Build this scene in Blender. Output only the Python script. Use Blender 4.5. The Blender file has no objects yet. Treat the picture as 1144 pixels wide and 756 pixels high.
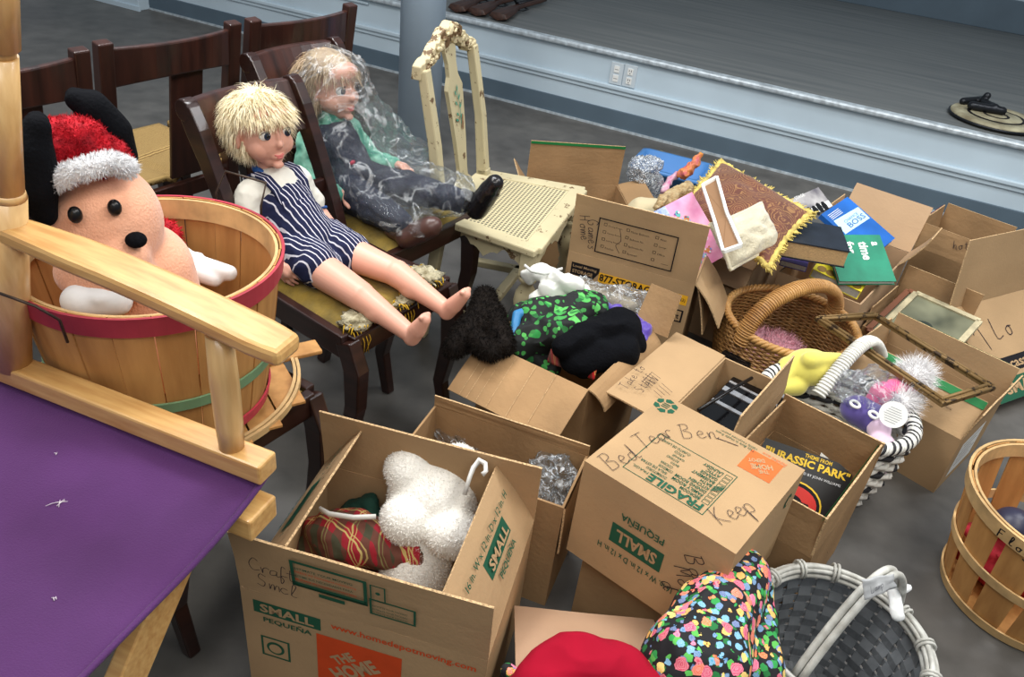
import bpy, bmesh, math, random
from math import radians as R, sin, cos, pi, sqrt, atan2
from mathutils import Vector as V, Matrix as M, noise as NZ, Euler
random.seed(7)
SC = bpy.context.scene
COL = SC.collection
# ---------------------------------------------------------------- camera
F_PX, CAM_H, PITCH, ROLL = 900.0, 1.45, R(33.5), R(7.2)
cam_d = bpy.data.cameras.new('camera'); cam = bpy.data.objects.new('camera', cam_d); COL.objects.link(cam)
cam_d.sensor_width = 36.0; cam_d.lens = F_PX / 1144 * 36.0; cam_d.clip_start = 0.02
FW = V((0, cos(PITCH), -sin(PITCH))); UP = V((0, sin(PITCH), cos(PITCH))); RT = V((1, 0, 0))
IX = RT * cos(ROLL) + UP * sin(ROLL)
IY = RT * sin(ROLL) - UP * cos(ROLL)
EYE = V((0, 0, CAM_H))
cam.matrix_world = M((( IX.x, -IY.x, -FW.x, EYE.x), (IX.y, -IY.y, -FW.y, EYE.y), (IX.z, -IY.z, -FW.z, EYE.z), (0, 0, 0, 1)))
SC.camera = cam
# ---------------------------------------------------------------- view, world, light
SC.view_settings.view_transform = 'Standard'; SC.view_settings.look = 'None'
SC.view_settings.gamma = 1; SC.view_settings.use_curve_mapping = False
SC.view_settings.exposure = 0.0
w = bpy.data.worlds.new('world'); SC.world = w; w.use_nodes = True
w.node_tree.nodes['Background'].inputs[0].default_value = (0.80, 0.90, 1.0, 1); w.node_tree.nodes['Background'].inputs[1].default_value = 0.34
def area(name, loc, sx, sy, power, col=(1, 1, 1), rz=0, tilt=0):
    d = bpy.data.lights.new(name, 'AREA'); d.shape = 'RECTANGLE'; d.size = sx; d.size_y = sy; d.energy = power; d.color = col
    o = bpy.data.objects.new(name, d); COL.objects.link(o); o.location = loc; o.rotation_euler = (tilt, 0, rz); return o
area('ceiling_light_near', (1.3, 0.7, 3.0), 0.6, 1.8, 48, (1.0, 0.95, 0.86), R(-20))
area('ceiling_light_left', (-1.4, 1.2, 3.0), 0.6, 1.8, 46, (1.0, 0.96, 0.9), R(-20))
area('ceiling_light_middle', (-0.6, 2.3, 3.0), 1.8, 0.6, 68, (0.96, 0.98, 1.0), R(-20))
area('ceiling_light_right', (2.3, 2.2, 3.0), 1.8, 0.6, 56, (0.96, 0.98, 1.0), R(-20))
area('fill_light_behind', (0.2, -1.0, 2.9), 2.4, 0.6, 36, (1.0, 0.97, 0.92), 0, R(38))  # added fill from behind the camera, brightens upright faces turned toward it
# ---------------------------------------------------------------- helpers: pixels of the photograph to points of the room
def ray(px, py): return FW * F_PX + IX * (px - 572) + IY * (py - 378)
def at(px, py, z):                       # the point of the room at height z
    d = ray(px, py); return EYE + d * ((z - CAM_H) / d.z)
FD = V((cos(R(-31)), sin(R(-31)), 0)); SD = V((-FD.y, FD.x, 0))   # the way the chair rows face, and along the rows
def fsz(f, s, z): return FD * f + SD * s + V((0, 0, z))
def atplane(px, py, p, n):
    d = ray(px, py); return EYE + d * ((p - EYE).dot(n) / d.dot(n))
def ats(px, py, s): return atplane(px, py, SD * s, SD)
# ---------------------------------------------------------------- materials
def lin(c): return tuple(((v / 255) / 12.92 if v / 255 <= 0.04045 else ((v / 255 + 0.055) / 1.055) ** 2.4) for v in c) + (1,)
def mat(name, col, rough=0.6, var=0.0, scale=8.0, stretch=(1, 1, 1), bump=0.0, bscale=60.0, metal=0.0, spec=0.4, col2=None, sheen=0.0, detail=4.0, coat=0.0):
    m = bpy.data.materials.new(name); m.use_nodes = True; nt = m.node_tree; b = nt.nodes['Principled BSDF']
    b.inputs['Base Color'].default_value = lin(col); b.inputs['Roughness'].default_value = rough; b.inputs['Metallic'].default_value = metal
    b.inputs['Specular IOR Level'].default_value = spec
    if sheen: b.inputs['Sheen Weight'].default_value = sheen
    if coat: b.inputs['Coat Weight'].default_value = coat; b.inputs['Coat Roughness'].default_value = 0.15
    if var or bump:
        tc = nt.nodes.new('ShaderNodeTexCoord'); mp = nt.nodes.new('ShaderNodeMapping'); mp.inputs['Scale'].default_value = stretch
        nt.links.new(tc.outputs['Object'], mp.inputs['Vector'])
    if var:
        n = nt.nodes.new('ShaderNodeTexNoise'); n.inputs['Scale'].default_value = scale; n.inputs['Detail'].default_value = detail
        nt.links.new(mp.outputs[0], n.inputs['Vector'])
        r = nt.nodes.new('ShaderNodeValToRGB'); r.color_ramp.elements[0].position = 0.3; r.color_ramp.elements[1].position = 0.72
        c2 = col2 if col2 else tuple(max(0, v * (1 - var)) for v in col)
        r.color_ramp.elements[0].color = lin(c2); r.color_ramp.elements[1].color = lin(col if col2 else tuple(min(255, v * (1 + var * 0.35)) for v in col))
        nt.links.new(n.outputs[0], r.inputs[0]); nt.links.new(r.outputs[0], b.inputs['Base Color'])
    if bump:
        n2 = nt.nodes.new('ShaderNodeTexNoise'); n2.inputs['Scale'].default_value = bscale; n2.inputs['Detail'].default_value = 3
        nt.links.new(mp.outputs[0], n2.inputs['Vector'])
        bp = nt.nodes.new('ShaderNodeBump'); bp.inputs['Strength'].default_value = bump; bp.inputs['Distance'].default_value = 0.01
        nt.links.new(n2.outputs[0], bp.inputs['Height']); nt.links.new(bp.outputs[0], b.inputs['Normal'])
    return m
def nodes(m): return m.node_tree, m.node_tree.nodes['Principled BSDF']
CARD = mat('cardboard', (178, 147, 110), 0.85, 0.07, 5, bump=0.08, bscale=120, spec=0.15)
CARD_D = mat('cardboard_worn', (164, 131, 94), 0.85, 0.12, 6, bump=0.12, bscale=90, spec=0.15)
CARD_G = mat('cardboard_rosy', (178, 145, 118), 0.85, 0.06, 5, bump=0.08, bscale=120, spec=0.15)
CARD_L = mat('cardboard_pale', (182, 151, 119), 0.85, 0.05, 5, bump=0.08, bscale=120, spec=0.15)
CARD_E = mat('cardboard_edge', (205, 172, 130), 0.9, 0.35, 240, spec=0.1)
GREEN = mat('print_green', (34, 84, 62), 0.7, spec=0.2)
GREEN_B = mat('print_bright_green', (30, 120, 62), 0.6, 0.08, 12, spec=0.3)
ORANGE = mat('print_orange', (221, 104, 52), 0.7, 0.05, 20, spec=0.2)
ORANGE_D = mat('print_red_orange', (206, 74, 32), 0.7, 0.05, 20, spec=0.2)
BLACKINK = mat('ink_black', (26, 24, 28), 0.6, spec=0.2)
PEN = mat('pen_ink', (52, 42, 46), 0.6, spec=0.2)
YELLOWP = mat('print_yellow', (232, 172, 40), 0.65, spec=0.2)
MAGENTA = mat('print_magenta', (168, 44, 84), 0.6)
WHITE = mat('white_paint', (232, 232, 228), 0.5)
BLACK = mat('black_plastic', (14, 14, 16), 0.3)
# ---------------------------------------------------------------- mesh builder
class MB:
    def __init__(s): s.v = []; s.f = []; s.m = []; s.sm = []
    def add(s, vs, fs, mi=0, smooth=False):
        o = len(s.v); s.v += [V(p) for p in vs]
        for f in fs: s.f.append([i + o for i in f]); s.m.append(mi); s.sm.append(smooth)
        return s
    def hexa(s, p, mi=0):                # eight corners: bottom ring, then top ring
        return s.add(p, [(3, 2, 1, 0), (4, 5, 6, 7), (0, 1, 5, 4), (1, 2, 6, 5), (2, 3, 7, 6), (3, 0, 4, 7)], mi)
    def box(s, c, size, rot=None, mi=0):
        c = V(c); h = V(size) / 2; q = []
        for z in (-1, 1):
            for x, y in ((-1, -1), (1, -1), (1, 1), (-1, 1)):
                d = V((x * h.x, y * h.y, z * h.z)); q.append(c + (rot @ d if rot else d))
        return s.hexa(q, mi)
    def bar(s, a, b, w, t, up=V((0, 0, 1)), mi=0, w2=None, t2=None):   # rectangular bar from a to b: w across, t along up
        a = V(a); b = V(b); d = (b - a).normalized(); x = d.cross(up).normalized(); u = x.cross(d).normalized()
        w2 = w2 or w; t2 = t2 or t; q = []
        for p, ww, tt in ((a, w, t), (b, w2, t2)):
            for i, j in ((-1, -1), (1, -1), (1, 1), (-1, 1)): q.append(p + x * (i * ww / 2) + u * (j * tt / 2))
        return s.hexa(q, mi)
    def slab(s, o, u, v, n, mi=0):
        o = V(o); u = V(u); v = V(v); n = V(n)
        return s.hexa([o, o + u, o + u + v, o + v, o + n, o + n + u, o + n + u + v, o + n + v], mi)
    def loft(s, rings, mi=0, close=True, cap=True, smooth=True, loop=False):
        o = len(s.v); n = len(rings[0])
        for r in rings: s.v += [V(p) for p in r]
        nr = len(rings)
        for i in range(nr if loop else nr - 1):
            i2 = (i + 1) % nr
            for j in range(n if close else n - 1):
                j2 = (j + 1) % n
                s.f.append([o + i * n + j, o + i * n + j2, o + i2 * n + j2, o + i2 * n + j]); s.m.append(mi); s.sm.append(smooth)
        if cap and close and not loop:
            s.f.append([o + j for j in range(n)][::-1]); s.m.append(mi); s.sm.append(False)
            s.f.append([o + (nr - 1) * n + j for j in range(n)]); s.m.append(mi); s.sm.append(False)
        return s
    def tube(s, pts, r, seg=8, loop=False, flat=None, up=V((0, 0, 1)), mi=0, cap=True):
        pts = [V(p) for p in pts]; n = len(pts); rings = []; prev = None
        for i, p in enumerate(pts):
            a = pts[(i - 1) % n] if loop or i else pts[i]; b = pts[(i + 1) % n] if loop or i < n - 1 else pts[i]
            d = (b - a).normalized() if (b - a).length > 1e-9 else V((0, 0, 1))
            if prev is None:
                x = d.cross(up); x = x if x.length > 1e-4 else d.cross(V((1, 0, 0))); x.normalize()
            elif flat: x = d.cross(up); x = (x if x.length > 1e-4 else prev).normalized()
            else: x = (prev - d * prev.dot(d)).normalized()
            prev = x; u = x.cross(d).normalized()
            rr = r[i] if isinstance(r, (list, tuple)) else r
            fx, fu = flat if flat else (1, 1)
            rings.append([p + x * (cos(2 * pi * k / seg) * rr * fx) + u * (sin(2 * pi * k / seg) * rr * fu) for k in range(seg)])
        return s.loft(rings, mi, cap=cap, loop=loop)
    def lathe(s, prof, seg=40, c=(0, 0, 0), mi=0, sx=1, sy=1, rot=None, cap=False):
        c = V(c); rings = []
        for r, z in prof:
            ring = []
            for k in range(seg):
                d = V((r * sx * cos(2 * pi * k / seg), r * sy * sin(2 * pi * k / seg), z)); ring.append(c + (rot @ d if rot else d))
            rings.append(ring)
        return s.loft(rings, mi, cap=cap)
    def ell(s, c, r, rot=None, seg=16, rings=10, mi=0, amp=0.0, fr=6.0, seed=0.0):
        c = V(c); rs = []
        for i in range(rings + 1):
            a = -pi / 2 + pi * i / rings; ring = []
            for k in range(seg):
                b = 2 * pi * k / seg; d = V((cos(a) * cos(b), cos(a) * sin(b), sin(a)))
                q = 1 + (amp * NZ.fractal(d * fr * 0.5 + V((seed, seed * 1.7, 0)), 1.0, 2.0, 3) if amp else 0)
                d = V((d.x * r[0] * q, d.y * r[1] * q, d.z * r[2] * q)); ring.append(c + (rot @ d if rot else d))
            rs.append(ring)
        return s.loft(rs, mi, cap=False)
    def sheet(s, P, nu, nv, thick=0.0, mi=0, smooth=True):      # P(u,v) -> point
        o = len(s.v)
        for i in range(nu + 1):
            for j in range(nv + 1): s.v.append(V(P(i / nu, j / nv)))
        for i in range(nu):
            for j in range(nv):
                a = o + i * (nv + 1) + j; s.f.append([a, a + nv + 1, a + nv + 2, a + 1]); s.m.append(mi); s.sm.append(smooth)
        return s
    def build(s, name, mats, parent=None, bevel=0, subsurf=0, solid=0, local=False):
        me = bpy.data.meshes.new(name)
        vs = s.v
        if parent is not None and not local:
            inv = WM[parent.name].inverted(); vs = [inv @ p for p in vs]
        me.from_pydata([tuple(p) for p in vs], [], s.f)
        if not isinstance(mats, (list, tuple)): mats = [mats]
        for m_ in mats: me.materials.append(m_)
        me.polygons.foreach_set('material_index', s.m); me.polygons.foreach_set('use_smooth', s.sm); me.update()
        o = bpy.data.objects.new(name, me); COL.objects.link(o)
        if parent is not None: o.parent = parent; WM[o.name] = WM[parent.name]
        else: WM[o.name] = M.Identity(4)
        if solid: md = o.modifiers.new('solid', 'SOLIDIFY'); md.thickness = solid; md.offset = 0
        if bevel: md = o.modifiers.new('bevel', 'BEVEL'); md.width = bevel; md.segments = 2; md.limit_method = 'ANGLE'; md.angle_limit = R(40)
        if subsurf: md = o.modifiers.new('sub', 'SUBSURF'); md.levels = subsurf; md.render_levels = subsurf
        return o
WM = {}
def tag(o, label=None, cat=None, group=None, kind=None):
    if label: o['label'] = label
    if cat: o['category'] = cat
    if group: o['group'] = group
    if kind: o['kind'] = kind
    return o
def thing(name, label, cat, loc=(0, 0, 0), rz=0.0, group=None, rot=None):
    o = bpy.data.objects.new(name, None); COL.objects.link(o); o.empty_display_size = 0.05
    e = rot if rot is not None else Euler((0, 0, rz)); o.location = loc; o.rotation_euler = e
    WM[o.name] = M.Translation(V(loc)) @ e.to_matrix().to_4x4()
    return tag(o, label, cat, group)
def dup(root, loc, rz, label, group=None):
    r = root.copy(); COL.objects.link(r); r.location = loc; r.rotation_euler = (0, 0, rz); r['label'] = label
    if group: r['group'] = group
    WM[r.name] = M.Translation(V(loc)) @ M.Rotation(rz, 4, 'Z')
    for ch in list(root.children):
        c = ch.copy(); COL.objects.link(c); c.parent = r; WM[c.name] = WM[r.name]
        for g in list(ch.children):
            d = g.copy(); COL.objects.link(d); d.parent = c; WM[d.name] = WM[r.name]
    return r
def single(mb, name, mats, label, cat, group=None, **k):
    c = V((sum(p.x for p in mb.v) / len(mb.v), sum(p.y for p in mb.v) / len(mb.v), min(p.z for p in mb.v)))
    mb.v = [p - c for p in mb.v]; o = mb.build(name, mats, None, **k); o.location = c; WM[o.name] = M.Translation(c)
    return tag(o, label, cat, group)
def struct(mb, name, m, **k): return tag(mb.build(name, m, None, **k), kind='structure')
# ---------------------------------------------------------------- print on a face
_tx = {}
def text_mesh(body, bold):
    if (body, bold) not in _tx:
        cu = bpy.data.curves.new('t', 'FONT'); cu.body = body; cu.size = 1.0; cu.offset = bold; cu.resolution_u = 2
        ob = bpy.data.objects.new('t', cu); COL.objects.link(ob)
        me = bpy.data.meshes.new_from_object(ob.evaluated_get(bpy.context.evaluated_depsgraph_get()))
        vs = [(p.co.x, p.co.y) for p in me.vertices]; fs = [list(p.vertices) for p in me.polygons]
        bpy.data.objects.remove(ob); bpy.data.curves.remove(cu); bpy.data.meshes.remove(me)
        x0 = min(p[0] for p in vs); x1 = max(p[0] for p in vs); y0 = min(p[1] for p in vs); y1 = max(p[1] for p in vs)
        _tx[(body, bold)] = ([(x - x0, y - y0) for x, y in vs], fs, x1 - x0, y1 - y0)
    return _tx[(body, bold)]
class Face:
    """a flat face in space: o + u*x + v*y, printing lies just off it along u x v; fn may bend it"""
    def __init__(s, mb, o, u, v, w=0, h=0, lift=0.0007):
        s.mb = mb; s.o = V(o); s.u = V(u).normalized(); s.v = V(v).normalized(); s.n = s.u.cross(s.v).normalized(); s.w = w; s.h = h; s.lift = lift
    def p(s, x, y, k=1): return s.o + s.u * x + s.v * y + s.n * (s.lift * k)
    def poly(s, pts, mi, k=1): s.mb.add([s.p(x, y, k) for x, y in pts], [tuple(range(len(pts)))], mi)
    def rect(s, x, y, w, h, mi, k=1): s.poly([(x, y), (x + w, y), (x + w, y + h), (x, y + h)], mi, k)
    def frame(s, x, y, w, h, t, mi, k=1):
        s.rect(x, y, w, t, mi, k); s.rect(x, y + h - t, w, t, mi, k); s.rect(x, y + t, t, h - 2 * t, mi, k); s.rect(x + w - t, y + t, t, h - 2 * t, mi, k)
    def disc(s, x, y, r, mi, k=1, ry=None, n=24): s.poly([(x + r * cos(2 * pi * i / n), y + (ry or r) * sin(2 * pi * i / n)) for i in range(n)], mi, k)
    def text(s, body, x, y, h, mi, w=None, rot=0, bold=0.0, k=2, shear=0.0, align='l'):
        vs, fs, tw, th = text_mesh(body, bold); sy = h / th; sx = (w / tw) if w else sy
        ox = {'l': 0, 'c': -tw * sx / 2, 'r': -tw * sx}[align]; c, q = cos(rot), sin(rot); pts = []
        for a, b in vs:
            X = a * sx + ox + b * sy * shear; Y = b * sy; pts.append(s.p(x + X * c - Y * q, y + X * q + Y * c, k))
        s.mb.add(pts, fs, mi)
    def line(s, pts, w, mi, k=2, smooth=True):
        P = [V((a, b)) for a, b in pts]
        if smooth and len(P) > 2:
            Q = []
            for i in range(len(P) - 1):
                p0 = P[max(0, i - 1)]; p1 = P[i]; p2 = P[i + 1]; p3 = P[min(len(P) - 1, i + 2)]
                for t in (0, .25, .5, .75):
                    Q.append(0.5 * ((2 * p1) + (p2 - p0) * t + (2 * p0 - 5 * p1 + 4 * p2 - p3) * t * t + (3 * p1 - p0 - 3 * p2 + p3) * t ** 3))
            P = Q + [P[-1]]
        L = []; Rr = []
        for i, p in enumerate(P):
            d = (P[min(i + 1, len(P) - 1)] - P[max(i - 1, 0)]); d = d.normalized() if d.length > 1e-9 else V((1, 0)); n = V((-d.y, d.x)) * (w / 2)
            L.append(s.p(p.x + n.x, p.y + n.y, k)); Rr.append(s.p(p.x - n.x, p.y - n.y, k))
        for i in range(len(P) - 1): s.mb.add([L[i], Rr[i], Rr[i + 1], L[i + 1]], [(3, 2, 1, 0)], mi)
SCRIPT = {   # pen strokes of single letters on a 1 x 1 cell
 'B': [[(.1, 0), (.2, 1)], [(.05, .95), (.55, 1), (.6, .7), (.25, .55), (.65, .4), (.6, .05), (.1, 0)]], 'e': [[(.1, .25), (.5, .35), (.35, .55), (.12, .3), (.3, .02), (.65, .15)]],
 'd': [[(.5, .45), (.2, .4), (.15, .05), (.45, .1), (.6, 1), (.55, .1), (.8, .05)]], 'T': [[(.05, .95), (.8, 1)], [(.45, .97), (.3, 0)]], 'a': [[(.55, .45), (.2, .4), (.15, .05), (.5, .15), (.58, .45), (.55, .05), (.8, .15)]],
 'r': [[(.1, .45), (.2, 0), (.25, .35), (.45, .5), (.65, .4)]], 'n': [[(.1, .45), (.15, 0), (.2, .35), (.45, .45), (.5, 0), (.7, .1)]], 'K': [[(.15, 1), (.1, 0)], [(.6, .95), (.15, .45), (.7, 0)]],
 'p': [[(.1, .45), (.15, -.5), (.2, .4), (.55, .45), (.55, .05), (.2, .05)]], 'o': [[(.4, .45), (.12, .3), (.2, .02), (.5, .05), (.55, .35), (.35, .45), (.7, .42)]], 's': [[(.55, .45), (.2, .42), (.5, .2), (.4, 0), (.1, .05)]],
 'f': [[(.6, .9), (.4, 1), (.3, .5), (.25, -.4), (.45, -.1), (.3, .2), (.7, .25)]], 't': [[(.35, .9), (.3, .1), (.6, .05)], [(.1, .6), (.65, .62)]], 'l': [[(.2, .1), (.5, .9), (.3, 1), (.25, .1), (.6, .05)]], 'k': [[(.2, 1), (.15, 0)], [(.55, .5), (.2, .25), (.6, 0)]],
 'C': [[(.7, .85), (.4, 1), (.1, .5), (.3, .05), (.75, .15)]], 'S': [[(.65, .9), (.3, 1), (.2, .65), (.6, .4), (.5, .02), (.1, .1)]], 'M': [[(.05, 0), (.15, 1), (.4, .35), (.65, 1), (.8, 0)]], 'm': [[(.05, .45), (.1, 0), (.2, .4), (.35, .4), (.38, 0), (.48, .4), (.65, .4), (.7, 0)]],
 'i': [[(.3, .45), (.3, 0), (.5, .05)], [(.32, .7), (.34, .74)]], 'c': [[(.6, .4), (.3, .45), (.15, .2), (.35, 0), (.65, .1)]], 'h': [[(.2, 1), (.15, 0), (.25, .4), (.5, .42), (.52, 0), (.7, .05)]], 'g': [[(.55, .45), (.2, .4), (.2, .08), (.5, .12), (.55, .45), (.5, -.4), (.2, -.4), (.75, .1)]],
 'F': [[(.15, 1), (.1, 0)], [(.12, .97), (.7, 1)], [(.12, .5), (.55, .55)]], 'L': [[(.15, 1), (.1, 0), (.7, .05)]], 'y': [[(.1, .45), (.2, .1), (.5, .15), (.55, .45), (.4, -.45), (.15, -.4)]], 'u': [[(.1, .45), (.15, .05), (.45, .05), (.5, .45), (.5, .05), (.75, .1)]], '/': [[(.1, -.1), (.5, 1)]], 'H': [[(.1, 1), (.1, 0)], [(.6, 1), (.6, 0)], [(.1, .5), (.6, .5)]], 'G': [[(.7, .85), (.35, 1), (.1, .5), (.35, 0), (.7, .1), (.7, .45), (.45, .45)]], 'w': [[(.05, .45), (.2, 0), (.35, .4), (.5, 0), (.65, .45)]]}
def script(face, word, x, y, h, mi, w=0.0022, rot=0.0, sp=0.62, k=3):
    c, s_ = cos(rot), sin(rot); cx = 0
    for ch in word:
        for st in SCRIPT.get(ch, []):
            pts = []
            for a, b in st:
                X = (cx + a * 0.8) * h; Y = b * h; pts.append((x + X * c - Y * s_, y + X * s_ + Y * c))
            face.line(pts, w, mi, k)
        cx += sp * (1.35 if ch.isupper() else 1.0) if ch != ' ' else sp
# ---------------------------------------------------------------- cardboard boxes
class Carton:
    """open box in its own frame: x right, y back, floor of the box at z = 0; flaps hinge on the rims (0 closed, 90 up, 180 out flat, 270 hanging)"""
    def __init__(s, label, corner, yaw, w, d, h, z=0.0, flaps={}, m=CARD, inner=None, group=None, t=0.005, lid=False, tilt=(0, 0), name='cardboard_box', cat='box', m_flap=None):
        yaw = R(yaw); u = V((cos(yaw), sin(yaw), 0)); v = V((-sin(yaw), cos(yaw), 0))
        c = V((corner[0], corner[1], 0)) + u * (w / 2) + v * (d / 2); c.z = z
        s.root = thing(name, label, cat, c, 0, group, rot=(M.Rotation(yaw, 3, 'Z') @ M.Rotation(tilt[0], 3, 'X') @ M.Rotation(tilt[1], 3, 'Y')).to_euler())
        s.w, s.d, s.h, s.t = w, d, h, t; s.mats = [m, CARD_E, GREEN, ORANGE, BLACKINK, PEN, YELLOWP, GREEN_B, ORANGE_D, WHITE, m_flap or m, MAGENTA]
        b = s.body = MB(); x, y = w / 2, d / 2
        b.slab((-x, -y, 0), (w, 0, 0), (0, d, 0), (0, 0, t))
        b.slab((-x, -y, t), (w, 0, 0), (0, t, 0), (0, 0, h - t)); b.slab((-x, y - t, t), (w, 0, 0), (0, t, 0), (0, 0, h - t))
        b.slab((-x, -y + t, t), (t, 0, 0), (0, d - 2 * t, 0), (0, 0, h - t)); b.slab((x - t, -y + t, t), (t, 0, 0), (0, d - 2 * t, 0), (0, 0, h - t))
        if lid: b.slab((-x, -y, h), (w, 0, 0), (0, d, 0), (0, 0, 0.004))
        s.front = Face(b, (-x, -y, 0), (1, 0, 0), (0, 0, 1), w, h); s.right = Face(b, (x, -y, 0), (0, 1, 0), (0, 0, 1), d, h)
        s.left = Face(b, (-x, y, 0), (0, -1, 0), (0, 0, 1), d, h); s.back = Face(b, (x, y, 0), (-1, 0, 0), (0, 0, 1), w, h)
        s.top = Face(b, (-x, -y, h + 0.004), (1, 0, 0), (0, 1, 0), w, d)
        s.inback = Face(b, (-x, y - t, 0), (1, 0, 0), (0, 0, 1), w, h); s.inleft = Face(b, (-x + t, -y, 0), (0, 1, 0), (0, 0, 1), d, h)
        s.fl = {}
        for key, spec in flaps.items(): s.flap(key, *spec)
    def flap(s, key, L, ang, curl=0.0, taper=0.0, twist=0.0, cut=(0.0, 1.0), edge=None):
        x, y, h, t = s.w / 2, s.d / 2, s.h, s.t
        o, e, n = {'front': (V((-x, -y, h)), V((s.w, 0, 0)), V((0, -1, 0))), 'back': (V((x, y, h)), V((-s.w, 0, 0)), V((0, 1, 0))),
                   'right': (V((x, -y, h)), V((0, s.d, 0)), V((1, 0, 0))), 'left': (V((-x, y, h)), V((0, -s.d, 0)), V((-1, 0, 0)))}[key[:5].rstrip('2')]
        o = o + e * cut[0]; e = e * (cut[1] - cut[0])
        mb = MB(); N = 6; W = e.length; U = e.normalized(); st = 0.0; o2 = V(o)
        prev = None; rows = []
        for i in range(N + 1):
            q = i / N; rows.append((V(o2), R(ang + curl * (q - 0.0))))
            a = R(ang + curl * (i + 0.5) / N); o2 = o2 + (-n * cos(a) + V((0, 0, 1)) * sin(a)) * (L / N)
        vs = []; NU = 6
        for (p, a) in rows:
            k = rows.index((p, a)) / N
            d_ = -n * cos(a) + V((0, 0, 1)) * sin(a); nn = U.cross(d_)
            for face in (0, 1):
                for j in range(NU + 1):
                    g = j / NU; xx = W * g; xx = xx * (1 - 2 * taper * k) + taper * k * W
                    vs.append(p + U * xx + nn * (-t * 0.8 * face + twist * k * (g - 0.5) + 0.0016 * NZ.noise(V((g * 3, k * 3, L * 90 + ang)))))
        S = 2 * (NU + 1); fs = []; ms = []
        for i in range(N):
            for j in range(NU):
                a = i * S + j; b = (i + 1) * S + j
                mb_f = (a, a + 1, b + 1, b); fs.append(mb_f); ms.append(10)
                a += NU + 1; b += NU + 1; fs.append((a, b, b + 1, a + 1)); ms.append(10)
            for j, rev in ((0, 0), (NU, 1)):
                a = i * S + j; b = (i + 1) * S + j; q = (a, b, b + NU + 1, a + NU + 1); fs.append(q[::-1] if rev else q); ms.append(1)
        i = N * S
        for j in range(NU): fs.append((i + j, i + j + 1, i + j + NU + 2, i + j + NU + 1)); ms.append(1)
        base = len(mb.v); mb.v += vs
        for f, m_ in zip(fs, ms): mb.f.append([k + base for k in f]); mb.m.append(m_); mb.sm.append(False)
        a = R(ang + curl * 0.5); d_ = -n * cos(a) + V((0, 0, 1)) * sin(a)
        out = Face(mb, o, U, d_, W, L); inn = Face(mb, o + e - out.n * (t * 0.8), -U, d_, W, L); out.lift = inn.lift = 0.0022 if not curl else 0.004
        s.fl[key] = (mb, out, inn)
    def done(s):
        s.body.build('body', s.mats, s.root, local=True)
        for k in s.fl: s.fl[k][0].build('flap', s.mats, s.root, local=True)
        return s.root
# ---------------------------------------------------------------- the room
def floor_mat(name, c1, c2, rough):
    m = mat(name, c1, rough, 0.3, 1.1, col2=c2, detail=8, bump=0.05, bscale=14, spec=0.35); nt, b = nodes(m)
    tc = nt.nodes.new('ShaderNodeTexCoord'); n = nt.nodes.new('ShaderNodeTexNoise'); n.inputs['Scale'].default_value = 9; n.inputs['Detail'].default_value = 8
    nt.links.new(tc.outputs['Object'], n.inputs['Vector'])
    mx = nt.nodes.new('ShaderNodeMixRGB'); mx.blend_type = 'OVERLAY'; mx.inputs[0].default_value = 0.65
    src = b.inputs['Base Color'].links[0].from_socket; nt.links.new(src, mx.inputs[1]); nt.links.new(n.outputs[0], mx.inputs[2]); nt.links.new(mx.outputs[0], b.inputs['Base Color'])
    return m
FLOOR = floor_mat('dark_concrete', (102, 99, 94), (76, 74, 72), 0.42)
WALLB = mat('pale_blue_paint', (192, 208, 218), 0.5, 0.04, 3, spec=0.3, bump=0.02)
WALLR = mat('rear_wall_paint', (172, 186, 196), 0.6, 0.04, 2, spec=0.3)
BASEB = mat('slate_baseboard', (88, 104, 116), 0.55, 0.06, 4, spec=0.3)
NOSE = mat('aluminium_nosing', (200, 210, 216), 0.35, 0.2, 30, metal=0.25)
STAGEF = mat('stage_floor_boards', (118, 120, 118), 0.5, 0.25, 2.2, stretch=(0.5, 9, 1), col2=(92, 96, 97), detail=6)
sa = at(509, 98, 0); sb = at(1000, 225, 0); ST = (sb - sa); ST.z = 0; ST.normalize(); SN = V((-ST.y, ST.x, 0)); S0 = sa - ST * 0.0
SROT = M((ST, SN, V((0, 0, 1)))).transposed()
HS = 0.405
def sbox(t0, t1, n0, n1, z0, z1):
    mb = MB(); c = S0 + ST * ((t0 + t1) / 2) + SN * ((n0 + n1) / 2) + V((0, 0, (z0 + z1) / 2)); mb.v = []
    return mb.box((0, 0, 0), (t1 - t0, n1 - n0, z1 - z0)), c
def sstruct(name, m, *a, bevel=0):
    mb, c = sbox(*a); o = struct(mb, name, m, bevel=bevel); o.location = c; o.rotation_euler = SROT.to_euler(); return o
mb = MB(); mb.box((0.5, 2.5, -0.05), (14, 12, 0.1)); struct(mb, 'floor', FLOOR)
LFT = -2.42
sstruct('wall_stage', WALLB, LFT, 7, 0.0, 0.06, 0, HS - 0.02)
sstruct('floor_stage', STAGEF, LFT, 7, 0.03, 3.2, HS - 0.06, HS)
sstruct('trim_1', NOSE, LFT, 7, -0.028, 0.03, HS - 0.022, HS + 0.006, bevel=0.009)
sstruct('trim_2', WALLB, LFT, 7, -0.02, 0.0, 0.212, 0.236, bevel=0.006)
sstruct('trim_3', WALLB, LFT, 7, -0.010, 0.0, 0.190, 0.212, bevel=0.003)
sstruct('baseboard_stage', BASEB, LFT, 7, -0.012, 0.0, 0, 0.105, bevel=0.003)
sstruct('trim_4', NOSE, LFT, 7, -0.020, -0.012, 0, 0.012)
for k, (t0, t1) in enumerate(((-1.98, -0.62),)):          # raised panel frame seen above the chairs
    sstruct('trim_5', WALLB, t0, t1, -0.012, 0.0, 0.355, 0.368, bevel=0.003)
sstruct('wall_back', WALLR, LFT, 7, 3.1, 3.2, HS + 0.22, 2.9)
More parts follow.
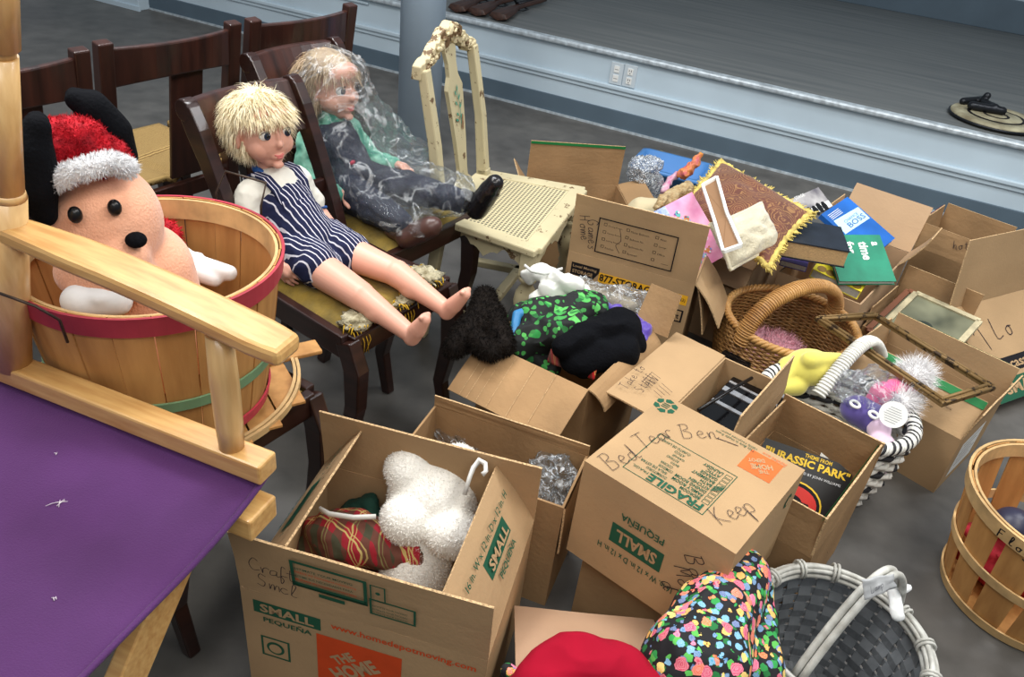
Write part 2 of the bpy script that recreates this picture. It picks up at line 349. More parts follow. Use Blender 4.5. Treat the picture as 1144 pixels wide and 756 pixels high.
sstruct('baseboard_back', BASEB, LFT, 7, 3.075, 3.15, HS, HS + 0.22, bevel=0.004)
sstruct('wall_left', WALLB, LFT - 0.9, LFT, -0.10, 3.2, 0.0, 1.2, bevel=0.004)
sstruct('baseboard_left', WALLB, LFT - 0.91, LFT + 0.015, -0.115, -0.10, 0, 0.03)
cp = at(466, 176, 0)
mb = MB(); mb.lathe([(0.097, 0), (0.097, 2.9)], 48, cap=True)
o = struct(mb, 'column', mat('column_blue_paint', (186, 206, 224), 0.4, 0.05, 3, spec=0.4)); o.location = cp
# electric outlets on the stage front
def on_stage(px, py): return atplane(px, py, S0, SN)
PLATE = mat('outlet_plate', (196, 206, 212), 0.4)
for i, (px, py, kind) in enumerate(((689, 82, 'grey'), (704, 85, 'ridged'))):
    c = on_stage(px, py); t = thing('electric_outlet', ('left of the two pale outlet plates on the stage front, a double rocker switch plate', 'right of the two pale outlet plates on the stage front, a double socket')[i], 'outlet', c, atan2(ST.y, ST.x))
    mb = MB(); mb.box((0, -0.004, 0), (0.072, 0.008, 0.116)); mb.build('plate', PLATE, t, bevel=0.003, local=True)
    for dz in (0.024, -0.024):
        mb = MB(); mb.box((0, -0.0095, dz), (0.030, 0.004, 0.034)); f = Face(mb, (-0.015, -0.0115, dz - 0.017), (1, 0, 0), (0, 0, 1))
        if i: f.rect(0.008, 0.016, 0.003, 0.011, 1); f.rect(0.019, 0.016, 0.003, 0.011, 1); f.disc(0.015, 0.008, 0.003, 1)
        else: f.rect(0.004, 0.015, 0.022, 0.002, 1)
        mb.build('socket', [WHITE, BLACK], t, local=True)
# ---------------------------------------------------------------- cardboard boxes
def small_band(f, x, y, s, flip=False, shear=0):            # the green size band and the line under it
    f.rect(x, y, 0.135 * s, 0.034 * s, 2)
    f.text('SMALL', x + 0.0675 * s, y + 0.006 * s, 0.023 * s, 10, bold=0.03, align='c', w=0.108 * s)
    f.text('PEQUEÑA', x + 0.0675 * s, y - 0.024 * s, 0.0185 * s, 2, bold=0.02, align='c', w=0.098 * s)
def depot(f, cx, cy, s, mi=3):
    f.poly([(cx - s / 2, cy - s / 2), (cx + s / 2, cy - s / 2), (cx + s / 2, cy + s / 2), (cx - s / 2, cy + s / 2)], mi)
    q = R(38); c, n = cos(q), sin(q)
    for word, dx, dy, h, w_ in (('THE', -0.18, 0.19, 0.15, 0.36), ('HOME', -0.34, -0.06, 0.23, 0.78), ('DEPOT', -0.17, -0.30, 0.17, 0.60)):
        f.text(word, cx + (dx * c - dy * n) * s, cy + (dx * n + dy * c) * s, h * s, 10, w=w_ * s * 0.82, rot=q, bold=0.045)
# the small moving box in front, holding the teddy bear
A = Carton('open small cardboard moving box in front with a white teddy bear in it', (-0.403, 0.873), -10.7, 0.437, 0.325, 0.305,
           flaps={'front': (0.150, 93, 6), 'back': (0.150, 88, -8), 'right': (0.150, 62, -12, 0.02), 'left': (0.150, 60, -8, 0.03)})
f = A.front
small_band(f, 0.022, 0.252, 0.92)
f.text('www.homedepotmoving.com', 0.165, 0.264, 0.019, 8, w=0.255, bold=0.015)
depot(f, 0.215, 0.165, 0.155, 8)
f.frame(0.030, 0.135, 0.055, 0.055, 0.004, 2); f.disc(0.057, 0.162, 0.017, 2); f.disc(0.057, 0.162, 0.012, 10, 2)
f = A.fl['front'][1]
f.frame(0.105, 0.062, 0.130, 0.068, 0.006, 2); f.rect(0.150, 0.047, 0.045, 0.010, 2); f.rect(0.105, 0.062, 0.130, 0.012, 2)
for k, (t_, c_) in enumerate((('ESTIMATE YOUR MOVING', 2), ('NEEDS AT homedepot.com/moving', 8), ('ESTIME SUS NECESIDADES PARA', 2), ('MUDARSE EN homedepot.com/mudanza', 8))):
    f.text(t_, 0.115, 0.1145 - k * 0.0098, 0.0056, c_, w=0.098 + 0.006 * (k % 2), bold=0.01)
f.frame(0.240, 0.084, 0.026, 0.042, 0.0025, 2); f.disc(0.253, 0.106, 0.004, 2)
f.frame(0.238, 0.044, 0.078, 0.044, 0.004, 2)
for k in range(3): f.text('ESTIMATE YOUR PACKING', 0.245, 0.074 - k * 0.009, 0.0045, 2, w=0.058)
script(f, 'Craft', 0.034, 0.085, 0.034, 5, 0.0015, R(-2), 0.44); script(f, 'Smcl', 0.042, 0.046, 0.034, 5, 0.0015, R(-6), 0.5)
for k in ('right', 'left'):
    f = A.fl[k][1]; f.rect(0.115, 0.058, 0.12, 0.036, 2); f.text('SMALL', 0.175, 0.066, 0.021, 10, bold=0.03, align='c', w=0.10)
    f.text('PEQUEÑA', 0.18, 0.036, 0.018, 2, bold=0.02, align='c', w=0.09); f.text('16 in. W x 12 in. D x 12 in. H', 0.16, 0.105, 0.0145, 2, align='c', w=0.235, bold=0.01)
A.done()
# box of plastic bags behind it
B = Carton('open cardboard box of clear plastic bags wedged behind the teddy bear box', (-0.205, 1.262), -17, 0.365, 0.175, 0.300, m=CARD_D, flaps={'back': (0.03, 80, 10, 0.0), 'right': (0.13, 268, 0)})
B.done()
# costume box
C = Carton('open cardboard box heaped with costumes and a green shamrock cloth', (-0.072, 1.640), -29.5, 0.300, 0.340, 0.345, m=CARD_D,
           flaps={'front': (0.150, 205, 8), 'right': (0.065, 195, 60, 0.03), 'back': (0.115, 112, 6, 0.02, 0.02, (-0.16, 0.16))})
f = C.fl['front'][2]
for x in (0.03, 0.05, 0.075, 0.105, 0.16, 0.215): f.line([(0.300 - x, 0.0), (0.300 - x - 0.006, 0.15)], 0.0012, 1, 1, False)
C.done()
# storage box with the checklist on its raised flap
D = Carton('cardboard storage box with a checklist printed on its raised flap', (0.131, 2.095), -17, 0.372, 0.31, 0.390,
           flaps={'front': (0.185, 93, 4), 'right': (0.15, 222, 20, 0.02, 0, (0.0, 0.62)), 'right2': (0.17, 248, 8, 0.02, 0, (0.05, 0.7))})
f = D.front; f.o = f.o + V((0, 0, 0.035))
f.poly([(0.015, 0.285), (0.085, 0.285), (0.100, 0.310), (0.100, 0.325), (0.015, 0.325)], 4)
f.text('Local Moving', 0.020, 0.308, 0.011, 10, w=0.072, bold=0.01); f.text('STORAGE', 0.020, 0.292, 0.011, 10, w=0.062, bold=0.02)
f.rect(0.100, 0.282, 0.262, 0.032, 6, 0.8); f.text('877-STORAGE', 0.103, 0.287, 0.024, 4, w=0.165, bold=0.025)
f.text('(877-786-7243)', 0.275, 0.290, 0.013, 4, w=0.082)
f.rect(0.245, 0.225, 0.115, 0.040, 4); f.rect(0.250, 0.229, 0.105, 0.032, 10, 2); f.text('stor-it Mart', 0.254, 0.236, 0.017, 4, w=0.096, bold=0.02, k=3)
f = D.fl['front'][1]
f.frame(0.075, 0.022, 0.225, 0.112, 0.0035, 4)
for i, (x, col) in enumerate(((0.093, ('Dining Room', 'Family Room', 'Living Room', 'Kitchen')), (0.158, ('Master Bedroom', 'Bedroom No.', 'Bathroom No.', 'Basement')), (0.240, ('Attic', 'Garage', 'Office', '')))):
    for k, t_ in enumerate(col):
        y = 0.113 - k * 0.0235; f.frame(x - 0.002, y - 0.001, 0.009, 0.009, 0.0012, 4)
        if t_: f.text(t_, x + 0.012, y, 0.0062, 4, w=0.0036 * len(t_))
f.line([(0.268, 0.042), (0.288, 0.042)], 0.001, 4, 2, False)
script(f, 'Home', 0.020, 0.130, 0.030, 5, 0.002, R(-80)); script(f, 'Games', 0.045, 0.125, 0.030, 5, 0.002, R(-82))
f.line([(0.138, 0.115), (0.146, 0.08), (0.134, 0.062), (0.148, 0.04)], 0.0015, 5)
D.done()
# empty box behind the white chair
E_ = Carton('empty brown cardboard box standing open behind the white cane chair', (0.03, 2.60), 10, 0.36, 0.30, 0.26, m=CARD_D,
            flaps={'back': (0.16, 88, 0), 'left': (0.10, 125, 0), 'right': (0.10, 160, 10)})
f = E_.fl['back'][2]; f.rect(0.0, 0.150, 0.36, 0.010, 7)
E_.done()
# box with the pillows
H = Carton('cardboard box stuffed with pillows behind the wicker basket', (0.548, 2.408), -33, 0.215, 0.36, 0.300, m=CARD_L, flaps={'right': (0.06, 110, 0), 'front': (0.07, 240, 10)})
H.done()
# book box
I_ = Carton('open cardboard box crammed with books near the stage', (0.822, 2.334), -35, 0.270, 0.52, 0.290, m=CARD_L,
            flaps={'back': (0.17, 118, 8), 'left': (0.13, 92, 0, 0.05, 0, (0.02, 0.30)), 'right': (0.14, 128, -20, 0.05, 0, (0.72, 1.0))})
I_.done()
# long box with the green band under the gilt picture frame
Mx = Carton('cardboard box with a bright green band, an empty gilt picture frame across its top', (0.943, 1.932), -43, 0.352, 0.30, 0.190, flaps={'back': (0.105, 92, 0), 'right': (0.095, 100, 0), 'left': (0.08, 100, 0), 'front': (0.125, 42, 0)})
f = Mx.fl['back'][1]; f.rect(0.0, 0.096, 0.352, 0.009, 7)
f = Mx.fl['front'][1]; f.rect(0.0, 0.098, 0.352, 0.024, 7); f.text('Fragile - Handle - 1-800-555-0000', 0.17, 0.055, 0.008, 4, w=0.12); f.text('This side up', 0.18, 0.038, 0.008, 4, w=0.07)
f = Mx.right; f.rect(0.05, 0.03, 0.17, 0.12, 9)
for k in range(5): f.line([(0.07, 0.135 - k * 0.018), (0.20 - (k % 3) * 0.02, 0.135 - k * 0.018)], 0.002, 4, 2, False)
Mx.done()
# box with framed pictures
K = Carton('cardboard box holding framed pictures behind the gilt frame', (1.12, 2.275), -39, 0.245, 0.28, 0.165, m=CARD_D, flaps={'back': (0.13, 92, 0), 'left': (0.06, 92, 0, 0.0, 0, (0.1, 0.9))})
K.done()
N1 = Carton('tall open cardboard box standing against the stage baseboard', (1.44, 2.79), -40, 0.25, 0.24, 0.24, m=CARD_D, flaps={'back': (0.11, 92, 0), 'left': (0.10, 96, 0), 'front': (0.09, 80, 0), 'right': (0.09, 100, 0)})
f = N1.fl['left'][1]; f.rect(0.0, 0.09, 0.24, 0.010, 11)
script(N1.fl['front'][1], 'Photo', 0.10, 0.03, 0.03, 5, 0.002, R(20)); N1.done()
# large box at the right edge
L = Carton('collapsed cardboard carton leaning back with its tall flap raised at the right edge', (1.552, 2.090), 32, 0.50, 0.05, 0.335, z=0.024, flaps={'front': (0.235, 138, 0)}, tilt=(R(-56), 0))
f = L.front; f.rect(0.0, 0.0, 0.50, 0.070, 2); f.text('SMALL', 0.055, 0.018, 0.036, 10, bold=0.03, w=0.2); f.rect(0.02, 0.085, 0.46, 0.05, 4); f.text('a Su casa', 0.03, 0.095, 0.032, 10, bold=0.02, w=0.2)
f.line([(0.09, 0.17), (0.07, 0.285)], 0.003, 5); f.line([(0.045, 0.23), (0.07, 0.29), (0.105, 0.26)], 0.003, 5); script(f, 'Lo', 0.14, 0.20, 0.07, 5, 0.003)
L.done()
# electronics box
O_ = Carton('cardboard box of black electronics with one flap folded out flat', (0.352, 1.436), -33, 0.168, 0.36, 0.325, flaps={'left': (0.142, 176, 4), 'right': (0.10, 84, 10, 0.06)})
f = O_.fl['left'][2]
script(f, 'Take to', 0.030, 0.105, 0.024, 5, 0.0015, 0.1); script(f, 'Staff', 0.045, 0.072, 0.024, 5, 0.0015, 0.1)
f.line([(0.085, 0.094), (0.135, 0.096)], 0.0013, 5, 3, False)
for k in range(6): f.line([(0.085 + k * 0.010, 0.098), (0.078 + k * 0.010, 0.068)], 0.0013, 5, 3, False)
for k in range(4): f.line([(0.075 + k * 0.013, 0.058), (0.062 + k * 0.013, 0.022)], 0.0013, 5, 3, False)
f.disc(0.055, 0.022, 0.002, 5, 3)
O_.done()
# record box
Q = Carton('narrow cardboard box with a black record sleeve in it', (0.464, 1.300), -36.5, 0.240, 0.333, 0.245, m=CARD_D,
           flaps={'back': (0.115, 86, 0), 'right': (0.110, 87, 3), 'left': (0.10, 88, 0), 'front': (0.105, 84, 4, 0.02)})
f = Q.fl['right'][2]; f.rect(0.0, 0.098, 0.333, 0.010, 7)
Q.done()
# closed box lying upside down with handwriting
U_ = Carton('flat sealed carton lying underneath the upside-down moving box', (0.20, 1.135), -35, 0.25, 0.25, 0.205, m=CARD_D, lid=True); U_.done()
P = Carton('closed cardboard moving box lying upside down covered in handwriting and print', (0.162, 1.130), -36, 0.312, 0.292, 0.235, z=0.214, lid=True)
f = P.top; W_, D_ = 0.312, 0.292
def fl(x, y): return (W_ - x, D_ - y)                      # the print is upside down
class Flip(Face):
    def __init__(s, f, W, H): Face.__init__(s, f.mb, f.o + f.u * W + f.v * H, -f.u, -f.v, W, H, f.lift)
ff = Flip(P.top, W_, D_)
ff.frame(0.27 * W_, 0.40 * D_, 0.54 * W_, 0.47 * D_, 0.0016, 2)
ff.text('FRAGILE', 0.30 * W_, 0.785 * D_, 0.021, 2, w=0.112, bold=0.03); ff.text('FRÁGIL', 0.67 * W_, 0.79 * D_, 0.0085, 2, w=0.034)
for k, (a, b) in enumerate((('BEDROOM', 'DORMITORIO'), ('FAMILY ROOM', 'SALA DE ESTAR'), ('DINING ROOM', 'COMEDOR'), ('KITCHEN', 'COCINA'), ('BATH', 'BAÑO'), ('BASEMENT', 'SOTANO'), ('GARAGE', 'GARAJE'), ('ATTIC', 'ATICO'), ('LAUNDRY', 'CUARTO DE LAVADO'))):
    y = (0.745 - k * 0.0385) * D_
    ff.text(a, 0.345 * W_, y, 0.0085, 2, w=0.0058 * len(a), bold=0.02); ff.text(b, (0.57 + 0.02 * (k % 2)) * W_, y, 0.0072, 2, w=0.0043 * len(b), bold=0.01)
    ff.frame(0.285 * W_, y - 0.001, 0.014, 0.009, 0.001, 2)
for k in range(5): ff.line([(0.28 * W_, (0.55 + k * 0.01) * D_), (0.335 * W_, (0.60 + k * 0.012) * D_)], 0.0015, 2, 3, False)
depot(ff, 0.215 * W_, 0.19 * D_, 0.066)
ff.text('MOVING BOX', 0.10 * W_, 0.045 * D_, 0.006, 3, w=0.05); ff.text('CAJA', 0.10 * W_, 0.065 * D_, 0.006, 3, w=0.03)
ff.text('This Box is made from', 0.30 * W_, 0.075 * D_, 0.0075, 2, w=0.085); ff.text('100% recycled paper', 0.30 * W_, 0.040 * D_, 0.0075, 2, w=0.080)
cx, cy = 0.065 * W_, 0.89 * D_                             # recycling emblem
ft = P.top
for k in range(6):
    a = R(60 * k + 15); b = R(60 * k + 58)
    ft.poly([(cx + 0.0145 * cos(a), cy + 0.0145 * sin(a)), (cx + 0.0235 * cos(a - 0.1), cy + 0.0235 * sin(a - 0.1)), (cx + 0.026 * cos((a + b) / 2), cy + 0.026 * sin((a + b) / 2)), (cx + 0.0225 * cos(b), cy + 0.0225 * sin(b)), (cx + 0.013 * cos(b), cy + 0.013 * sin(b))], 2)
for k in range(3): ft.line([(cx - 0.008, cy - 0.006 + k * 0.006), (cx + 0.008, cy - 0.006 + k * 0.006)], 0.0022, 2, 2, False)
script(ft, 'Bed', 0.165 * W_, 0.04 * D_, 0.044, 5, 0.0012, R(76), 0.5); script(ft, 'Tear', 0.195 * W_, 0.37 * D_, 0.042, 5, 0.0012, R(74), 0.46)
script(ft, 'Ben', 0.31 * W_, 0.66 * D_, 0.042, 5, 0.0012, R(46), 0.55); script(ft, 'Keep', 0.845 * W_, 0.13 * D_, 0.042, 5, 0.0012, R(70), 0.46)
ft.line([(0.47 * W_, 0.845 * D_), (0.52 * W_, 0.86 * D_), (0.60 * W_, 0.88 * D_)], 0.0018, 5)
fp = Flip(P.front, 0.312, 0.235)
fp.rect(0.37 * W_, 0.39 * 0.235, 0.36 * W_, 0.205 * 0.235, 2); fp.text('SMALL', 0.55 * W_, 0.43 * 0.235, 0.029, 10, w=0.088, bold=0.03, align='c')
fp.text('PEQUEÑA', 0.54 * W_, 0.235 * 0.235, 0.023, 2, w=0.092, bold=0.015, align='c'); fp.text('16 in. W x 12 in. D x 12 in. H', 0.53 * W_, 0.66 * 0.235, 0.0155, 2, w=0.165, bold=0.01, align='c')
f = P.front
script(f, 'Barbie', 0.735 * W_, 0.175, 0.036, 5, 0.0018, R(-58), 0.55); script(f, 'Moc', 0.70 * W_, 0.135, 0.032, 5, 0.0018, R(-60), 0.6); script(f, 'd', 0.655 * W_, 0.085, 0.036, 5, 0.0018, R(-60))
f = P.right; f.disc(0.245, 0.19, 0.016, 2); f.disc(0.245, 0.19, 0.010, 10, 2); depot(f, 0.07, 0.12, 0.06)
P.done()
# box at the bottom edge under the cloths
Rb = Carton('cardboard box with one pale flap open beneath the red cloth', (0.085, 0.53), 2, 0.27, 0.235, 0.275, m=CARD_G, flaps={'back': (0.26, 203, 0)})
Rb.done()
# ---------------------------------------------------------------- soft bodies and fur
def capsule(bm, p, q, r1, r2, n=28):
    p = V(p); q = V(q); d = q - p; L = d.length; z = d.normalized() if L > 1e-9 else V((0, 0, 1)); rot = z.to_track_quat('Z', 'Y').to_matrix()
    rings = []
    for i in range(7):
        a = -pi / 2 + pi / 2 * i / 6; rings.append((cos(a) * r1, sin(a) * r1))
    for i in range(7):
        a = pi / 2 * i / 6; rings.append((cos(a) * r2, L + sin(a) * r2))
    vs = []
    for r, zz in rings: vs.append([bm.verts.new(p + rot @ V((max(r, 1e-4) * cos(2 * pi * k / n), max(r, 1e-4) * sin(2 * pi * k / n), zz))) for k in range(n)])
    for a, b in zip(vs, vs[1:]):
        for k in range(n): bm.faces.new((a[k], a[(k + 1) % n], b[(k + 1) % n], b[k]))
    bm.faces.new(vs[0][::-1]); bm.faces.new(vs[-1])
def soft(prims, voxel=0.004, smooth=4, noise=0.0, nf=20.0, deform=None):
    """one continuous surface grown over balls ('e', centre, radii, rotation) and tapering limbs ('c', from, to, r1, r2): returns MB"""
    bm = bmesh.new()
    for p in prims:
        if p[0] == 'c': capsule(bm, *p[1:])
        else:
            r = bmesh.ops.create_icosphere(bm, subdivisions=3, radius=1.0); rot = p[3] if len(p) > 3 else None
            for v in r['verts']:
                c = V((v.co.x * p[2][0], v.co.y * p[2][1], v.co.z * p[2][2])); v.co = V(p[1]) + (rot @ c if rot else c)
    me = bpy.data.meshes.new('soft'); bm.to_mesh(me); bm.free(); ob = bpy.data.objects.new('soft', me); COL.objects.link(ob)
    md = ob.modifiers.new('r', 'REMESH'); md.mode = 'VOXEL'; md.voxel_size = voxel
    if smooth: ms = ob.modifiers.new('s', 'SMOOTH'); ms.iterations = smooth; ms.factor = 0.5
    m2 = bpy.data.meshes.new_from_object(ob.evaluated_get(bpy.context.evaluated_depsgraph_get()))
    mb = MB(); mb.v = [V(v.co) for v in m2.vertices]; mb.f = [list(p.vertices) for p in m2.polygons]; mb.m = [0] * len(mb.f); mb.sm = [True] * len(mb.f)
    if noise:
        ns = [V(v.normal) for v in m2.vertices]
        mb.v = [p + n * (noise * (NZ.fractal(p * nf, 1.0, 2.0, 3))) for p, n in zip(mb.v, ns)]
    if deform: mb.v = [deform(p) for p in mb.v]
    bpy.data.objects.remove(ob); bpy.data.meshes.remove(me); bpy.data.meshes.remove(m2)
    return mb
def fur(src, n, length, width, droop=V((0, 0, 0)), rnd=0.5, mi=0, keep=None, seed=1, curl=0.3, vary=0.4):
    rg = random.Random(seed); tri = []; acc = []; tot = 0
    for f in src.f:
        for i in range(1, len(f) - 1):
            a, b, c = src.v[f[0]], src.v[f[i]], src.v[f[i + 1]]; n_ = (b - a).cross(c - a); ar = n_.length
            if ar < 1e-12: continue
            if keep and not keep((a + b + c) / 3): continue
            tot += ar; tri.append((a, b, c, n_ / ar)); acc.append(tot)
    import bisect
    mb = MB()
    for _ in range(n):
        t = tri[min(bisect.bisect(acc, rg.random() * tot), len(tri) - 1)]; u, v_ = rg.random(), rg.random()
        if u + v_ > 1: u, v_ = 1 - u, 1 - v_
        p = t[0] + (t[1] - t[0]) * u + (t[2] - t[0]) * v_; nn = t[3]
        rv = V((rg.uniform(-1, 1), rg.uniform(-1, 1), rg.uniform(-1, 1))); d = (nn + rv * rnd + droop).normalized(); L = length * rg.uniform(1 - vary, 1 + vary * 0.6)
        d2 = (d + rv.cross(nn) * curl + droop * 0.6).normalized(); sd = d.cross(rv); sd = (sd if sd.length > 1e-6 else V((1, 0, 0))).normalized() * (width / 2)
        p = p - nn * (length * 0.08); m = p + d * (L * 0.5); e = m + d2 * (L * 0.5)
        mb.add([p - sd, p + sd, m + sd * 0.8, m - sd * 0.8, e], [(0, 1, 2, 3), (3, 2, 4)], mi, True)
    return mb
# ---------------------------------------------------------------- dark dining chairs
DARKW = mat('dark_mahogany', (52, 28, 22), 0.28, 0.45, 6, stretch=(1, 1, 9), col2=(30, 15, 12), spec=0.5, coat=0.25)
DARKW2 = mat('dark_walnut', (66, 36, 28), 0.32, 0.4, 5, stretch=(9, 1, 1), col2=(40, 22, 18), spec=0.5, coat=0.2)
def bands_mat(name, c1, c2, scale, axis='X', rough=0.7, distort=1.5, sharp=(0.4, 0.6), bump=0.3):
    m = bpy.data.materials.new(name); m.use_nodes = True; nt, b = nodes(m); b.inputs['Roughness'].default_value = rough; b.inputs['Specular IOR Level'].default_value = 0.25
    tc = nt.nodes.new('ShaderNodeTexCoord'); wv = nt.nodes.new('ShaderNodeTexWave'); wv.wave_type = 'BANDS'; wv.bands_direction = axis
    wv.inputs['Scale'].default_value = scale; wv.inputs['Distortion'].default_value = distort; wv.inputs['Detail'].default_value = 2; wv.inputs['Detail Scale'].default_value = 2
    r = nt.nodes.new('ShaderNodeValToRGB'); r.color_ramp.elements[0].position = sharp[0]; r.color_ramp.elements[1].position = sharp[1]; r.color_ramp.elements[0].color = lin(c1); r.color_ramp.elements[1].color = lin(c2)
    nt.links.new(tc.outputs['Object'], wv.inputs['Vector']); nt.links.new(wv.outputs['Fac'], r.inputs[0]); nt.links.new(r.outputs[0], b.inputs['Base Color'])
    bp = nt.nodes.new('ShaderNodeBump'); bp.inputs['Strength'].default_value = bump; bp.inputs['Distance'].default_value = 0.003
    nt.links.new(wv.outputs['Fac'], bp.inputs['Height']); nt.links.new(bp.outputs[0], b.inputs['Normal']); return m
RUSH = bands_mat('rush_weave', (112, 86, 46), (176, 146, 92), 60, 'Y', distort=2)
MUSTARD = mat('worn_mustard_velvet', (150, 122, 38), 0.9, 0.5, 14, col2=(84, 70, 26), sheen=0.3, detail=7, bump=0.2, bscale=80)
BURLAP = mat('exposed_padding', (196, 188, 160), 0.95, 0.35, 40, col2=(128, 118, 90), bump=0.8, bscale=90)
YTHREAD = mat('yellow_thread', (196, 156, 30), 0.9)
def strip(mb, pts, side, w, t, mi=0):
    pts = [V(p) for p in pts]; rings = []; side = V(side).normalized()
    for i, p in enumerate(pts):
        d = (pts[min(i + 1, len(pts) - 1)] - pts[max(i - 1, 0)]).normalized(); n = side.cross(d).normalized()
        ww = w[i] if isinstance(w, (list, tuple)) else w; tt = t[i] if isinstance(t, (list, tuple)) else t
        rings.append([p - side * ww / 2 - n * tt / 2, p + side * ww / 2 - n * tt / 2, p + side * ww / 2 + n * tt / 2, p - side * ww / 2 + n * tt / 2])
    return mb.loft(rings, mi, smooth=False)
def scroll_chair(label, wb=0.335, wf=0.385, d=0.375, top=0.825, group='dark scroll-back dining chairs', recl=0.17, back=True, loc=(0, 0, 0), rz=0):
    t = thing('dining_chair' if back else 'stool', label, 'chair' if back else 'stool', loc, rz, group)
    y0, y1 = -d / 2, d / 2
    for sx in (-1, 1):
        mb = MB(); strip(mb, [(sx * (wf / 2 - 0.02), y0 + 0.02, 0.43), (sx * (wf / 2 - 0.02), y0 - 0.005, 0.36), (sx * (wf / 2 - 0.018), y0 - 0.005, 0.26), (sx * (wf / 2 - 0.016), y0 + 0.02, 0.13), (sx * (wf / 2 - 0.016), y0 - 0.005, 0.0)], (1, 0, 0), [0.036, 0.036, 0.034, 0.030, 0.026], [0.045, 0.05, 0.042, 0.034, 0.028]); mb.build('leg', DARKW, t, bevel=0.004, local=True)
        mb = MB(); strip(mb, [(sx * (wb / 2 - 0.015), y1 + 0.07, 0.0), (sx * (wb / 2 - 0.015), y1 + 0.02, 0.2), (sx * (wb / 2 - 0.015), y1 - 0.01, 0.40)], (1, 0, 0), 0.030, [0.030, 0.036, 0.045]); mb.build('leg', DARKW, t, bevel=0.004, local=True)
        if not back: continue
        mb = MB(); zs = [0.38, 0.46, 0.54, 0.62, 0.70, 0.76, top - 0.02, top]; h = top - 0.38
        path = [(sx * (wb / 2 - 0.015), y1 - 0.012 + recl * ((z - 0.38) / h) ** 1.5, z) for z in zs]
        strip(mb, path, (1, 0, 0), 0.030, [0.05, 0.048, 0.044, 0.042, 0.046, 0.054, 0.05, 0.030])
        e = path[-2]; mb.tube([(e[0] - 0.016, e[1] + 0.004, e[2] + 0.0), (e[0] + 0.016, e[1] + 0.004, e[2] + 0.0)], 0.026, 14)
        mb.build('stile', DARKW, t, bevel=0.003, local=True)
    if back:
     def by(z): return y1 - 0.012 + recl * ((z - 0.38) / (top - 0.38)) ** 1.5
     mb = MB(); w = wb - 0.05; R_ = []
     for i in range(9):
        x = -w / 2 + w * i / 8; bow = 0.020 * (1 - (2 * i / 8 - 1) ** 2)
        R_.append([(x, by(top - 0.11) + bow - 0.010, top - 0.115), (x, by(top - 0.11) + bow + 0.010, top - 0.115), (x, by(top) + bow + 0.014, top - 0.004), (x, by(top) + bow - 0.012, top - 0.002)])
     mb.loft(R_, smooth=False); mb.build('top_rail', DARKW2, t, bevel=0.004, local=True)
     mb = MB(); mb.box((0, by(0.58), 0.58), (w, 0.018, 0.035)); mb.build('back_rail', DARKW, t, bevel=0.003, local=True)
    mb = MB(); z = 0.415
    mb.bar((-wf / 2 + 0.02, y0 + 0.012, z), (wf / 2 - 0.02, y0 + 0.012, z), 0.024, 0.055); mb.bar((-wb / 2 + 0.02, y1 - 0.02, z), (wb / 2 - 0.02, y1 - 0.02, z), 0.024, 0.055)
    for sx in (-1, 1): mb.bar((sx * (wf / 2 - 0.014), y0 + 0.02, z), (sx * (wb / 2 - 0.014), y1 - 0.02, z), 0.024, 0.06)
    mb.build('seat_frame', DARKW, t, bevel=0.004, local=True)
    mb = MB()
    def P(u, v):
        x = (u - 0.5) * (wf + (wb - wf) * v - 0.04); k = (1 - (2 * u - 1) ** 6) * (1 - (2 * v - 1) ** 6)
        return (x, y0 + 0.006 + (d - 0.045) * v, 0.432 + 0.028 * k + 0.003 * NZ.noise(V((u * 9, v * 9, 1.3))))
    mb.sheet(P, 24, 24); mb.build('cushion', MUSTARD, t, local=True)
    return t
def padding(parent, spots):
    for (x, y, z, rx, ry, rz) in spots:
        mb = MB(); mb.ell((x, y, z), (rx, ry, rz), seg=24, rings=14, amp=0.5, fr=9, seed=x * 50); o = mb.build('exposed_padding', BURLAP, parent, local=True)
        mb = MB(); rg = random.Random(int(x * 1000))
        for k in range(16):
            a = rg.uniform(0, 6.3); p = V((x + rx * cos(a), y + ry * sin(a) - 0.002, z + rz * 0.4)); q = p + V((rg.uniform(-.02, .02), rg.uniform(-.025, .01), rg.uniform(-0.02, 0.006)))
            mb.tube([p, (p + q) / 2 + V((0, 0, 0.004)), q], 0.0012, 4)
        for k in range(5): mb.tube([(x - rx + 0.01 * k, y - ry * 0.8, z), (x - rx + 0.01 * k, y - ry - 0.008, z - 0.03), (x - rx + 0.009 * k + rg.uniform(-.01, .01), y - ry - 0.006, z - 0.055 - 0.02 * rg.random())], 0.001, 4)
        mb.build('loose_threads', YTHREAD, parent, local=True)
RZ = R(59); RB = R(239)
ch4 = scroll_chair('dark scroll-back chair with torn mustard seat under the blonde doll in striped overalls')
ch5 = dup(ch4, fsz(-1.425, 1.575, 0), RZ, 'dark scroll-back dining chair carrying the doll in the clear plastic bag')
scroll_chair('dark wooden stool with mustard seat carrying the bushel basket and its lid', group=None, back=False, loc=fsz(-1.145, 0.70, 0), rz=RZ)
ch4.location = fsz(-1.222, 1.232, 0); ch4.rotation_euler = (0, 0, RZ); WM[ch4.name] = M.Translation(fsz(-1.222, 1.232, 0)) @ M.Rotation(RZ, 4, 'Z')
padding(ch4, [(-0.125, -0.150, 0.452, 0.040, 0.034, 0.016), (0.135, -0.130, 0.456, 0.032, 0.045, 0.016), (0.02, -0.165, 0.450, 0.035, 0.018, 0.012)])
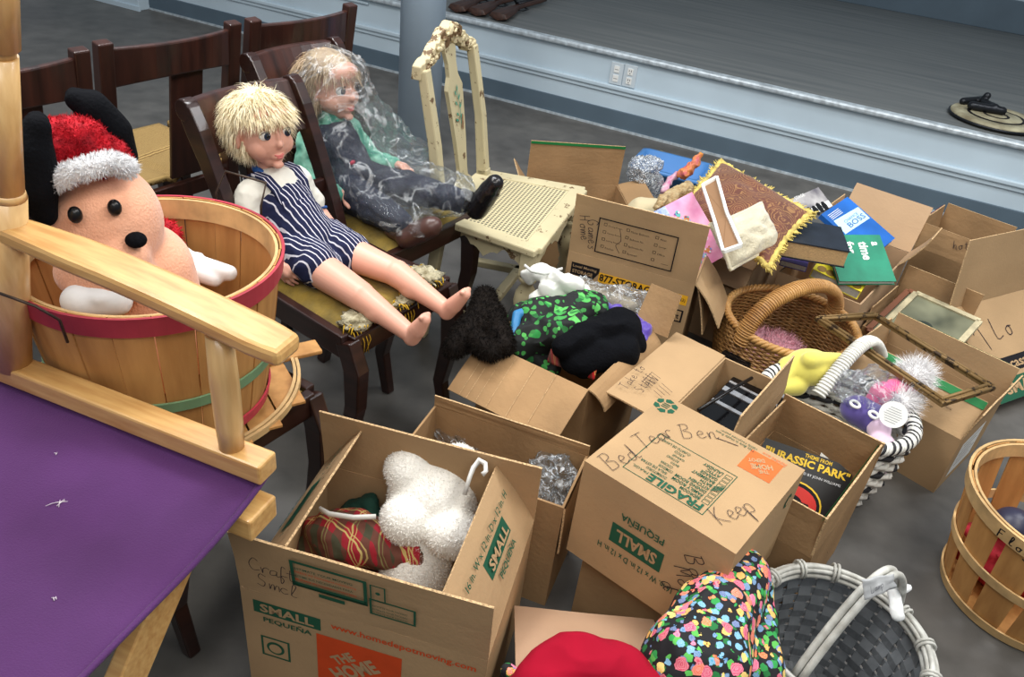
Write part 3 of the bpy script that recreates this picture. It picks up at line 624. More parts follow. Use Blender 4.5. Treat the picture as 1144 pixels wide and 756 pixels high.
def ladder_chair(label, w=0.42, d=0.38, top=0.86):
    t = thing('dining_chair', label, 'chair', (0, 0, 0), 0, 'dark rush-seated chairs in the back row'); y0, y1 = -d / 2, d / 2
    for sx in (-1, 1):
        mb = MB(); strip(mb, [(sx * (w / 2 - 0.02), y0 + 0.02, 0), (sx * (w / 2 - 0.02), y0 + 0.02, 0.45)], (1, 0, 0), 0.038, 0.038); mb.build('leg', DARKW2, t, bevel=0.004, local=True)
        mb = MB(); strip(mb, [(sx * (w / 2 - 0.02), y1 + 0.03, 0), (sx * (w / 2 - 0.02), y1 - 0.015, 0.42), (sx * (w / 2 - 0.02), y1 + 0.02, 0.66), (sx * (w / 2 - 0.02), y1 + 0.06, top + 0.012)], (1, 0, 0), 0.040, [0.036, 0.042, 0.036, 0.030]); mb.build('stile', DARKW2, t, bevel=0.004, local=True)
    for z0, h, nm in ((top - 0.105, 0.10, 'top_rail'),):
        mb = MB(); rr = []
        for i in range(11):
            x = (-0.5 + i / 10) * (w - 0.07); bow = 0.028 * (1 - (2 * i / 10 - 1) ** 2); sag = 0.012 * (1 - (2 * i / 10 - 1) ** 2)
            rr.append([(x, y1 + 0.035 + bow, z0 + sag), (x, y1 + 0.053 + bow, z0 + sag), (x, y1 + 0.066 + bow, z0 + h), (x, y1 + 0.046 + bow, z0 + h)])
        mb.loft(rr, smooth=False); mb.build(nm, DARKW2, t, bevel=0.005, local=True)
    mb = MB(); strip(mb, [(-0.035, y1 - 0.01, 0.45), (-0.035, y1 + 0.05, top - 0.095)], (1, 0, 0), 0.10, 0.012); mb.build('splat', DARKW2, t, bevel=0.003, local=True)
    mb = MB()
    for sx in (-1, 1): mb.bar((sx * (w / 2 - 0.02), y0 + 0.03, 0.41), (sx * (w / 2 - 0.02), y1 - 0.03, 0.41), 0.022, 0.04)
    for y in (y0 + 0.02, y1 - 0.012): mb.bar((-w / 2 + 0.01, y, 0.408), (w / 2 - 0.01, y, 0.408), 0.022, 0.045)
    mb.build('seat_frame', DARKW2, t, bevel=0.003, local=True)
    for sx in (-1, 1): mb = MB(); mb.bar((sx * (w / 2 - 0.02), y0 + 0.03, 0.16), (sx * (w / 2 - 0.02), y1 - 0.0, 0.16), 0.02, 0.02); mb.build('stretcher', DARKW2, t, bevel=0.003, local=True)
    mb = MB(); mb.sheet(lambda u, v: ((u - 0.5) * (w - 0.0), y0 + d * v * 0.95, 0.452 - 0.014 * (min(abs(u - 0.5), abs(v - 0.5)) < 0.02) - 0.016 * (1 - max(abs(2 * u - 1), abs(2 * v - 1)))), 20, 20)
    mb.build('rush_seat', RUSH, t, solid=0.02, local=True)
    return t
ch2 = ladder_chair('dark ladder-back rush chair with its whole curved top rail in view, middle of back row')
ch3 = dup(ch2, fsz(-2.150, 1.745, 0), RB, 'dark ladder-back chair farthest along the back row, nearest the round column')
ch1 = dup(ch2, fsz(-2.125, 0.84, 0), RB, 'dark ladder-back chair cut off behind the wooden post of the director chair')
ch2.location = fsz(-2.15, 1.295, 0); ch2.rotation_euler = (0, 0, RB); WM[ch2.name] = M.Translation(fsz(-2.15, 1.295, 0)) @ M.Rotation(RB, 4, 'Z')
# ---------------------------------------------------------------- white cane chair
def chipped(name, c, c2, amt=0.62):
    m = mat(name, c, 0.55, 0.1, 4, spec=0.3); nt, b = nodes(m); tc = nt.nodes.new('ShaderNodeTexCoord'); n = nt.nodes.new('ShaderNodeTexNoise'); n.inputs['Scale'].default_value = 26; n.inputs['Detail'].default_value = 8; n.inputs['Roughness'].default_value = 0.7
    r = nt.nodes.new('ShaderNodeValToRGB'); r.color_ramp.interpolation = 'CONSTANT'; r.color_ramp.elements[1].position = amt; r.color_ramp.elements[0].color = (0, 0, 0, 1); r.color_ramp.elements[1].color = (1, 1, 1, 1)
    mx = nt.nodes.new('ShaderNodeMixRGB'); mx.inputs[2].default_value = lin(c2); src = b.inputs['Base Color'].links[0].from_socket
    nt.links.new(tc.outputs['Object'], n.inputs['Vector']); nt.links.new(n.outputs[0], r.inputs[0]); nt.links.new(r.outputs[0], mx.inputs[0]); nt.links.new(src, mx.inputs[1]); nt.links.new(mx.outputs[0], b.inputs['Base Color']); return m
CREAM = chipped('chipped_cream_paint', (196, 184, 148), (108, 86, 62), 0.60); CREAM2 = chipped('chipped_carving', (200, 186, 150), (108, 84, 58), 0.535)
CANE = bpy.data.materials.new('cane_weave'); CANE.use_nodes = True
nt, b = nodes(CANE); tc = nt.nodes.new('ShaderNodeTexCoord'); mp = nt.nodes.new('ShaderNodeMapping'); mp.inputs['Scale'].default_value = (85, 85, 85); mp.inputs['Rotation'].default_value = (0, 0, R(0))
vo = nt.nodes.new('ShaderNodeTexVoronoi'); vo.inputs['Randomness'].default_value = 0.0; vo.inputs['Scale'].default_value = 1.0; rp = nt.nodes.new('ShaderNodeValToRGB')
rp.color_ramp.elements[0].position = 0.32; rp.color_ramp.elements[1].position = 0.42; rp.color_ramp.elements[0].color = lin((70, 64, 52)); rp.color_ramp.elements[1].color = lin((200, 188, 150))
nt.links.new(tc.outputs['Object'], mp.inputs[0]); nt.links.new(mp.outputs[0], vo.inputs['Vector']); nt.links.new(vo.outputs['Distance'], rp.inputs[0]); nt.links.new(rp.outputs[0], b.inputs['Base Color']); b.inputs['Roughness'].default_value = 0.6
def wc(x, y, z): return (x, y, z)
t = thing('cane_chair', 'cream chair with chipped paint, carved crest and woven cane seat in front of the column', 'chair', V((0.961, -0.276, 0)) * -0.68 + V((0.276, 0.961, 0)) * 2.155, R(74))
F0, B0, WF, WB = -0.155, 0.150, 0.235, 0.182
mb = MB()
def quad(x0, x1, y): return (x0, y), (x1, y)
for (a, bb) in (((-WF, F0), (WF, F0)), ((-WB, B0), (WB, B0))): mb.bar((a[0], a[1], 0.432), (bb[0], bb[1], 0.432), 0.055, 0.022)
for sx in (-1, 1): mb.bar((sx * WF, F0 - 0.018, 0.4312), (sx * WB, B0 + 0.018, 0.4312), 0.051, 0.0215)
mb.build('seat_frame', CREAM, t, bevel=0.005, local=True)
mb = MB(); mb.sheet(lambda u, v: ((u - 0.5) * 2 * (WF + (WB - WF) * v - 0.02), F0 + 0.02 + (B0 - F0 - 0.04) * v, 0.437), 6, 6); mb.build('cane_panel', CANE, t, local=True)
mb = MB()
def apron(p, q):
    p, q = V(p), V(q); n = 24; top = []; bot = []
    for i in range(n + 1):
        u = i / n; c = p.lerp(q, u); s_ = 0.052 + 0.016 * cos(u * 4 * pi) - 0.012 * abs(sin(u * 6 * pi)); top.append(c); bot.append(c - V((0, 0, s_)))
    nn = (q - p).normalized().cross(V((0, 0, 1))) * 0.018
    mb.loft([[a, b_, b_ - nn, a - nn] for a, b_ in zip(top, bot)], smooth=False)
apron((-WF + 0.02, F0 - 0.012, 0.424), (WF - 0.02, F0 - 0.012, 0.424)); apron((WF - 0.006, F0 + 0.02, 0.424), (WB - 0.0, B0 - 0.02, 0.424)); apron((-WB, B0 - 0.02, 0.424), (-WF + 0.006, F0 + 0.02, 0.424)); apron((WB, B0, 0.424), (-WB, B0, 0.424))
mb.build('apron', CREAM, t, local=True)
for sx in (-1, 1):
    mb = MB(); mb.box((sx * (WF - 0.018), F0 + 0.008, 0.385), (0.045, 0.045, 0.08)); mb.lathe([(0.016, 0.345), (0.026, 0.335), (0.026, 0.325), (0.015, 0.315), (0.030, 0.285), (0.034, 0.255), (0.028, 0.225), (0.017, 0.20), (0.022, 0.19), (0.017, 0.18), (0.024, 0.15), (0.020, 0.12), (0.024, 0.10), (0.024, 0.06), (0.016, 0.05), (0.024, 0.025), (0.018, 0.0)], 18, (sx * (WF - 0.018), F0 + 0.008, 0), cap=True); mb.build('leg', CREAM, t, local=True)
    mb = MB(); strip(mb, [(sx * (WB - 0.012), B0 + 0.04, 0), (sx * (WB - 0.012), B0 - 0.002, 0.40), (sx * (WB - 0.012), B0 + 0.004, 0.46)], (1, 0, 0), 0.034, [0.03, 0.036, 0.036]); mb.build('leg', CREAM, t, bevel=0.004, local=True)
    mb = MB(); strip(mb, [(sx * (WB - 0.012), B0 + 0.004, 0.44), (sx * (WB - 0.012), B0 + 0.03, 0.63), (sx * (WB - 0.014), B0 + 0.075, 0.835)], (1, 0, 0), 0.034, [0.036, 0.03, 0.028]); mb.build('back_post', CREAM, t, bevel=0.005, local=True)
mb = MB()
for (p, q) in (((-WF + 0.03, F0 + 0.01, 0.12), (-WB + 0.02, B0 + 0.02, 0.12)), ((WF - 0.03, F0 + 0.01, 0.12), (WB - 0.02, B0 + 0.02, 0.12)), ((-0.2, 0, 0.12), (0.2, 0, 0.12))): mb.bar(p, q, 0.03, 0.024)
mb.build('stretcher', CREAM, t, bevel=0.004, local=True)
def backy(z): return B0 + 0.004 + 0.071 * max(0, (z - 0.44) / 0.395) ** 1.25
mb = MB(); ring = []                                        # vase-shaped splat
for z, hw in ((0.445, 0.062), (0.470, 0.060), (0.490, 0.030), (0.52, 0.028), (0.60, 0.036), (0.68, 0.044), (0.735, 0.050), (0.752, 0.052), (0.765, 0.044), (0.785, 0.030), (0.82, 0.028), (0.850, 0.036), (0.88, 0.036)):
    y = backy(z); ring.append([(-hw, y - 0.006, z), (hw, y - 0.006, z), (hw, y + 0.006, z), (-hw, y + 0.006, z)])
mb.loft(ring, smooth=False); sp = mb.build('splat', CREAM, t, local=True)
LEAFG = mat('painted_leaf_green', (62, 138, 116), 0.6); BROWNP = mat('bare_wood_brown', (138, 104, 74), 0.7)
mb = MB(); f = Face(mb, (0, backy(0.70) - 0.0085, 0.70), (1, 0, 0), (0, (backy(0.75) - backy(0.65)) / 0.1, 1)); f.lift = 0.0015
f.line([(0.0, -0.05), (0.004, 0.0), (-0.004, 0.05)], 0.003, 0)
for (x, y, a) in ((0.01, -0.03, 40), (-0.012, -0.02, 140), (0.014, 0.0, 50), (-0.014, 0.012, 130), (0.010, 0.026, 60), (-0.012, 0.04, 120), (0.002, 0.052, 90), (-0.02, -0.035, 160)):
    c, s_ = cos(R(a)), sin(R(a)); f.poly([(x - c * 0.011, y - s_ * 0.011), (x - s_ * 0.004, y + c * 0.004), (x + c * 0.011, y + s_ * 0.011), (x + s_ * 0.004, y - c * 0.004)][::-1], 0)
for (x, y) in ((0.016, -0.05), (0.018, -0.035), (0.013, -0.062)): f.disc(x, y, 0.006, 1, ry=0.009)
mb.build('painted_flowers', [LEAFG, BROWNP], sp, local=True)
prof = []                                                   # carved crest rail
for i in range(41):
    u = -1 + 2 * i / 40; x = u * (WB + 0.008); z = 0.845 + 0.075 * (0.5 + 0.5 * cos(u * pi)) + 0.010 * abs(cos(u * 11)); y = backy(0.86) + 0.006
    th = 0.036 + 0.018 * (0.5 + 0.5 * cos(u * pi)); bump = 0.004 * sin(u * 40)
    prof.append([(x, y - 0.016 - bump, z - th), (x, y + 0.016, z - th), (x, y + 0.014, z), (x, y - 0.014 - bump, z)])
mb = MB(); mb.loft(prof, smooth=False); cr = mb.build('crest_rail', CREAM2, t, bevel=0.003, local=True)
mb = MB(); rg = random.Random(3)
for i in range(30):
    u = -0.95 + 1.9 * i / 29; x = u * WB; z = 0.842 + 0.066 * (0.5 + 0.5 * cos(u * pi)) - 0.008; mb.ell((x, backy(0.86) - 0.011, z + rg.uniform(-0.008, 0.008)), (0.010, 0.005, 0.007), seg=8, rings=6)
for q, r in ((0, 0.024),): mb.ell((0, backy(0.88) - 0.014, 0.902), (0.026, 0.012, 0.026)); mb.tube([(0.016 * cos(a / 3) * (1 - a / 26), backy(0.88) - 0.028, 0.902 + 0.016 * sin(a / 3) * (1 - a / 26)) for a in range(22)], 0.004, 6)
mb.build('carving', CREAM2, cr, local=True)
# ---------------------------------------------------------------- director chair
PINE = mat('varnished_beech', (218, 176, 112), 0.32, 0.22, 7, stretch=(1.5, 14, 14), col2=(190, 140, 80), spec=0.5, coat=0.4, detail=5)
PINE2 = mat('varnished_beech_post', (224, 186, 128), 0.34, 0.2, 7, stretch=(12, 12, 1.2), col2=(202, 158, 100), spec=0.5, coat=0.3, detail=5)
PURPLE = mat('purple_canvas', (84, 46, 98), 0.85, 0.12, 5, bump=0.25, bscale=400, spec=0.2, sheen=0.1)
p0 = at(308, 505, 0.66); t = thing('director_chair', 'tall folding director chair with a purple canvas seat and pale varnished arms', 'chair', (p0.x, p0.y, 0), R(-18))
# local x: along the arm to the front, local y: away from the near side (near = -y)
mb = MB(); mb.bar((-0.62, -0.018, 0.643), (0, -0.018, 0.643), 0.040, 0.034); mb.build('seat_rail', PINE, t, bevel=0.004, local=True)
mb = MB(); mb.bar((-0.62, -0.51, 0.643), (0, -0.51, 0.643), 0.040, 0.034); mb.build('seat_rail', PINE, t, bevel=0.004, local=True)
mb = MB(); mb.sheet(lambda u, v: (-0.60 + 0.592 * u + 0.003 * sin(v * 9), -0.005 - 0.515 * v, 0.622 - 0.030 * sin(pi * v) + 0.004 * NZ.noise(V((u * 4, v * 4, 0)))), 30, 30); st = mb.build('canvas_seat', PURPLE, t, solid=0.004, local=True)
mb = MB(); mb.tube([(-0.010 + 0.003 * sin(v * 9), -0.005 - 0.515 * v, 0.622 - 0.030 * sin(pi * v)) for v in [i / 20 for i in range(21)]], 0.0045, 8); mb.build('hem', PURPLE, st, local=True)
LINT = mat('pale_lint', (206, 196, 206), 0.9)
rg = random.Random(5)
for (x, y, n, r) in ((-0.23, -0.165, 5, 0.014), (-0.20, -0.40, 26, 0.022), (-0.12, -0.28, 3, 0.004), (-0.3, -0.1, 2, 0.004), (-0.36, -0.22, 2, 0.004)):
    mb = MB()
    for k in range(n):
        a, q = rg.uniform(0, 6.3), rg.random() * r * (0.4 if n > 6 else 1); c = V((x + q * cos(a), y + q * sin(a), 0.6255 - 0.030 * sin(pi * (-y - 0.005) / 0.515))); e = V((rg.uniform(-1, 1), rg.uniform(-1, 1), 0)).normalized() * rg.uniform(0.002, r * 0.7)
        mb.tube([c - e, c + V((0, 0, 0.001)), c + e], 0.0006, 4)
    mb.build('lint', LINT, st, local=True)
for y in (-0.018, -0.51):
    mb = MB(); mb.lathe([(0.017, 0.655), (0.019, 0.70), (0.0195, 0.78), (0.017, 0.85)], 20, (-0.060, y, 0), cap=True); mb.build('arm_post', PINE2, t, local=True)
    mb = MB()                                               # turned back post
    for z0, z1, r0, r1 in ((0.655, 0.955, 0.026, 0.0245), (0.955, 0.965, 0.0245, 0.0215), (0.965, 1.145, 0.0215, 0.0190), (1.145, 1.155, 0.0165, 0.0165), (1.155, 1.30, 0.0215, 0.021)):
        def c(z): return V((-0.462 + 0.27 * (z - 0.66), y, z))
        mb.tube([c(z0), c(z1)], [r0, r1], 20)
    mb.build('back_post', PINE2, t, local=True)
    mb = MB(); rr = []; N = 22
    for i in range(N + 1):
        u = i / N; x = -0.435 + 0.482 * u; hw = 0.020 + 0.010 * min(1, u * 3) * (1 - max(0, (u - 0.93) / 0.07) * 0.55); z = 0.905 - 0.045 * u + 0.010 * sin(u * pi); th = 0.024; e = 1 - max(0, (0.06 - u) / 0.06) * 0.5
        rr.append([(x, y - hw * e, z - th / 2), (x, y + hw * e, z - th / 2), (x, y + hw * e, z + th / 2), (x, y - hw * e, z + th / 2)])
    mb.loft(rr, smooth=False); mb.build('armrest', PINE, t, bevel=0.007, local=True)
    mb = MB(); mb.box((-0.045, y - 0.030, 0.577), (0.11, 0.060, 0.040)); mb.build('bracket', PINE, t, bevel=0.004, local=True)
    mb = MB(); mb.hexa([(-0.60, y - 0.015, 0.57), (-0.045, y - 0.015, 0.565), (-0.045, y + 0.012, 0.565), (-0.60, y + 0.012, 0.57), (-0.60, y - 0.015, 0.612), (-0.010, y - 0.015, 0.612), (-0.010, y + 0.012, 0.612), (-0.60, y + 0.012, 0.612)]); mb.build('cleat', PINE, t, bevel=0.003, local=True)
for x in (-0.10, -0.50):
    for (a, b_, dx) in ((-0.045, -0.62, 0), (-0.495, -0.06, -0.028)):
        mb = MB(); mb.bar((x + dx, a, 0.565), (x + dx, b_, 0.0), 0.026, 0.066, up=V((0, 1, 0.5))); mb.build('leg', PINE, t, bevel=0.003, local=True)
# ---------------------------------------------------------------- dolls
SKIN = mat('doll_vinyl', (226, 168, 146), 0.38, 0.05, 4, spec=0.4); SKIN.node_tree.nodes['Principled BSDF'].inputs['Subsurface Weight'].default_value = 0.06
SKIN.node_tree.nodes['Principled BSDF'].inputs['Subsurface Radius'].default_value = (0.01, 0.005, 0.003)
LIPS = mat('doll_lips', (206, 112, 106), 0.4); EYEW = mat('doll_eye_white', (235, 232, 228), 0.15); IRIS = mat('doll_iris', (34, 46, 68), 0.12); LASH = mat('doll_lash', (30, 22, 22), 0.7); BROW = mat('doll_brow', (190, 140, 108), 0.8); BLUSH = mat('doll_blush', (226, 140, 122), 0.5)
def hand(prims, w, d, palm_n, side):
    """a little hand at wrist w, pointing along d, palm facing palm_n; thumb on the given side"""
    w, d, n = V(w), V(d).normalized(), V(palm_n).normalized(); n = (n - d * n.dot(d)).normalized(); x = d.cross(n).normalized() * side
    prims.append(('c', w, w + d * 0.030, 0.0125, 0.0135)); prims.append(('c', w + d * 0.018 + x * 0.009, w + d * 0.031 + x * 0.011, 0.0095, 0.0085)); prims.append(('c', w + d * 0.018 - x * 0.009, w + d * 0.030 - x * 0.011, 0.0095, 0.0085))
    for k, (o, L) in enumerate(((0.0145, 0.022), (0.005, 0.026), (-0.0048, 0.024), (-0.0140, 0.018))):
        a = w + d * 0.034 + x * o; b = a + d * L * 0.55 + n * 0.003 + x * o * 0.25; c = b + d * L * 0.45 + n * (0.009 + 0.001 * k)
        prims.append(('c', a, b, 0.0047, 0.0043)); prims.append(('c', b, c, 0.0043, 0.0036))
    a = w + d * 0.010 + x * 0.012; b = a + d * 0.014 + x * 0.012 + n * 0.004; prims.append(('c', a, b, 0.0056, 0.005)); prims.append(('c', b, b + d * 0.014 + x * 0.003 + n * 0.003, 0.005, 0.004))
def foot(prims, an, toe):
    an, toe = V(an), V(toe); d = (toe - an).normalized(); heel = an - d * 0.012
    prims.append(('c', heel, an + d * 0.03, 0.0195, 0.0185)); prims.append(('c', an + d * 0.02, toe, 0.0195, 0.0135))
def head_prims(c, yaw=0.0, pitch=0.0, k=1.0):
    """head looking along local -y"""
    rot = Euler((pitch, 0, yaw)).to_matrix(); c = V(c)
    def q(x, y, z): return c + rot @ (V((x, y, z)) * k)
    e = lambda p, r: ('e', q(*p), tuple(v * k for v in r), rot)
    pr = [e((0, 0.006, 0.020), (0.066, 0.074, 0.068)), e((0, -0.018, -0.018), (0.058, 0.054, 0.056)), e((0, -0.030, -0.056), (0.030, 0.030, 0.024)),
          e((0.028, -0.034, -0.028), (0.030, 0.028, 0.028)), e((-0.028, -0.034, -0.028), (0.030, 0.028, 0.028)), e((0, -0.034, -0.040), (0.036, 0.030, 0.026)), e((0, -0.070, -0.018), (0.0105, 0.013, 0.010)), e((0, -0.066, -0.004), (0.007, 0.010, 0.018)),
          e((0, -0.058, -0.048), (0.018, 0.014, 0.010)), e((0, -0.060, -0.070), (0.014, 0.010, 0.009)), e((0, -0.045, 0.040), (0.050, 0.026, 0.030)),
          e((0.066, 0.004, -0.016), (0.007, 0.016, 0.020)), e((-0.066, 0.004, -0.016), (0.007, 0.016, 0.020))]
    return pr, q, rot
def face_parts(parent, q, rot, k=1.0):
    for sx in (-1, 1):
        mb = MB(); ex = 0.027 * sx
        mb.ell(q(ex, -0.0565, 0.004), (0.0140 * k, 0.0100 * k, 0.0122 * k), rot, 18, 12, 0)
        ey = mb.build('eye', EYEW, parent, local=True)
        mb = MB(); mb.ell(q(ex + 0.002, -0.0655, 0.004), (0.0088 * k, 0.0030 * k, 0.0092 * k), rot, 18, 10, 0); mb.ell(q(ex + 0.002, -0.0678, 0.004), (0.0042 * k, 0.0016 * k, 0.0046 * k), rot, 12, 8, 1); mb.ell(q(ex + 0.006, -0.0686, 0.0075), (0.0014 * k, 0.001 * k, 0.0014 * k), rot, 8, 6, 2)
        mb.build('iris', [IRIS, BLACK, WHITE], ey, local=True)
        mb = MB()
        for i in range(13):
            u = -1 + 2 * i / 12; p = V((ex + u * 0.0150, -0.0655 + 0.004 * u * u, 0.0145 - 0.0065 * u * u)); mb.tube([q(*p), q(p.x + 0.002 * u, p.y - 0.0045, p.z + 0.0035)], [0.0006 * k, 0.0002 * k], 4)
        mb.tube([q(ex + u * 0.0160, -0.0648 + 0.004 * u * u, 0.0145 - 0.0070 * u * u) for u in [-1 + 2 * i / 10 for i in range(11)]], 0.0008 * k, 5)
        mb.build('eyelashes', LASH, parent, local=True)
        mb = MB(); mb.tube([q(ex + u * 0.015, -0.0655 + 0.004 * u * u + 0.004 * max(0, u * sx), 0.0395 - 0.006 * u * u) for u in [-1 + i / 4 for i in range(9)]], [0.0004 * k] + [0.0009 * k] * 7 + [0.0003 * k], 5); mb.build('eyebrow', BROW, parent, local=True)
    mb = MB(); mb.tube([q(u * 0.0125, -0.0705 + 0.004 * u * u, -0.0450 + 0.0022 * u * u) for u in [-1 + i / 5 for i in range(11)]], [0.0006 * k] + [0.0024 * k] * 9 + [0.0006 * k], 6); mb.tube([q(u * 0.009, -0.0705 + 0.004 * u * u, -0.0498 + 0.002 * u * u) for u in [-1 + i / 4 for i in range(9)]], [0.0006 * k] + [0.0030 * k] * 7 + [0.0006 * k], 6); mb.build('lips', LIPS, parent, local=True)
def stripes_mat(name, c1, c2, period, duty=0.3):
    m = bpy.data.materials.new(name); m.use_nodes = True; nt, b = nodes(m); b.inputs['Roughness'].default_value = 0.85; b.inputs['Specular IOR Level'].default_value = 0.2
    tc = nt.nodes.new('ShaderNodeTexCoord'); se = nt.nodes.new('ShaderNodeSeparateXYZ'); nt.links.new(tc.outputs['Object'], se.inputs[0])
    nz = nt.nodes.new('ShaderNodeTexNoise'); nz.inputs['Scale'].default_value = 16; nt.links.new(tc.outputs['Object'], nz.inputs['Vector'])
    a0 = nt.nodes.new('ShaderNodeMath'); a0.operation = 'MULTIPLY_ADD'; a0.inputs[1].default_value = 0.007; nt.links.new(nz.outputs[0], a0.inputs[0])
    dg = nt.nodes.new('ShaderNodeMath'); dg.operation = 'MULTIPLY_ADD'; dg.inputs[1].default_value = 0.16; nt.links.new(se.outputs[1], dg.inputs[0]); nt.links.new(se.outputs[0], dg.inputs[2]); nt.links.new(dg.outputs[0], a0.inputs[2])
    d = nt.nodes.new('ShaderNodeMath'); d.operation = 'DIVIDE'; d.inputs[1].default_value = period; nt.links.new(a0.outputs[0], d.inputs[0])
    fr = nt.nodes.new('ShaderNodeMath'); fr.operation = 'FRACT'; nt.links.new(d.outputs[0], fr.inputs[0])
    lt = nt.nodes.new('ShaderNodeMath'); lt.operation = 'LESS_THAN'; lt.inputs[1].default_value = duty; nt.links.new(fr.outputs[0], lt.inputs[0])
    mx = nt.nodes.new('ShaderNodeMixRGB'); mx.inputs[1].default_value = lin(c1); mx.inputs[2].default_value = lin(c2); nt.links.new(lt.outputs[0], mx.inputs[0]); nt.links.new(mx.outputs[0], b.inputs['Base Color']); return m
OVERALL = stripes_mat('navy_pinstripe', (32, 36, 66), (206, 204, 214), 0.0112, 0.20)
TEE = mat('white_tee', (226, 222, 210), 0.9, 0.05, 12); TEEB = mat('blue_collar', (40, 84, 148), 0.8); BUTTON = mat('red_button', (190, 40, 70), 0.4)
HAIR1 = mat('pale_blond_hair', (246, 236, 206), 0.5, 0.3, 60, col2=(226, 208, 166), spec=0.4); HAIR2 = mat('ash_blond_hair', (198, 174, 142), 0.5, 0.3, 60, col2=(158, 132, 104), spec=0.4)
# the blonde doll in striped overalls
dl = thing('doll', 'large doll with short shaggy blond hair and navy striped overalls, bare legs stretched out', 'doll', fsz(-1.30, 1.20, 0.455), RZ)
hc = (-0.004, 0.160, 0.306)
hp, q, rot = head_prims(hc, yaw=R(-8), pitch=R(-4), k=0.98)
pr = hp + [('c', (0, 0.150, 0.19), (-0.002, 0.152, 0.245), 0.026, 0.026), ('c', (0, 0.03, 0.07), (0, 0.12, 0.145), 0.058, 0.062), ('c', (-0.05, 0.137, 0.172), (0.05, 0.137, 0.172), 0.028, 0.028)]
pr += [('c', (-0.075, 0.137, 0.168), (-0.108, 0.115, 0.075), 0.026, 0.021), ('c', (-0.108, 0.110, 0.080), (-0.098, 0.012, 0.050), 0.021, 0.013)]
pr += [('c', (0.075, 0.137, 0.168), (0.112, 0.105, 0.082), 0.026, 0.021), ('c', (0.112, 0.105, 0.082), (0.098, 0.022, 0.055), 0.021, 0.013)]
hand(pr, (-0.098, 0.012, 0.050), (0.05, -0.8, -0.60), (0.9, 0, -0.3), -1); hand(pr, (0.098, 0.022, 0.055), (-0.1, -1, -0.25), (-0.9, 0, -0.3), 1)
pr += [('c', (-0.042, 0.005, 0.050), (-0.058, -0.205, 0.036), 0.048, 0.034), ('c', (-0.058, -0.205, 0.036), (-0.056, -0.355, 0.000), 0.033, 0.019)]
pr += [('c', (0.045, -0.015, 0.052), (0.066, -0.200, 0.044), 0.046, 0.031), ('c', (0.066, -0.200, 0.044), (0.070, -0.352, 0.008), 0.033, 0.019)]
pr += [('e', (-0.057, -0.255, 0.020), (0.030, 0.045, 0.028)), ('e', (0.068, -0.250, 0.026), (0.030, 0.045, 0.028))]
foot(pr, (-0.056, -0.362, 0.004), (-0.058, -0.392, 0.058)); foot(pr, (0.070, -0.360, 0.012), (0.068, -0.402, 0.072))
for (bx, by, bz) in ((-0.058, -0.394, 0.066), (0.068, -0.405, 0.080)):
    for k in range(5): pr.append(('e', (bx + (k - 2) * 0.0065, by + 0.003, bz + 0.003 - abs(k - 1.5) * 0.0015), (0.0045, 0.0065, 0.006)))
body = soft(pr, 0.0024, 5); body.build('body', SKIN, dl, local=True)
face_parts(dl, q, rot, 0.98)
ov = soft([('c', (0, 0.025, 0.075), (0, 0.115, 0.145), 0.068, 0.071), ('c', (-0.038, 0.012, 0.056), (-0.046, -0.060, 0.048), 0.058, 0.053), ('c', (0.040, 0.0, 0.058), (0.050, -0.062, 0.050), 0.058, 0.053), ('e', (0, 0.02, 0.055), (0.088, 0.075, 0.056))], 0.004, 3, 0.006, 26)
ov.v = [p for p in ov.v]
o = ov.build('overalls', OVERALL, dl, local=True)
for sx in (-1, 1):
    mb = MB(); pts = [(sx * 0.034, 0.060, 0.165), (sx * 0.040, 0.076, 0.195), (sx * 0.044, 0.106, 0.215), (sx * 0.044, 0.140, 0.216), (sx * 0.040, 0.176, 0.195), (sx * 0.034, 0.195, 0.150)]
    strip(mb, pts, (1, 0, 0), 0.026, 0.006); mb.build('strap', OVERALL, o, solid=0, local=True)
    mb = MB(); mb.ell((sx * 0.034, 0.052, 0.158), (0.006, 0.004, 0.006), seg=10, rings=6); mb.build('button', BUTTON, o, local=True)
mb = MB(); bib = []
for k in range(2):
    mb.ell((-0.070 + 0.006 * k, -0.008 + 0.035 * k, 0.085 - 0.02 * k), (0.005, 0.005, 0.005), seg=10, rings=6); mb.build('button', BUTTON, o, local=True); mb = MB()
mb.sheet(lambda u, v: (-0.046 + 0.092 * u, 0.058 - 0.045 * (1 - v) - 0.020 * sin(u * pi) + 0.004 * NZ.noise(V((u * 5, v * 5, 2))), 0.075 + 0.098 * v), 12, 12); mb.build('bib', OVERALL, o, solid=0.005, local=True)
tee = soft([('c', (0, 0.095, 0.13), (0, 0.125, 0.165), 0.067, 0.062), ('c', (-0.055, 0.137, 0.172), (0.055, 0.137, 0.172), 0.037, 0.037), ('c', (-0.072, 0.137, 0.168), (-0.098, 0.122, 0.104), 0.035, 0.036), ('c', (0.072, 0.137, 0.168), (0.100, 0.118, 0.106), 0.035, 0.036)], 0.004, 3, 0.004, 30)
tb = tee.build('shirt', TEE, dl, local=True)
mb = MB(); mb.tube([(0.030 * cos(a) - 0.001, 0.148 + 0.030 * sin(a), 0.216 - 0.008 * (sin(a) < 0) * abs(sin(a))) for a in [2 * pi * i / 24 for i in range(24)]], 0.009, 8, loop=True); mb.build('collar', TEEB, tb, local=True)
for sx, p in ((-1, (-0.102, 0.120, 0.094)), (1, (0.104, 0.115, 0.096))):
    mb = MB(); ax = V((sx * -0.33, -0.22, -0.93)).normalized(); e1 = ax.orthogonal().normalized(); e2 = ax.cross(e1); mb.tube([V(p) + e1 * 0.033 * cos(a) + e2 * 0.033 * sin(a) for a in [2 * pi * i / 20 for i in range(20)]], 0.0035, 6, loop=True); mb.build('sleeve_band', TEEB, tb, local=True)
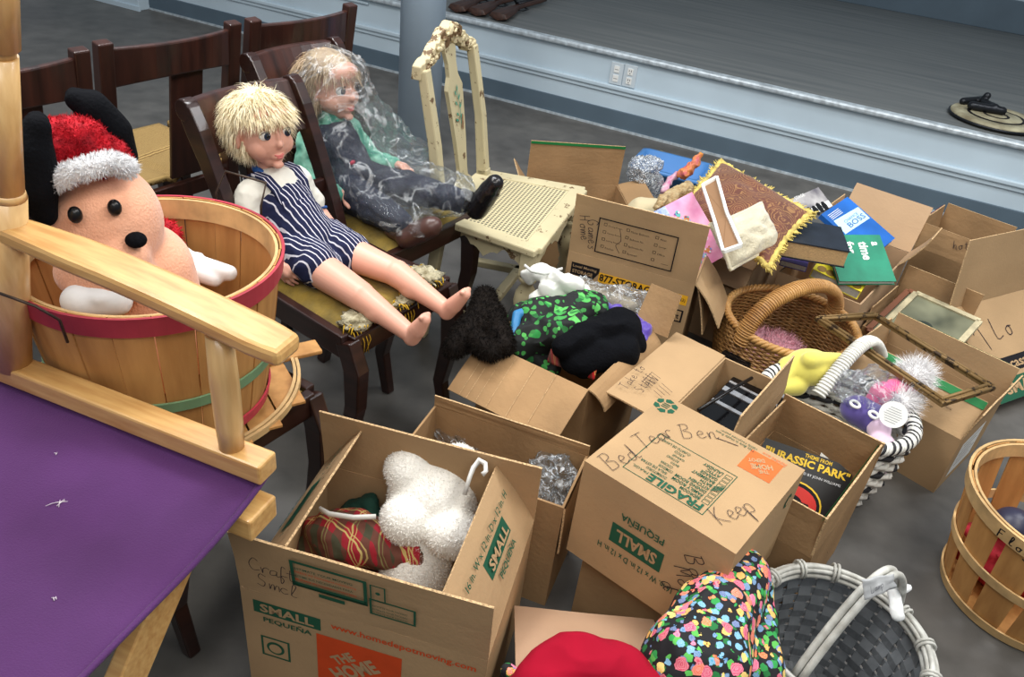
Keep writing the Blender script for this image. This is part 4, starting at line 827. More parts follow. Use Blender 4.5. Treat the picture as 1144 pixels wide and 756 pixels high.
def cap_mesh(q, rot, k, grow=1.04):
    mb = MB(); mb.ell(q(0, 0.012, 0.020), (0.070 * k * grow, 0.080 * k * grow, 0.072 * k * grow), rot, 28, 18); return mb
cm = cap_mesh(q, rot, 0.98, 1.0); inv = rot.transposed(); c0 = q(0, 0, 0)
def hairy(p, side=-0.034, low=-0.062):
    l = inv @ (p - c0); return (l.z > 0.046 - 0.0 * l.y or l.y > -0.010) and l.z > low
cap2 = MB(); cap2.v = cm.v
for f in cm.f:
    if hairy(sum((cm.v[i] for i in f), V()) / len(f)): cap2.f.append(f); cap2.m.append(0); cap2.sm.append(True)
hp_ = cap2.build('hair', HAIR1, dl, solid=0.004, local=True)
h2 = fur(cap2, 10000, 0.044, 0.0018, droop=V((0, 0.0, -1.25)), rnd=0.55, seed=4, curl=0.8); h2.build('hair_strands', HAIR1, hp_, local=True)
h3 = fur(cap2, 1300, 0.046, 0.0022, droop=V((-0.15, -0.7, -1.1)), rnd=0.45, seed=9, curl=0.4, keep=lambda p: (inv @ (p - c0)).z > 0.040 and (inv @ (p - c0)).y < 0.0); h3.build('fringe', HAIR1, hp_, local=True)
# the doll in the clear plastic bag
d2 = thing('doll', 'doll with long ash-blond hair, green sleeves and dark vest inside a clear plastic bag', 'doll', fsz(-1.485, 1.535, 0.460), RZ)
hp, q, rot = head_prims((0.022, 0.120, 0.300), yaw=R(4), pitch=R(-2), k=1.03); c0 = q(0, 0, 0); inv = rot.transposed()
pr = hp + [('c', (0.005, 0.115, 0.19), (0.012, 0.115, 0.235), 0.026, 0.026), ('c', (0, 0.02, 0.07), (0, 0.09, 0.145), 0.058, 0.062), ('c', (-0.05, 0.102, 0.172), (0.05, 0.102, 0.172), 0.028, 0.028)]
pr += [('c', (-0.075, 0.105, 0.168), (-0.108, 0.080, 0.075), 0.026, 0.021), ('c', (-0.108, 0.080, 0.075), (-0.085, -0.030, 0.065), 0.021, 0.014), ('c', (0.075, 0.105, 0.168), (0.112, 0.060, 0.088), 0.026, 0.021), ('c', (0.112, 0.060, 0.088), (0.105, -0.050, 0.105), 0.021, 0.014)]
hand(pr, (-0.085, -0.030, 0.065), (0.2, -1, -0.2), (0.3, 0, -1), -1); hand(pr, (0.105, -0.050, 0.105), (-0.1, -1, 0.1), (-0.3, 0, -1), 1)
soft(pr, 0.003, 3).build('body', SKIN, d2, local=True); face_parts(d2, q, rot, 1.03)
DENIM = mat('dark_navy_twill', (38, 42, 58), 0.85, 0.2, 14); PLAIDG = mat('mint_plaid', (150, 204, 180), 0.85, 0.35, 34, col2=(58, 140, 118), stretch=(1.6, 1, 0.6), detail=1); BOOT = mat('brown_doll_boot', (74, 48, 42), 0.35, spec=0.5); BOOTB = mat('black_doll_boot', (22, 20, 22), 0.25, spec=0.5)
sl = soft([('c', (-0.05, 0.105, 0.175), (0.05, 0.105, 0.175), 0.036, 0.036), ('c', (-0.072, 0.105, 0.168), (-0.110, 0.080, 0.078), 0.037, 0.036), ('c', (-0.110, 0.080, 0.075), (-0.090, -0.018, 0.062), 0.034, 0.022), ('c', (0.072, 0.105, 0.168), (0.112, 0.060, 0.090), 0.037, 0.034), ('c', (0.112, 0.060, 0.090), (0.106, -0.038, 0.103), 0.033, 0.022), ('c', (0, 0.108, 0.19), (0.008, 0.110, 0.215), 0.04, 0.036)], 0.004, 3, 0.005, 28)
sl.build('shirt', PLAIDG, d2, local=True)
vt = soft([('c', (0, 0.02, 0.075), (0, 0.085, 0.150), 0.070, 0.070), ('c', (-0.036, 0.09, 0.18), (-0.036, 0.06, 0.12), 0.034, 0.03), ('c', (0.036, 0.09, 0.18), (0.036, 0.06, 0.12), 0.034, 0.03)], 0.004, 3, 0.004, 26)
v_ = vt.build('vest', DENIM, d2, local=True)
mb = MB(); mb.ell((-0.03, -0.012, 0.135), (0.010, 0.004, 0.007), seg=10, rings=6); mb.build('patch', BUTTON, v_, local=True)
tr = soft([('c', (-0.040, 0.01, 0.052), (-0.058, -0.150, 0.045), 0.056, 0.043), ('c', (-0.058, -0.150, 0.045), (-0.060, -0.215, 0.035), 0.043, 0.034), ('c', (0.044, 0.0, 0.056), (0.085, -0.175, 0.072), 0.056, 0.043), ('c', (0.085, -0.175, 0.072), (0.110, -0.285, 0.072), 0.043, 0.032), ('e', (0, 0.02, 0.05), (0.088, 0.07, 0.052))], 0.004, 3, 0.006, 24)
tr.build('trousers', DENIM, d2, local=True)
def boot(an, toe, up, m):
    an, toe, up = V(an), V(toe), V(up).normalized(); d = (toe - an).normalized()
    bt = soft([('c', an + up * 0.05 * 0, an - d * 0.0 + V((0, 0.055, 0.0)), 0.028, 0.030), ('c', an - d * 0.012, an + d * 0.06, 0.031, 0.029), ('c', an + d * 0.03, toe, 0.031, 0.024)], 0.003, 3)
    bt.build('boot', m, d2, local=True)
boot((-0.060, -0.250, 0.014), (-0.030, -0.300, 0.052), (0, 0, 1), BOOT); boot((0.120, -0.335, 0.074), (0.125, -0.375, 0.150), (0, 0, 1), BOOTB)
cm = cap_mesh(q, rot, 1.03, 1.0); cap2 = MB(); cap2.v = cm.v
for f in cm.f:
    if hairy(sum((cm.v[i] for i in f), V()) / len(f)): cap2.f.append(f); cap2.m.append(0); cap2.sm.append(True)
hh = cap2.build('hair', HAIR2, d2, solid=0.004, local=True)
h2 = fur(cap2, 5200, 0.050, 0.0022, droop=V((0, 0.1, -1.3)), rnd=0.35, seed=14, curl=0.2); h2.build('hair_strands', HAIR2, hh, local=True)
mb = MB(); rg = random.Random(8)
for i in range(520):
    a = R(rg.uniform(-20, 200)); p = q(0.066 * cos(a), 0.070 * sin(a) * 0.9 + 0.012, rg.uniform(-0.03, 0.02)); dn = V((rg.uniform(-.012, .012), rg.uniform(-.008, .018), -rg.uniform(0.06, 0.12)))
    mb.tube([p, p + dn * 0.5 + V((cos(a), sin(a), 0)) * 0.014, p + dn + V((cos(a), sin(a), 0)) * rg.uniform(0, 0.015)], [0.0017, 0.0017, 0.0006], 4)
mb.build('long_locks', HAIR2, hh, local=True)
# clear film
def film(name, tint=(0.95, 0.97, 0.98), amount=0.30, scale=22.0, rough=0.10):
    m = bpy.data.materials.new(name); m.use_nodes = True; nt = m.node_tree; nt.nodes.clear()
    N = nt.nodes.new; Lk = nt.links.new
    out = N('ShaderNodeOutputMaterial'); mix = N('ShaderNodeMixShader'); mx2 = N('ShaderNodeMixShader'); tr = N('ShaderNodeBsdfTransparent'); gl = N('ShaderNodeBsdfGlossy'); df = N('ShaderNodeBsdfDiffuse')
    tr.inputs[0].default_value = tint + (1,); gl.inputs[0].default_value = (0.95, 0.97, 1, 1); gl.inputs[1].default_value = rough; df.inputs[0].default_value = (0.85, 0.88, 0.9, 1)
    tc = N('ShaderNodeTexCoord'); n = N('ShaderNodeTexNoise'); n.inputs['Scale'].default_value = scale; n.inputs['Detail'].default_value = 5; n.inputs['Roughness'].default_value = 0.6; n.inputs['Distortion'].default_value = 1.2
    Lk(tc.outputs['Object'], n.inputs['Vector']); bp = N('ShaderNodeBump'); bp.inputs['Strength'].default_value = 1.0; bp.inputs['Distance'].default_value = 0.03
    Lk(n.outputs[0], bp.inputs['Height']); Lk(bp.outputs[0], gl.inputs['Normal'])
    # crease highlights painted in: thin pale lines where a second noise crosses its middle
    c = N('ShaderNodeTexNoise'); c.inputs['Scale'].default_value = scale * 0.55; c.inputs['Detail'].default_value = 3; c.inputs['Distortion'].default_value = 2.0; Lk(tc.outputs['Object'], c.inputs['Vector'])
    a = N('ShaderNodeMath'); a.operation = 'SUBTRACT'; a.inputs[1].default_value = 0.5; Lk(c.outputs[0], a.inputs[0]); b = N('ShaderNodeMath'); b.operation = 'ABSOLUTE'; Lk(a.outputs[0], b.inputs[0])
    rp = N('ShaderNodeValToRGB'); rp.color_ramp.elements[0].position = 0.0; rp.color_ramp.elements[1].position = 0.035; rp.color_ramp.elements[0].color = (min(1, amount * 1.6),) * 3 + (1,); rp.color_ramp.elements[1].color = (amount * 0.16,) * 3 + (1,); Lk(b.outputs[0], rp.inputs[0])
    fr = N('ShaderNodeLayerWeight'); fr.inputs[0].default_value = 0.35; Lk(bp.outputs[0], fr.inputs['Normal'])
    pw = N('ShaderNodeMath'); pw.operation = 'MULTIPLY'; pw.inputs[1].default_value = 0.75 * amount + 0.25; Lk(fr.outputs['Fresnel'], pw.inputs[0])
    Lk(rp.outputs[0], mix.inputs[0]); Lk(tr.outputs[0], mix.inputs[1]); Lk(df.outputs[0], mix.inputs[2])
    Lk(pw.outputs[0], mx2.inputs[0]); Lk(mix.outputs[0], mx2.inputs[1]); Lk(gl.outputs[0], mx2.inputs[2]); Lk(mx2.outputs[0], out.inputs[0]); return m
FILM = film('clear_plastic_film', amount=0.17, scale=13); FILM2 = film('bubble_film', amount=0.75, scale=60); FILM3 = film('crumpled_film', amount=0.30, scale=24)
def crumple(mb, a, fr, seed=0.0):
    out = []
    for p in mb.v:
        n = V((NZ.noise(p * fr + V((seed, 0, 0))), NZ.noise(p * fr + V((0, seed + 7, 0))), NZ.noise(p * fr + V((0, 0, seed + 13)))))
        r = V((abs(NZ.noise(p * fr * 2.1 + V((seed, 3, 0)))), abs(NZ.noise(p * fr * 2.1 + V((5, seed, 0)))), abs(NZ.noise(p * fr * 2.1 + V((0, 9, seed)))))) - V((.2, .2, .2))
        out.append(p + n * a + r * a * 0.9)
    mb.v = out; return mb
O2 = fsz(-1.485, 1.535, 0.460); LR = M.Rotation(RZ, 3, 'Z')
def d2w(p): return O2 + LR @ V(p)
bag = soft([('e', (0.022, 0.115, 0.305), (0.098, 0.105, 0.100)), ('c', (0.02, 0.09, 0.27), (0.02, 0.03, 0.13), 0.105, 0.120), ('c', (0.05, -0.02, 0.22), (0.11, -0.07, 0.12), 0.060, 0.075), ('c', (0.0, -0.04, 0.09), (0.04, -0.17, 0.08), 0.110, 0.090), ('c', (0.06, -0.20, 0.085), (0.11, -0.26, 0.085), 0.075, 0.060), ('c', (-0.05, -0.12, 0.06), (-0.04, -0.25, 0.04), 0.062, 0.05)], 0.008, 3)
bag.v = [d2w(p) for p in bag.v]; crumple(bag, 0.016, 24)
bag.v = [V((p.x, p.y, max(p.z, 0.4605))) for p in bag.v]
single(bag, 'plastic_bag', FILM, 'crumpled clear plastic bag pulled over the long-haired doll on the chair', 'bag')
# ---------------------------------------------------------------- splint baskets
SPLINT = mat('basket_splint', (196, 146, 86), 0.6, 0.28, 5, stretch=(6, 6, 0.8), col2=(160, 112, 62), spec=0.3, detail=5); SPLINT2 = mat('basket_splint_pale', (204, 168, 116), 0.6, 0.2, 6, stretch=(3, 3, 3), spec=0.3)
REDHOOP = mat('red_hoop_stain', (176, 56, 70), 0.55, 0.18, 9, spec=0.3); GREENHOOP = mat('green_hoop_stain', (116, 150, 112), 0.6, 0.2, 9, spec=0.3); WIRE = mat('rusty_wire', (70, 58, 50), 0.4, metal=0.6)
def hoop(mb, r, z, h, t, c=(0, 0, 0), seg=72, r2=None, mi=0):
    r2 = r2 if r2 is not None else r; c = V(c); rings = []
    for k in range(seg):
        a = 2 * pi * k / seg; d = V((cos(a), sin(a), 0)); rings.append([c + d * r + V((0, 0, z)), c + d * (r + t) + V((0, 0, z)), c + d * (r2 + t) + V((0, 0, z + h)), c + d * r2 + V((0, 0, z + h))])
    return mb.loft(rings, mi, loop=True, smooth=False)
def splint_basket(t, r0, r1, h, n, hoops, gap=0.06, matS=SPLINT, z0=0.0):
    def rad(z): return r0 + (r1 - r0) * (z / h) ** 0.85
    rg = random.Random(int(r1 * 1000)); names = []
    for k in range(n):
        mb = MB(); a0 = 2 * pi * (k + gap * 0.5) / n; a1 = 2 * pi * (k + 1 - gap * 0.5) / n; rr = []; off = 0.0015 * (k % 2)
        for i in range(7):
            z = h * i / 6; r = rad(z) + off; ring = []
            for j in range(5): a = a0 + (a1 - a0) * j / 4; ring.append(V((r * cos(a), r * sin(a), z0 + z)))
            for j in range(4, -1, -1): a = a0 + (a1 - a0) * j / 4; ring.append(V(((r - 0.003) * cos(a), (r - 0.003) * sin(a), z0 + z)))
            rr.append(ring)
        mb.loft(rr, smooth=False); mb.build('stave', matS, t, local=True)
    mb = MB(); mb.lathe([(r0 - 0.004, z0 + 0.004), (r0 - 0.004, z0 + 0.012)], 48, cap=True); mb.build('base', matS, t, local=True)
    for (z, hh, m, th) in hoops:
        mb = MB(); hoop(mb, rad(z) + 0.002, z0 + z, hh, th, r2=rad(min(h, z + hh)) + 0.002)
        ho = mb.build('hoop', m, t, local=True)
        mb = MB()
        for k in range(0, n, 2):
            a = 2 * pi * (k + 0.5) / n; r = rad(z) + 0.002 + th; d = V((cos(a), sin(a), 0)); tn = V((-sin(a), cos(a), 0)); p = d * r + V((0, 0, z0 + z + hh / 2)); mb.bar(p - tn * 0.006, p + tn * 0.006, 0.002, 0.002)
        mb.build('staples', WIRE, ho, local=True)
    return rad
BC = V((-0.605, 1.135, 0.487))
lidc = V((-0.632, 1.188, 0.462))
t = thing('basket_lid', 'round slatted bushel lid with pale rim lying under the red-rimmed basket', 'lid', lidc, R(35))
mb = MB()
for k in range(7): 
    x = -0.18 + k * 0.06; hw = sqrt(0.238 ** 2 - x * x); mb.box((x, 0, 0.004), (0.056, 2 * hw * 0.99, 0.005))
mb.build('slats', SPLINT, t, local=True)
mb = MB(); hoop(mb, 0.232, 0.0, 0.014, 0.006); hoop(mb, 0.224, 0.006, 0.010, 0.006); mb.build('rim', SPLINT2, t, local=True)
mb = MB(); mb.box((0, 0.0, 0.012), (0.58, 0.045, 0.010)); mb.build('cross_slat', SPLINT, t, bevel=0.003, local=True)
t = thing('bushel_basket', 'large red-rimmed bushel basket with a green middle hoop, standing on a stool', 'basket', BC)
rad1 = splint_basket(t, 0.163, 0.206, 0.295, 22, ((0.262, 0.034, REDHOOP, 0.005), (0.10, 0.020, GREENHOOP, 0.004), (0.004, 0.022, REDHOOP, 0.004)), gap=0.03)
mb = MB(); hoop(mb, rad1(0.25) - 0.009, 0.258, 0.036, 0.005, r2=rad1(0.295) - 0.009); mb.build('inner_hoop', SPLINT2, t, local=True)
for a in (R(72), R(-108)):
    mb = MB(); d = V((cos(a), sin(a), 0)); n = V((-sin(a), cos(a), 0)); r = 0.222
    mb.tube([d * r + n * 0.05 + V((0, 0, 0.26)), d * (r + 0.004) + n * 0.05 + V((0, 0, 0.30)), d * (r + 0.03) + n * 0.045 + V((0, 0, 0.335)), d * (r + 0.03) - n * 0.045 + V((0, 0, 0.335)), d * (r + 0.004) - n * 0.05 + V((0, 0, 0.30)), d * r - n * 0.05 + V((0, 0, 0.26))], 0.0022, 6); mb.build('wire_handle', WIRE, t, local=True)
UC = V((1.275, 1.355, 0.0))
t = thing('bushel_basket', 'open bushel basket of plain slats with gaps at the right edge of the floor', 'basket', UC)
rad2 = splint_basket(t, 0.165, 0.215, 0.300, 14, ((0.266, 0.036, SPLINT2, 0.006), (0.135, 0.024, SPLINT2, 0.005), (0.004, 0.024, SPLINT2, 0.005)), gap=0.22)
mb = MB(); hoop(mb, rad2(0.27) - 0.011, 0.266, 0.034, 0.006, r2=rad2(0.30) - 0.011); ih = mb.build('inner_hoop', SPLINT2, t, local=True)
a = R(214); mb = MB(); o_ = V((cos(a), sin(a), 0)) * (rad2(0.285) + 0.0095); f = Face(mb, o_ + V((0, 0, 0.270)) - V((-sin(a), cos(a), 0)) * 0.04, V((-sin(a), cos(a), 0)), (0.2 * cos(a), 0.2 * sin(a), 1))
script(f, 'Floy', 0.0, 0.006, 0.024, 0, 0.003, 0, 0.75); mb.build('handwriting', BLACKINK, t, local=True)
# things in that basket
mats_ = [mat('red_cloth', (170, 36, 52), 0.8), mat('pale_dowel', (214, 178, 124), 0.5), mat('navy_ball', (44, 44, 64), 0.4)]
mb = MB(); mb.ell((UC.x - 0.05, UC.y + 0.03, 0.105), (0.10, 0.09, 0.085), seg=30, rings=18, amp=0.35, fr=7, seed=3); single(mb, 'cloth_bundle', mats_[0], 'crumpled red cloth seen through the gaps of the right bushel basket', 'cloth')
for k, (a, b_) in enumerate((((-0.08, -0.03, 0.20), (0.10, -0.10, 0.27)), ((-0.05, -0.05, 0.215), (0.13, -0.06, 0.265)))):
    mb = MB(); mb.tube([UC + V(a), UC + V(b_)], 0.009, 10); mb.ell(UC + V(a), (0.012, 0.012, 0.012), seg=10, rings=8); single(mb, 'wooden_dowel', mats_[1], ('upper', 'lower')[k] + ' of two pale wooden dowels lying in the right bushel basket', 'dowel', 'wooden dowels in the bushel basket')
mb = MB(); mb.ell((UC.x - 0.09, UC.y + 0.02, 0.205), (0.045, 0.045, 0.04), seg=20, rings=12); single(mb, 'toy_ball', mats_[2], 'dark navy ball resting in the right bushel basket', 'ball')
# ---------------------------------------------------------------- the plush toy in the basket
PEACH = mat('peach_plush', (240, 176, 142), 0.9, 0.06, 10, sheen=0.4, bump=0.3, bscale=250); BLACKP = mat('black_plush', (13, 14, 18), 0.95, bump=0.3, bscale=200, spec=0.1); REDP = mat('red_plush', (206, 14, 36), 0.85, 0.2, 60, col2=(150, 8, 26), bump=0.6, bscale=150); WHITEP = mat('white_plush', (236, 236, 238), 0.9, 0.06, 30, sheen=0.3, bump=0.5, bscale=120); GLOVE = mat('white_glove_cloth', (226, 226, 226), 0.85, 0.04, 10)
pt = thing('plush_toy', 'big peach plush puppy with black ears and a red Santa hat in the bushel basket', 'plush toy', BC + V((-0.03, 0.0, 0.03)), R(30))
W = WM[pt.name].inverted()
def pw(px, py, s): return ats(px, py, s)
hcen = BC + V((-0.062, -0.015, 0.345))
cr_ = soft([('e', hcen, (0.092, 0.092, 0.098)), ('e', hcen + V((0.020, -0.050, -0.062)), (0.078, 0.066, 0.046)), ('e', hcen + V((0.045, -0.055, -0.030)), (0.05, 0.05, 0.040)), ('c', BC + V((-0.03, 0.02, 0.10)), BC + V((-0.03, 0.02, 0.24)), 0.10, 0.085)], 0.006, 6)
cr_.build('body', PEACH, pt)
vn = (EYE - hcen); vn.z = 0; vn.normalize()
def pp(px, py, off=0.0): return atplane(px, py, hcen + vn * off, vn)
mb = soft([('e', pp(152, 268, 0.100), (0.016, 0.016, 0.012)), ('e', pp(152, 268, 0.095), (0.012, 0.016, 0.010))], 0.003, 3); mb.build('nose', BLACKP, pt)
for (x, y, o_) in ((84, 240, 0.090), (128, 232, 0.082)): mb = MB(); mb.ell(pp(x, y, o_), (0.010, 0.010, 0.013), seg=16, rings=12); mb.build('eye', BLACK, pt)
mb = MB(); mb.tube([pp(95, 300, 0.09), pp(112, 308, 0.105), pp(135, 306, 0.105), pp(152, 296, 0.09)], 0.003, 6); mb.build('mouth', mat('mouth_thread', (150, 80, 66), 0.8), pt)
for pts, r, fo in ((((42, 142), (33, 170), (36, 205), (50, 240)), (0.018, 0.032, 0.036, 0.018), 0.085), (((84, 112), (104, 122), (128, 146), (143, 176)), (0.015, 0.026, 0.026, 0.016), 0.0)):
    a = [pp(x, y, fo - 0.02) for x, y in pts]; b = [p - vn * 0.02 for p in a]
    pr = [('c', a[k], a[k + 1], r[k], r[k + 1]) for k in range(3)] + [('c', b[k], b[k + 1], r[k] * 0.9, r[k + 1] * 0.9) for k in range(3)]
    soft(pr, 0.005, 4).build('ear', BLACKP, pt)
ht = soft([('c', pp(62, 182, 0.0), pp(112, 176, 0.0), 0.046, 0.042), ('e', pp(66, 158, 0.0), (0.046, 0.045, 0.036)), ('e', pp(92, 148, 0.01), (0.032, 0.03, 0.026)), ('e', pp(40, 164, 0.0), (0.036, 0.036, 0.03)), ('e', pp(104, 162, 0.01), (0.030, 0.03, 0.026))], 0.005, 3, 0.010, 30)
hh = ht.build('santa_hat', REDP, pt); fur(ht, 6000, 0.007, 0.0014, rnd=0.7, seed=21, curl=0.6).build('hat_pile', REDP, hh)
tp = [pp(58, 203, 0.070), pp(78, 194, 0.080), pp(100, 187, 0.085), pp(124, 181, 0.080), pp(143, 188, 0.055)]
trm = soft([('c', tp[k], tp[k + 1], 0.0145, 0.0145) for k in range(4)], 0.005, 2); th_ = trm.build('hat_trim', WHITEP, pt); fur(trm, 3600, 0.008, 0.0014, rnd=0.7, seed=22, curl=0.6).build('trim_pile', WHITEP, th_)
def bk(px, py, z): return at(px, py, z)
sv = soft([('c', bk(150, 262, 0.74), bk(181, 268, 0.72), 0.040, 0.036)], 0.005, 2, 0.006, 30); sl_ = sv.build('sleeve', REDP, pt); fur(sv, 1800, 0.009, 0.0016, rnd=0.7, seed=23, curl=0.6).build('sleeve_pile', REDP, sl_)
cf = soft([('c', bk(184, 262, 0.72), bk(192, 284, 0.70), 0.018, 0.018)], 0.004, 2); ch_ = cf.build('cuff', WHITEP, pt); fur(cf, 900, 0.010, 0.0016, rnd=0.7, seed=24, curl=0.6).build('cuff_pile', WHITEP, ch_)
soft([('c', bk(190, 278, 0.70), bk(212, 296, 0.69), 0.022, 0.024), ('c', bk(212, 296, 0.69), bk(256, 305, 0.69), 0.024, 0.015), ('c', bk(215, 302, 0.69), bk(240, 312, 0.68), 0.018, 0.014), ('c', bk(205, 288, 0.70), bk(222, 288, 0.70), 0.014, 0.011)], 0.004, 4).build('paw', GLOVE, pt)
soft([('c', bk(88, 336, 0.755), bk(130, 336, 0.75), 0.026, 0.024), ('e', bk(108, 330, 0.762), (0.03, 0.025, 0.018))], 0.004, 4).build('paw', GLOVE, pt)
# ---------------------------------------------------------------- the teddy bear in the front box
def frame3(a, b, c):                        # corners a (origin), b (along u), c (along v) -> squared axes
    a, b, c = V(a), V(b), V(c); u = (b - a); lu = u.length; u.normalize(); v = c - a; v = v - u * v.dot(u); lv = v.length; v.normalize(); return a, u, v, lu, lv
def plaid_mat(name, c1, c2, c3, s=60):
    m = bpy.data.materials.new(name); m.use_nodes = True; nt, b = nodes(m); b.inputs['Roughness'].default_value = 0.85; N = nt.nodes.new; Lk = nt.links.new
    tc = N('ShaderNodeTexCoord'); mp = N('ShaderNodeMapping'); mp.inputs['Rotation'].default_value = (0.4, 0.3, 0.5); mp.inputs['Scale'].default_value = (s,) * 3; Lk(tc.outputs['Object'], mp.inputs[0]); se = N('ShaderNodeSeparateXYZ'); Lk(mp.outputs[0], se.inputs[0])
    cur = None
    for ch in (0, 1):
        for (lo, hi, col, fac) in ((0.0, 0.34, c2, 0.6), (0.60, 0.66, c3, 0.9), (0.74, 0.78, c3, 0.7)):
            fr = N('ShaderNodeMath'); fr.operation = 'FRACT'; Lk(se.outputs[ch], fr.inputs[0]); g = N('ShaderNodeMath'); g.operation = 'COMPARE'; g.inputs[1].default_value = (lo + hi) / 2; g.inputs[2].default_value = (hi - lo) / 2; Lk(fr.outputs[0], g.inputs[0])
            k = N('ShaderNodeMath'); k.operation = 'MULTIPLY'; k.inputs[1].default_value = fac; Lk(g.outputs[0], k.inputs[0]); mx = N('ShaderNodeMixRGB'); mx.inputs[2].default_value = lin(col); Lk(k.outputs[0], mx.inputs[0])
            if cur is None: mx.inputs[1].default_value = lin(c1)
            else: Lk(cur, mx.inputs[1])
            cur = mx.outputs[0]
    Lk(cur, b.inputs['Base Color']); return m
PLAID = plaid_mat('red_green_tartan', (156, 26, 42), (24, 74, 50), (200, 180, 110), 22); PLAID2 = plaid_mat('bright_red_tartan', (190, 30, 34), (26, 50, 40), (220, 170, 90), 40)
TEDDY = mat('white_bear_plush', (244, 242, 236), 0.9, 0.02, 12, bump=0.3, bscale=150); FOREST = mat('forest_green_cloth', (22, 66, 54), 0.85, 0.2, 14)
tb = thing('teddy_bear', 'white plush teddy bear in a tartan outfit lying in the front box', 'teddy bear', (-0.17, 1.0, 0.006))
hd = at(484, 556, 0.300)
tm = soft([('e', hd, (0.090, 0.082, 0.085)), ('e', at(458, 524, 0.355), (0.050, 0.050, 0.050)), ('e', at(512, 520, 0.345), (0.042, 0.042, 0.045)), ('e', at(455, 580, 0.30), (0.052, 0.048, 0.05)), ('e', at(505, 595, 0.29), (0.056, 0.050, 0.05)), ('c', (-0.14, 1.02, 0.12), hd, 0.07, 0.06)], 0.005, 5)
tm.build('body', TEDDY, tb); 
fur(tm, 16000, 0.0055, 0.0012, rnd=0.85, seed=31, curl=0.6, keep=lambda p: p.z > 0.16).build('pile', TEDDY, tb)
ou = soft([('e', (-0.19, 0.99, 0.10), (0.13, 0.10, 0.09)), ('c', at(375, 598, 0.23), at(470, 612, 0.23), 0.055, 0.05), ('c', at(362, 596, 0.22), at(352, 608, 0.2), 0.045, 0.04)], 0.006, 4, 0.012, 18); ou.build('tartan_outfit', PLAID, tb)
sv = soft([('c', at(392, 575, 0.22), at(412, 562, 0.26), 0.026, 0.022), ('c', at(412, 562, 0.26), at(418, 590, 0.24), 0.02, 0.02)], 0.004, 3, 0.008, 30); sv.build('green_bow', FOREST, tb)
mb = MB(); mb.ell(at(533, 512, 0.335), (0.018, 0.014, 0.016), seg=14, rings=10, amp=0.2); mb.ell(at(541, 517, 0.325), (0.014, 0.012, 0.014), seg=14, rings=10, amp=0.2); mb.build('red_bow', mat('red_ribbon', (176, 24, 40), 0.6), tb)
HANGW = mat('white_hanger_plastic', (232, 232, 228), 0.35)
def hanger(label, pts, r=0.0035, flat=(1, 1.6)):
    mb = MB(); mb.tube(pts, r, 8, flat=flat); return single(mb, 'clothes_hanger', HANGW, label, 'hanger')
hanger('white plastic hanger hook poking up beside the teddy bear in the front box', [at(519, 552, 0.39), at(525, 532, 0.42), at(529, 522, 0.432), at(536, 514, 0.445), at(542, 518, 0.446), at(543, 526, 0.436), at(539, 530, 0.432)], 0.0042)
hanger('white plastic hanger bar lying across the tartan outfit in the front box', [at(357, 568, 0.300), at(368, 574, 0.298), at(395, 578, 0.298), at(420, 577, 0.298)], 0.004)
# plastic bags in the box behind
pb = soft([('c', at(610, 535, 0.24), at(612, 575, 0.19), 0.05, 0.045), ('c', at(625, 525, 0.27), at(600, 590, 0.14), 0.035, 0.035)], 0.006, 1); crumple(pb, 0.022, 40); single(pb, 'plastic_bag', FILM3, 'crumpled clear plastic bag at the right end of the box behind the teddy bear box', 'bag')
pb = soft([('c', at(500, 478, 0.22), at(560, 492, 0.22), 0.04, 0.04)], 0.006, 1); crumple(pb, 0.02, 40, 4); single(pb, 'plastic_bag', FILM3, 'clear plastic wrap peeping over the raised back flap of the teddy bear box', 'bag')
mb = MB(); mb.ell(at(592, 590, 0.10), (0.03, 0.03, 0.03), seg=16, rings=10, amp=0.3); single(mb, 'blue_toy', mat('blue_toy_plastic', (40, 120, 180), 0.4), 'small blue toy under the clear bag behind the teddy bear box', 'toy')
# ---------------------------------------------------------------- the costume box
def shamrock_mat():
    m = bpy.data.materials.new('shamrock_cloth'); m.use_nodes = True; nt, b = nodes(m); b.inputs['Roughness'].default_value = 0.8; N = nt.nodes.new; Lk = nt.links.new
    tc = N('ShaderNodeTexCoord'); nz = N('ShaderNodeTexNoise'); nz.inputs['Scale'].default_value = 20; Lk(tc.outputs['Object'], nz.inputs['Vector']); mxv = N('ShaderNodeMixRGB'); mxv.inputs[0].default_value = 0.03; Lk(tc.outputs['Object'], mxv.inputs[1]); Lk(nz.outputs['Color'], mxv.inputs[2]); cur = None
    for sc, th, c1, c2 in ((34, 0.44, (96, 190, 92), (28, 128, 54)), (58, 0.40, (70, 160, 74), (20, 92, 40))):
        v = N('ShaderNodeTexVoronoi'); v.inputs['Scale'].default_value = sc; Lk(mxv.outputs[0], v.inputs['Vector'])
        g = N('ShaderNodeMath'); g.operation = 'LESS_THAN'; g.inputs[1].default_value = th; Lk(v.outputs['Distance'], g.inputs[0])
        se = N('ShaderNodeSeparateColor'); Lk(v.outputs['Color'], se.inputs[0]); g2 = N('ShaderNodeMath'); g2.operation = 'GREATER_THAN'; g2.inputs[1].default_value = 0.38; Lk(se.outputs[0], g2.inputs[0]); g3 = N('ShaderNodeMath'); g3.operation = 'MULTIPLY'; Lk(g.outputs[0], g3.inputs[0]); Lk(g2.outputs[0], g3.inputs[1])
        col = N('ShaderNodeMixRGB'); col.inputs[1].default_value = lin(c1); col.inputs[2].default_value = lin(c2); Lk(se.outputs[1], col.inputs[0])
        mx = N('ShaderNodeMixRGB'); Lk(g3.outputs[0], mx.inputs[0]); Lk(col.outputs[0], mx.inputs[2])
        if cur is None: mx.inputs[1].default_value = lin((12, 16, 16))
        else: Lk(cur, mx.inputs[1])
        cur = mx.outputs[0]
    Lk(cur, b.inputs['Base Color']); return m
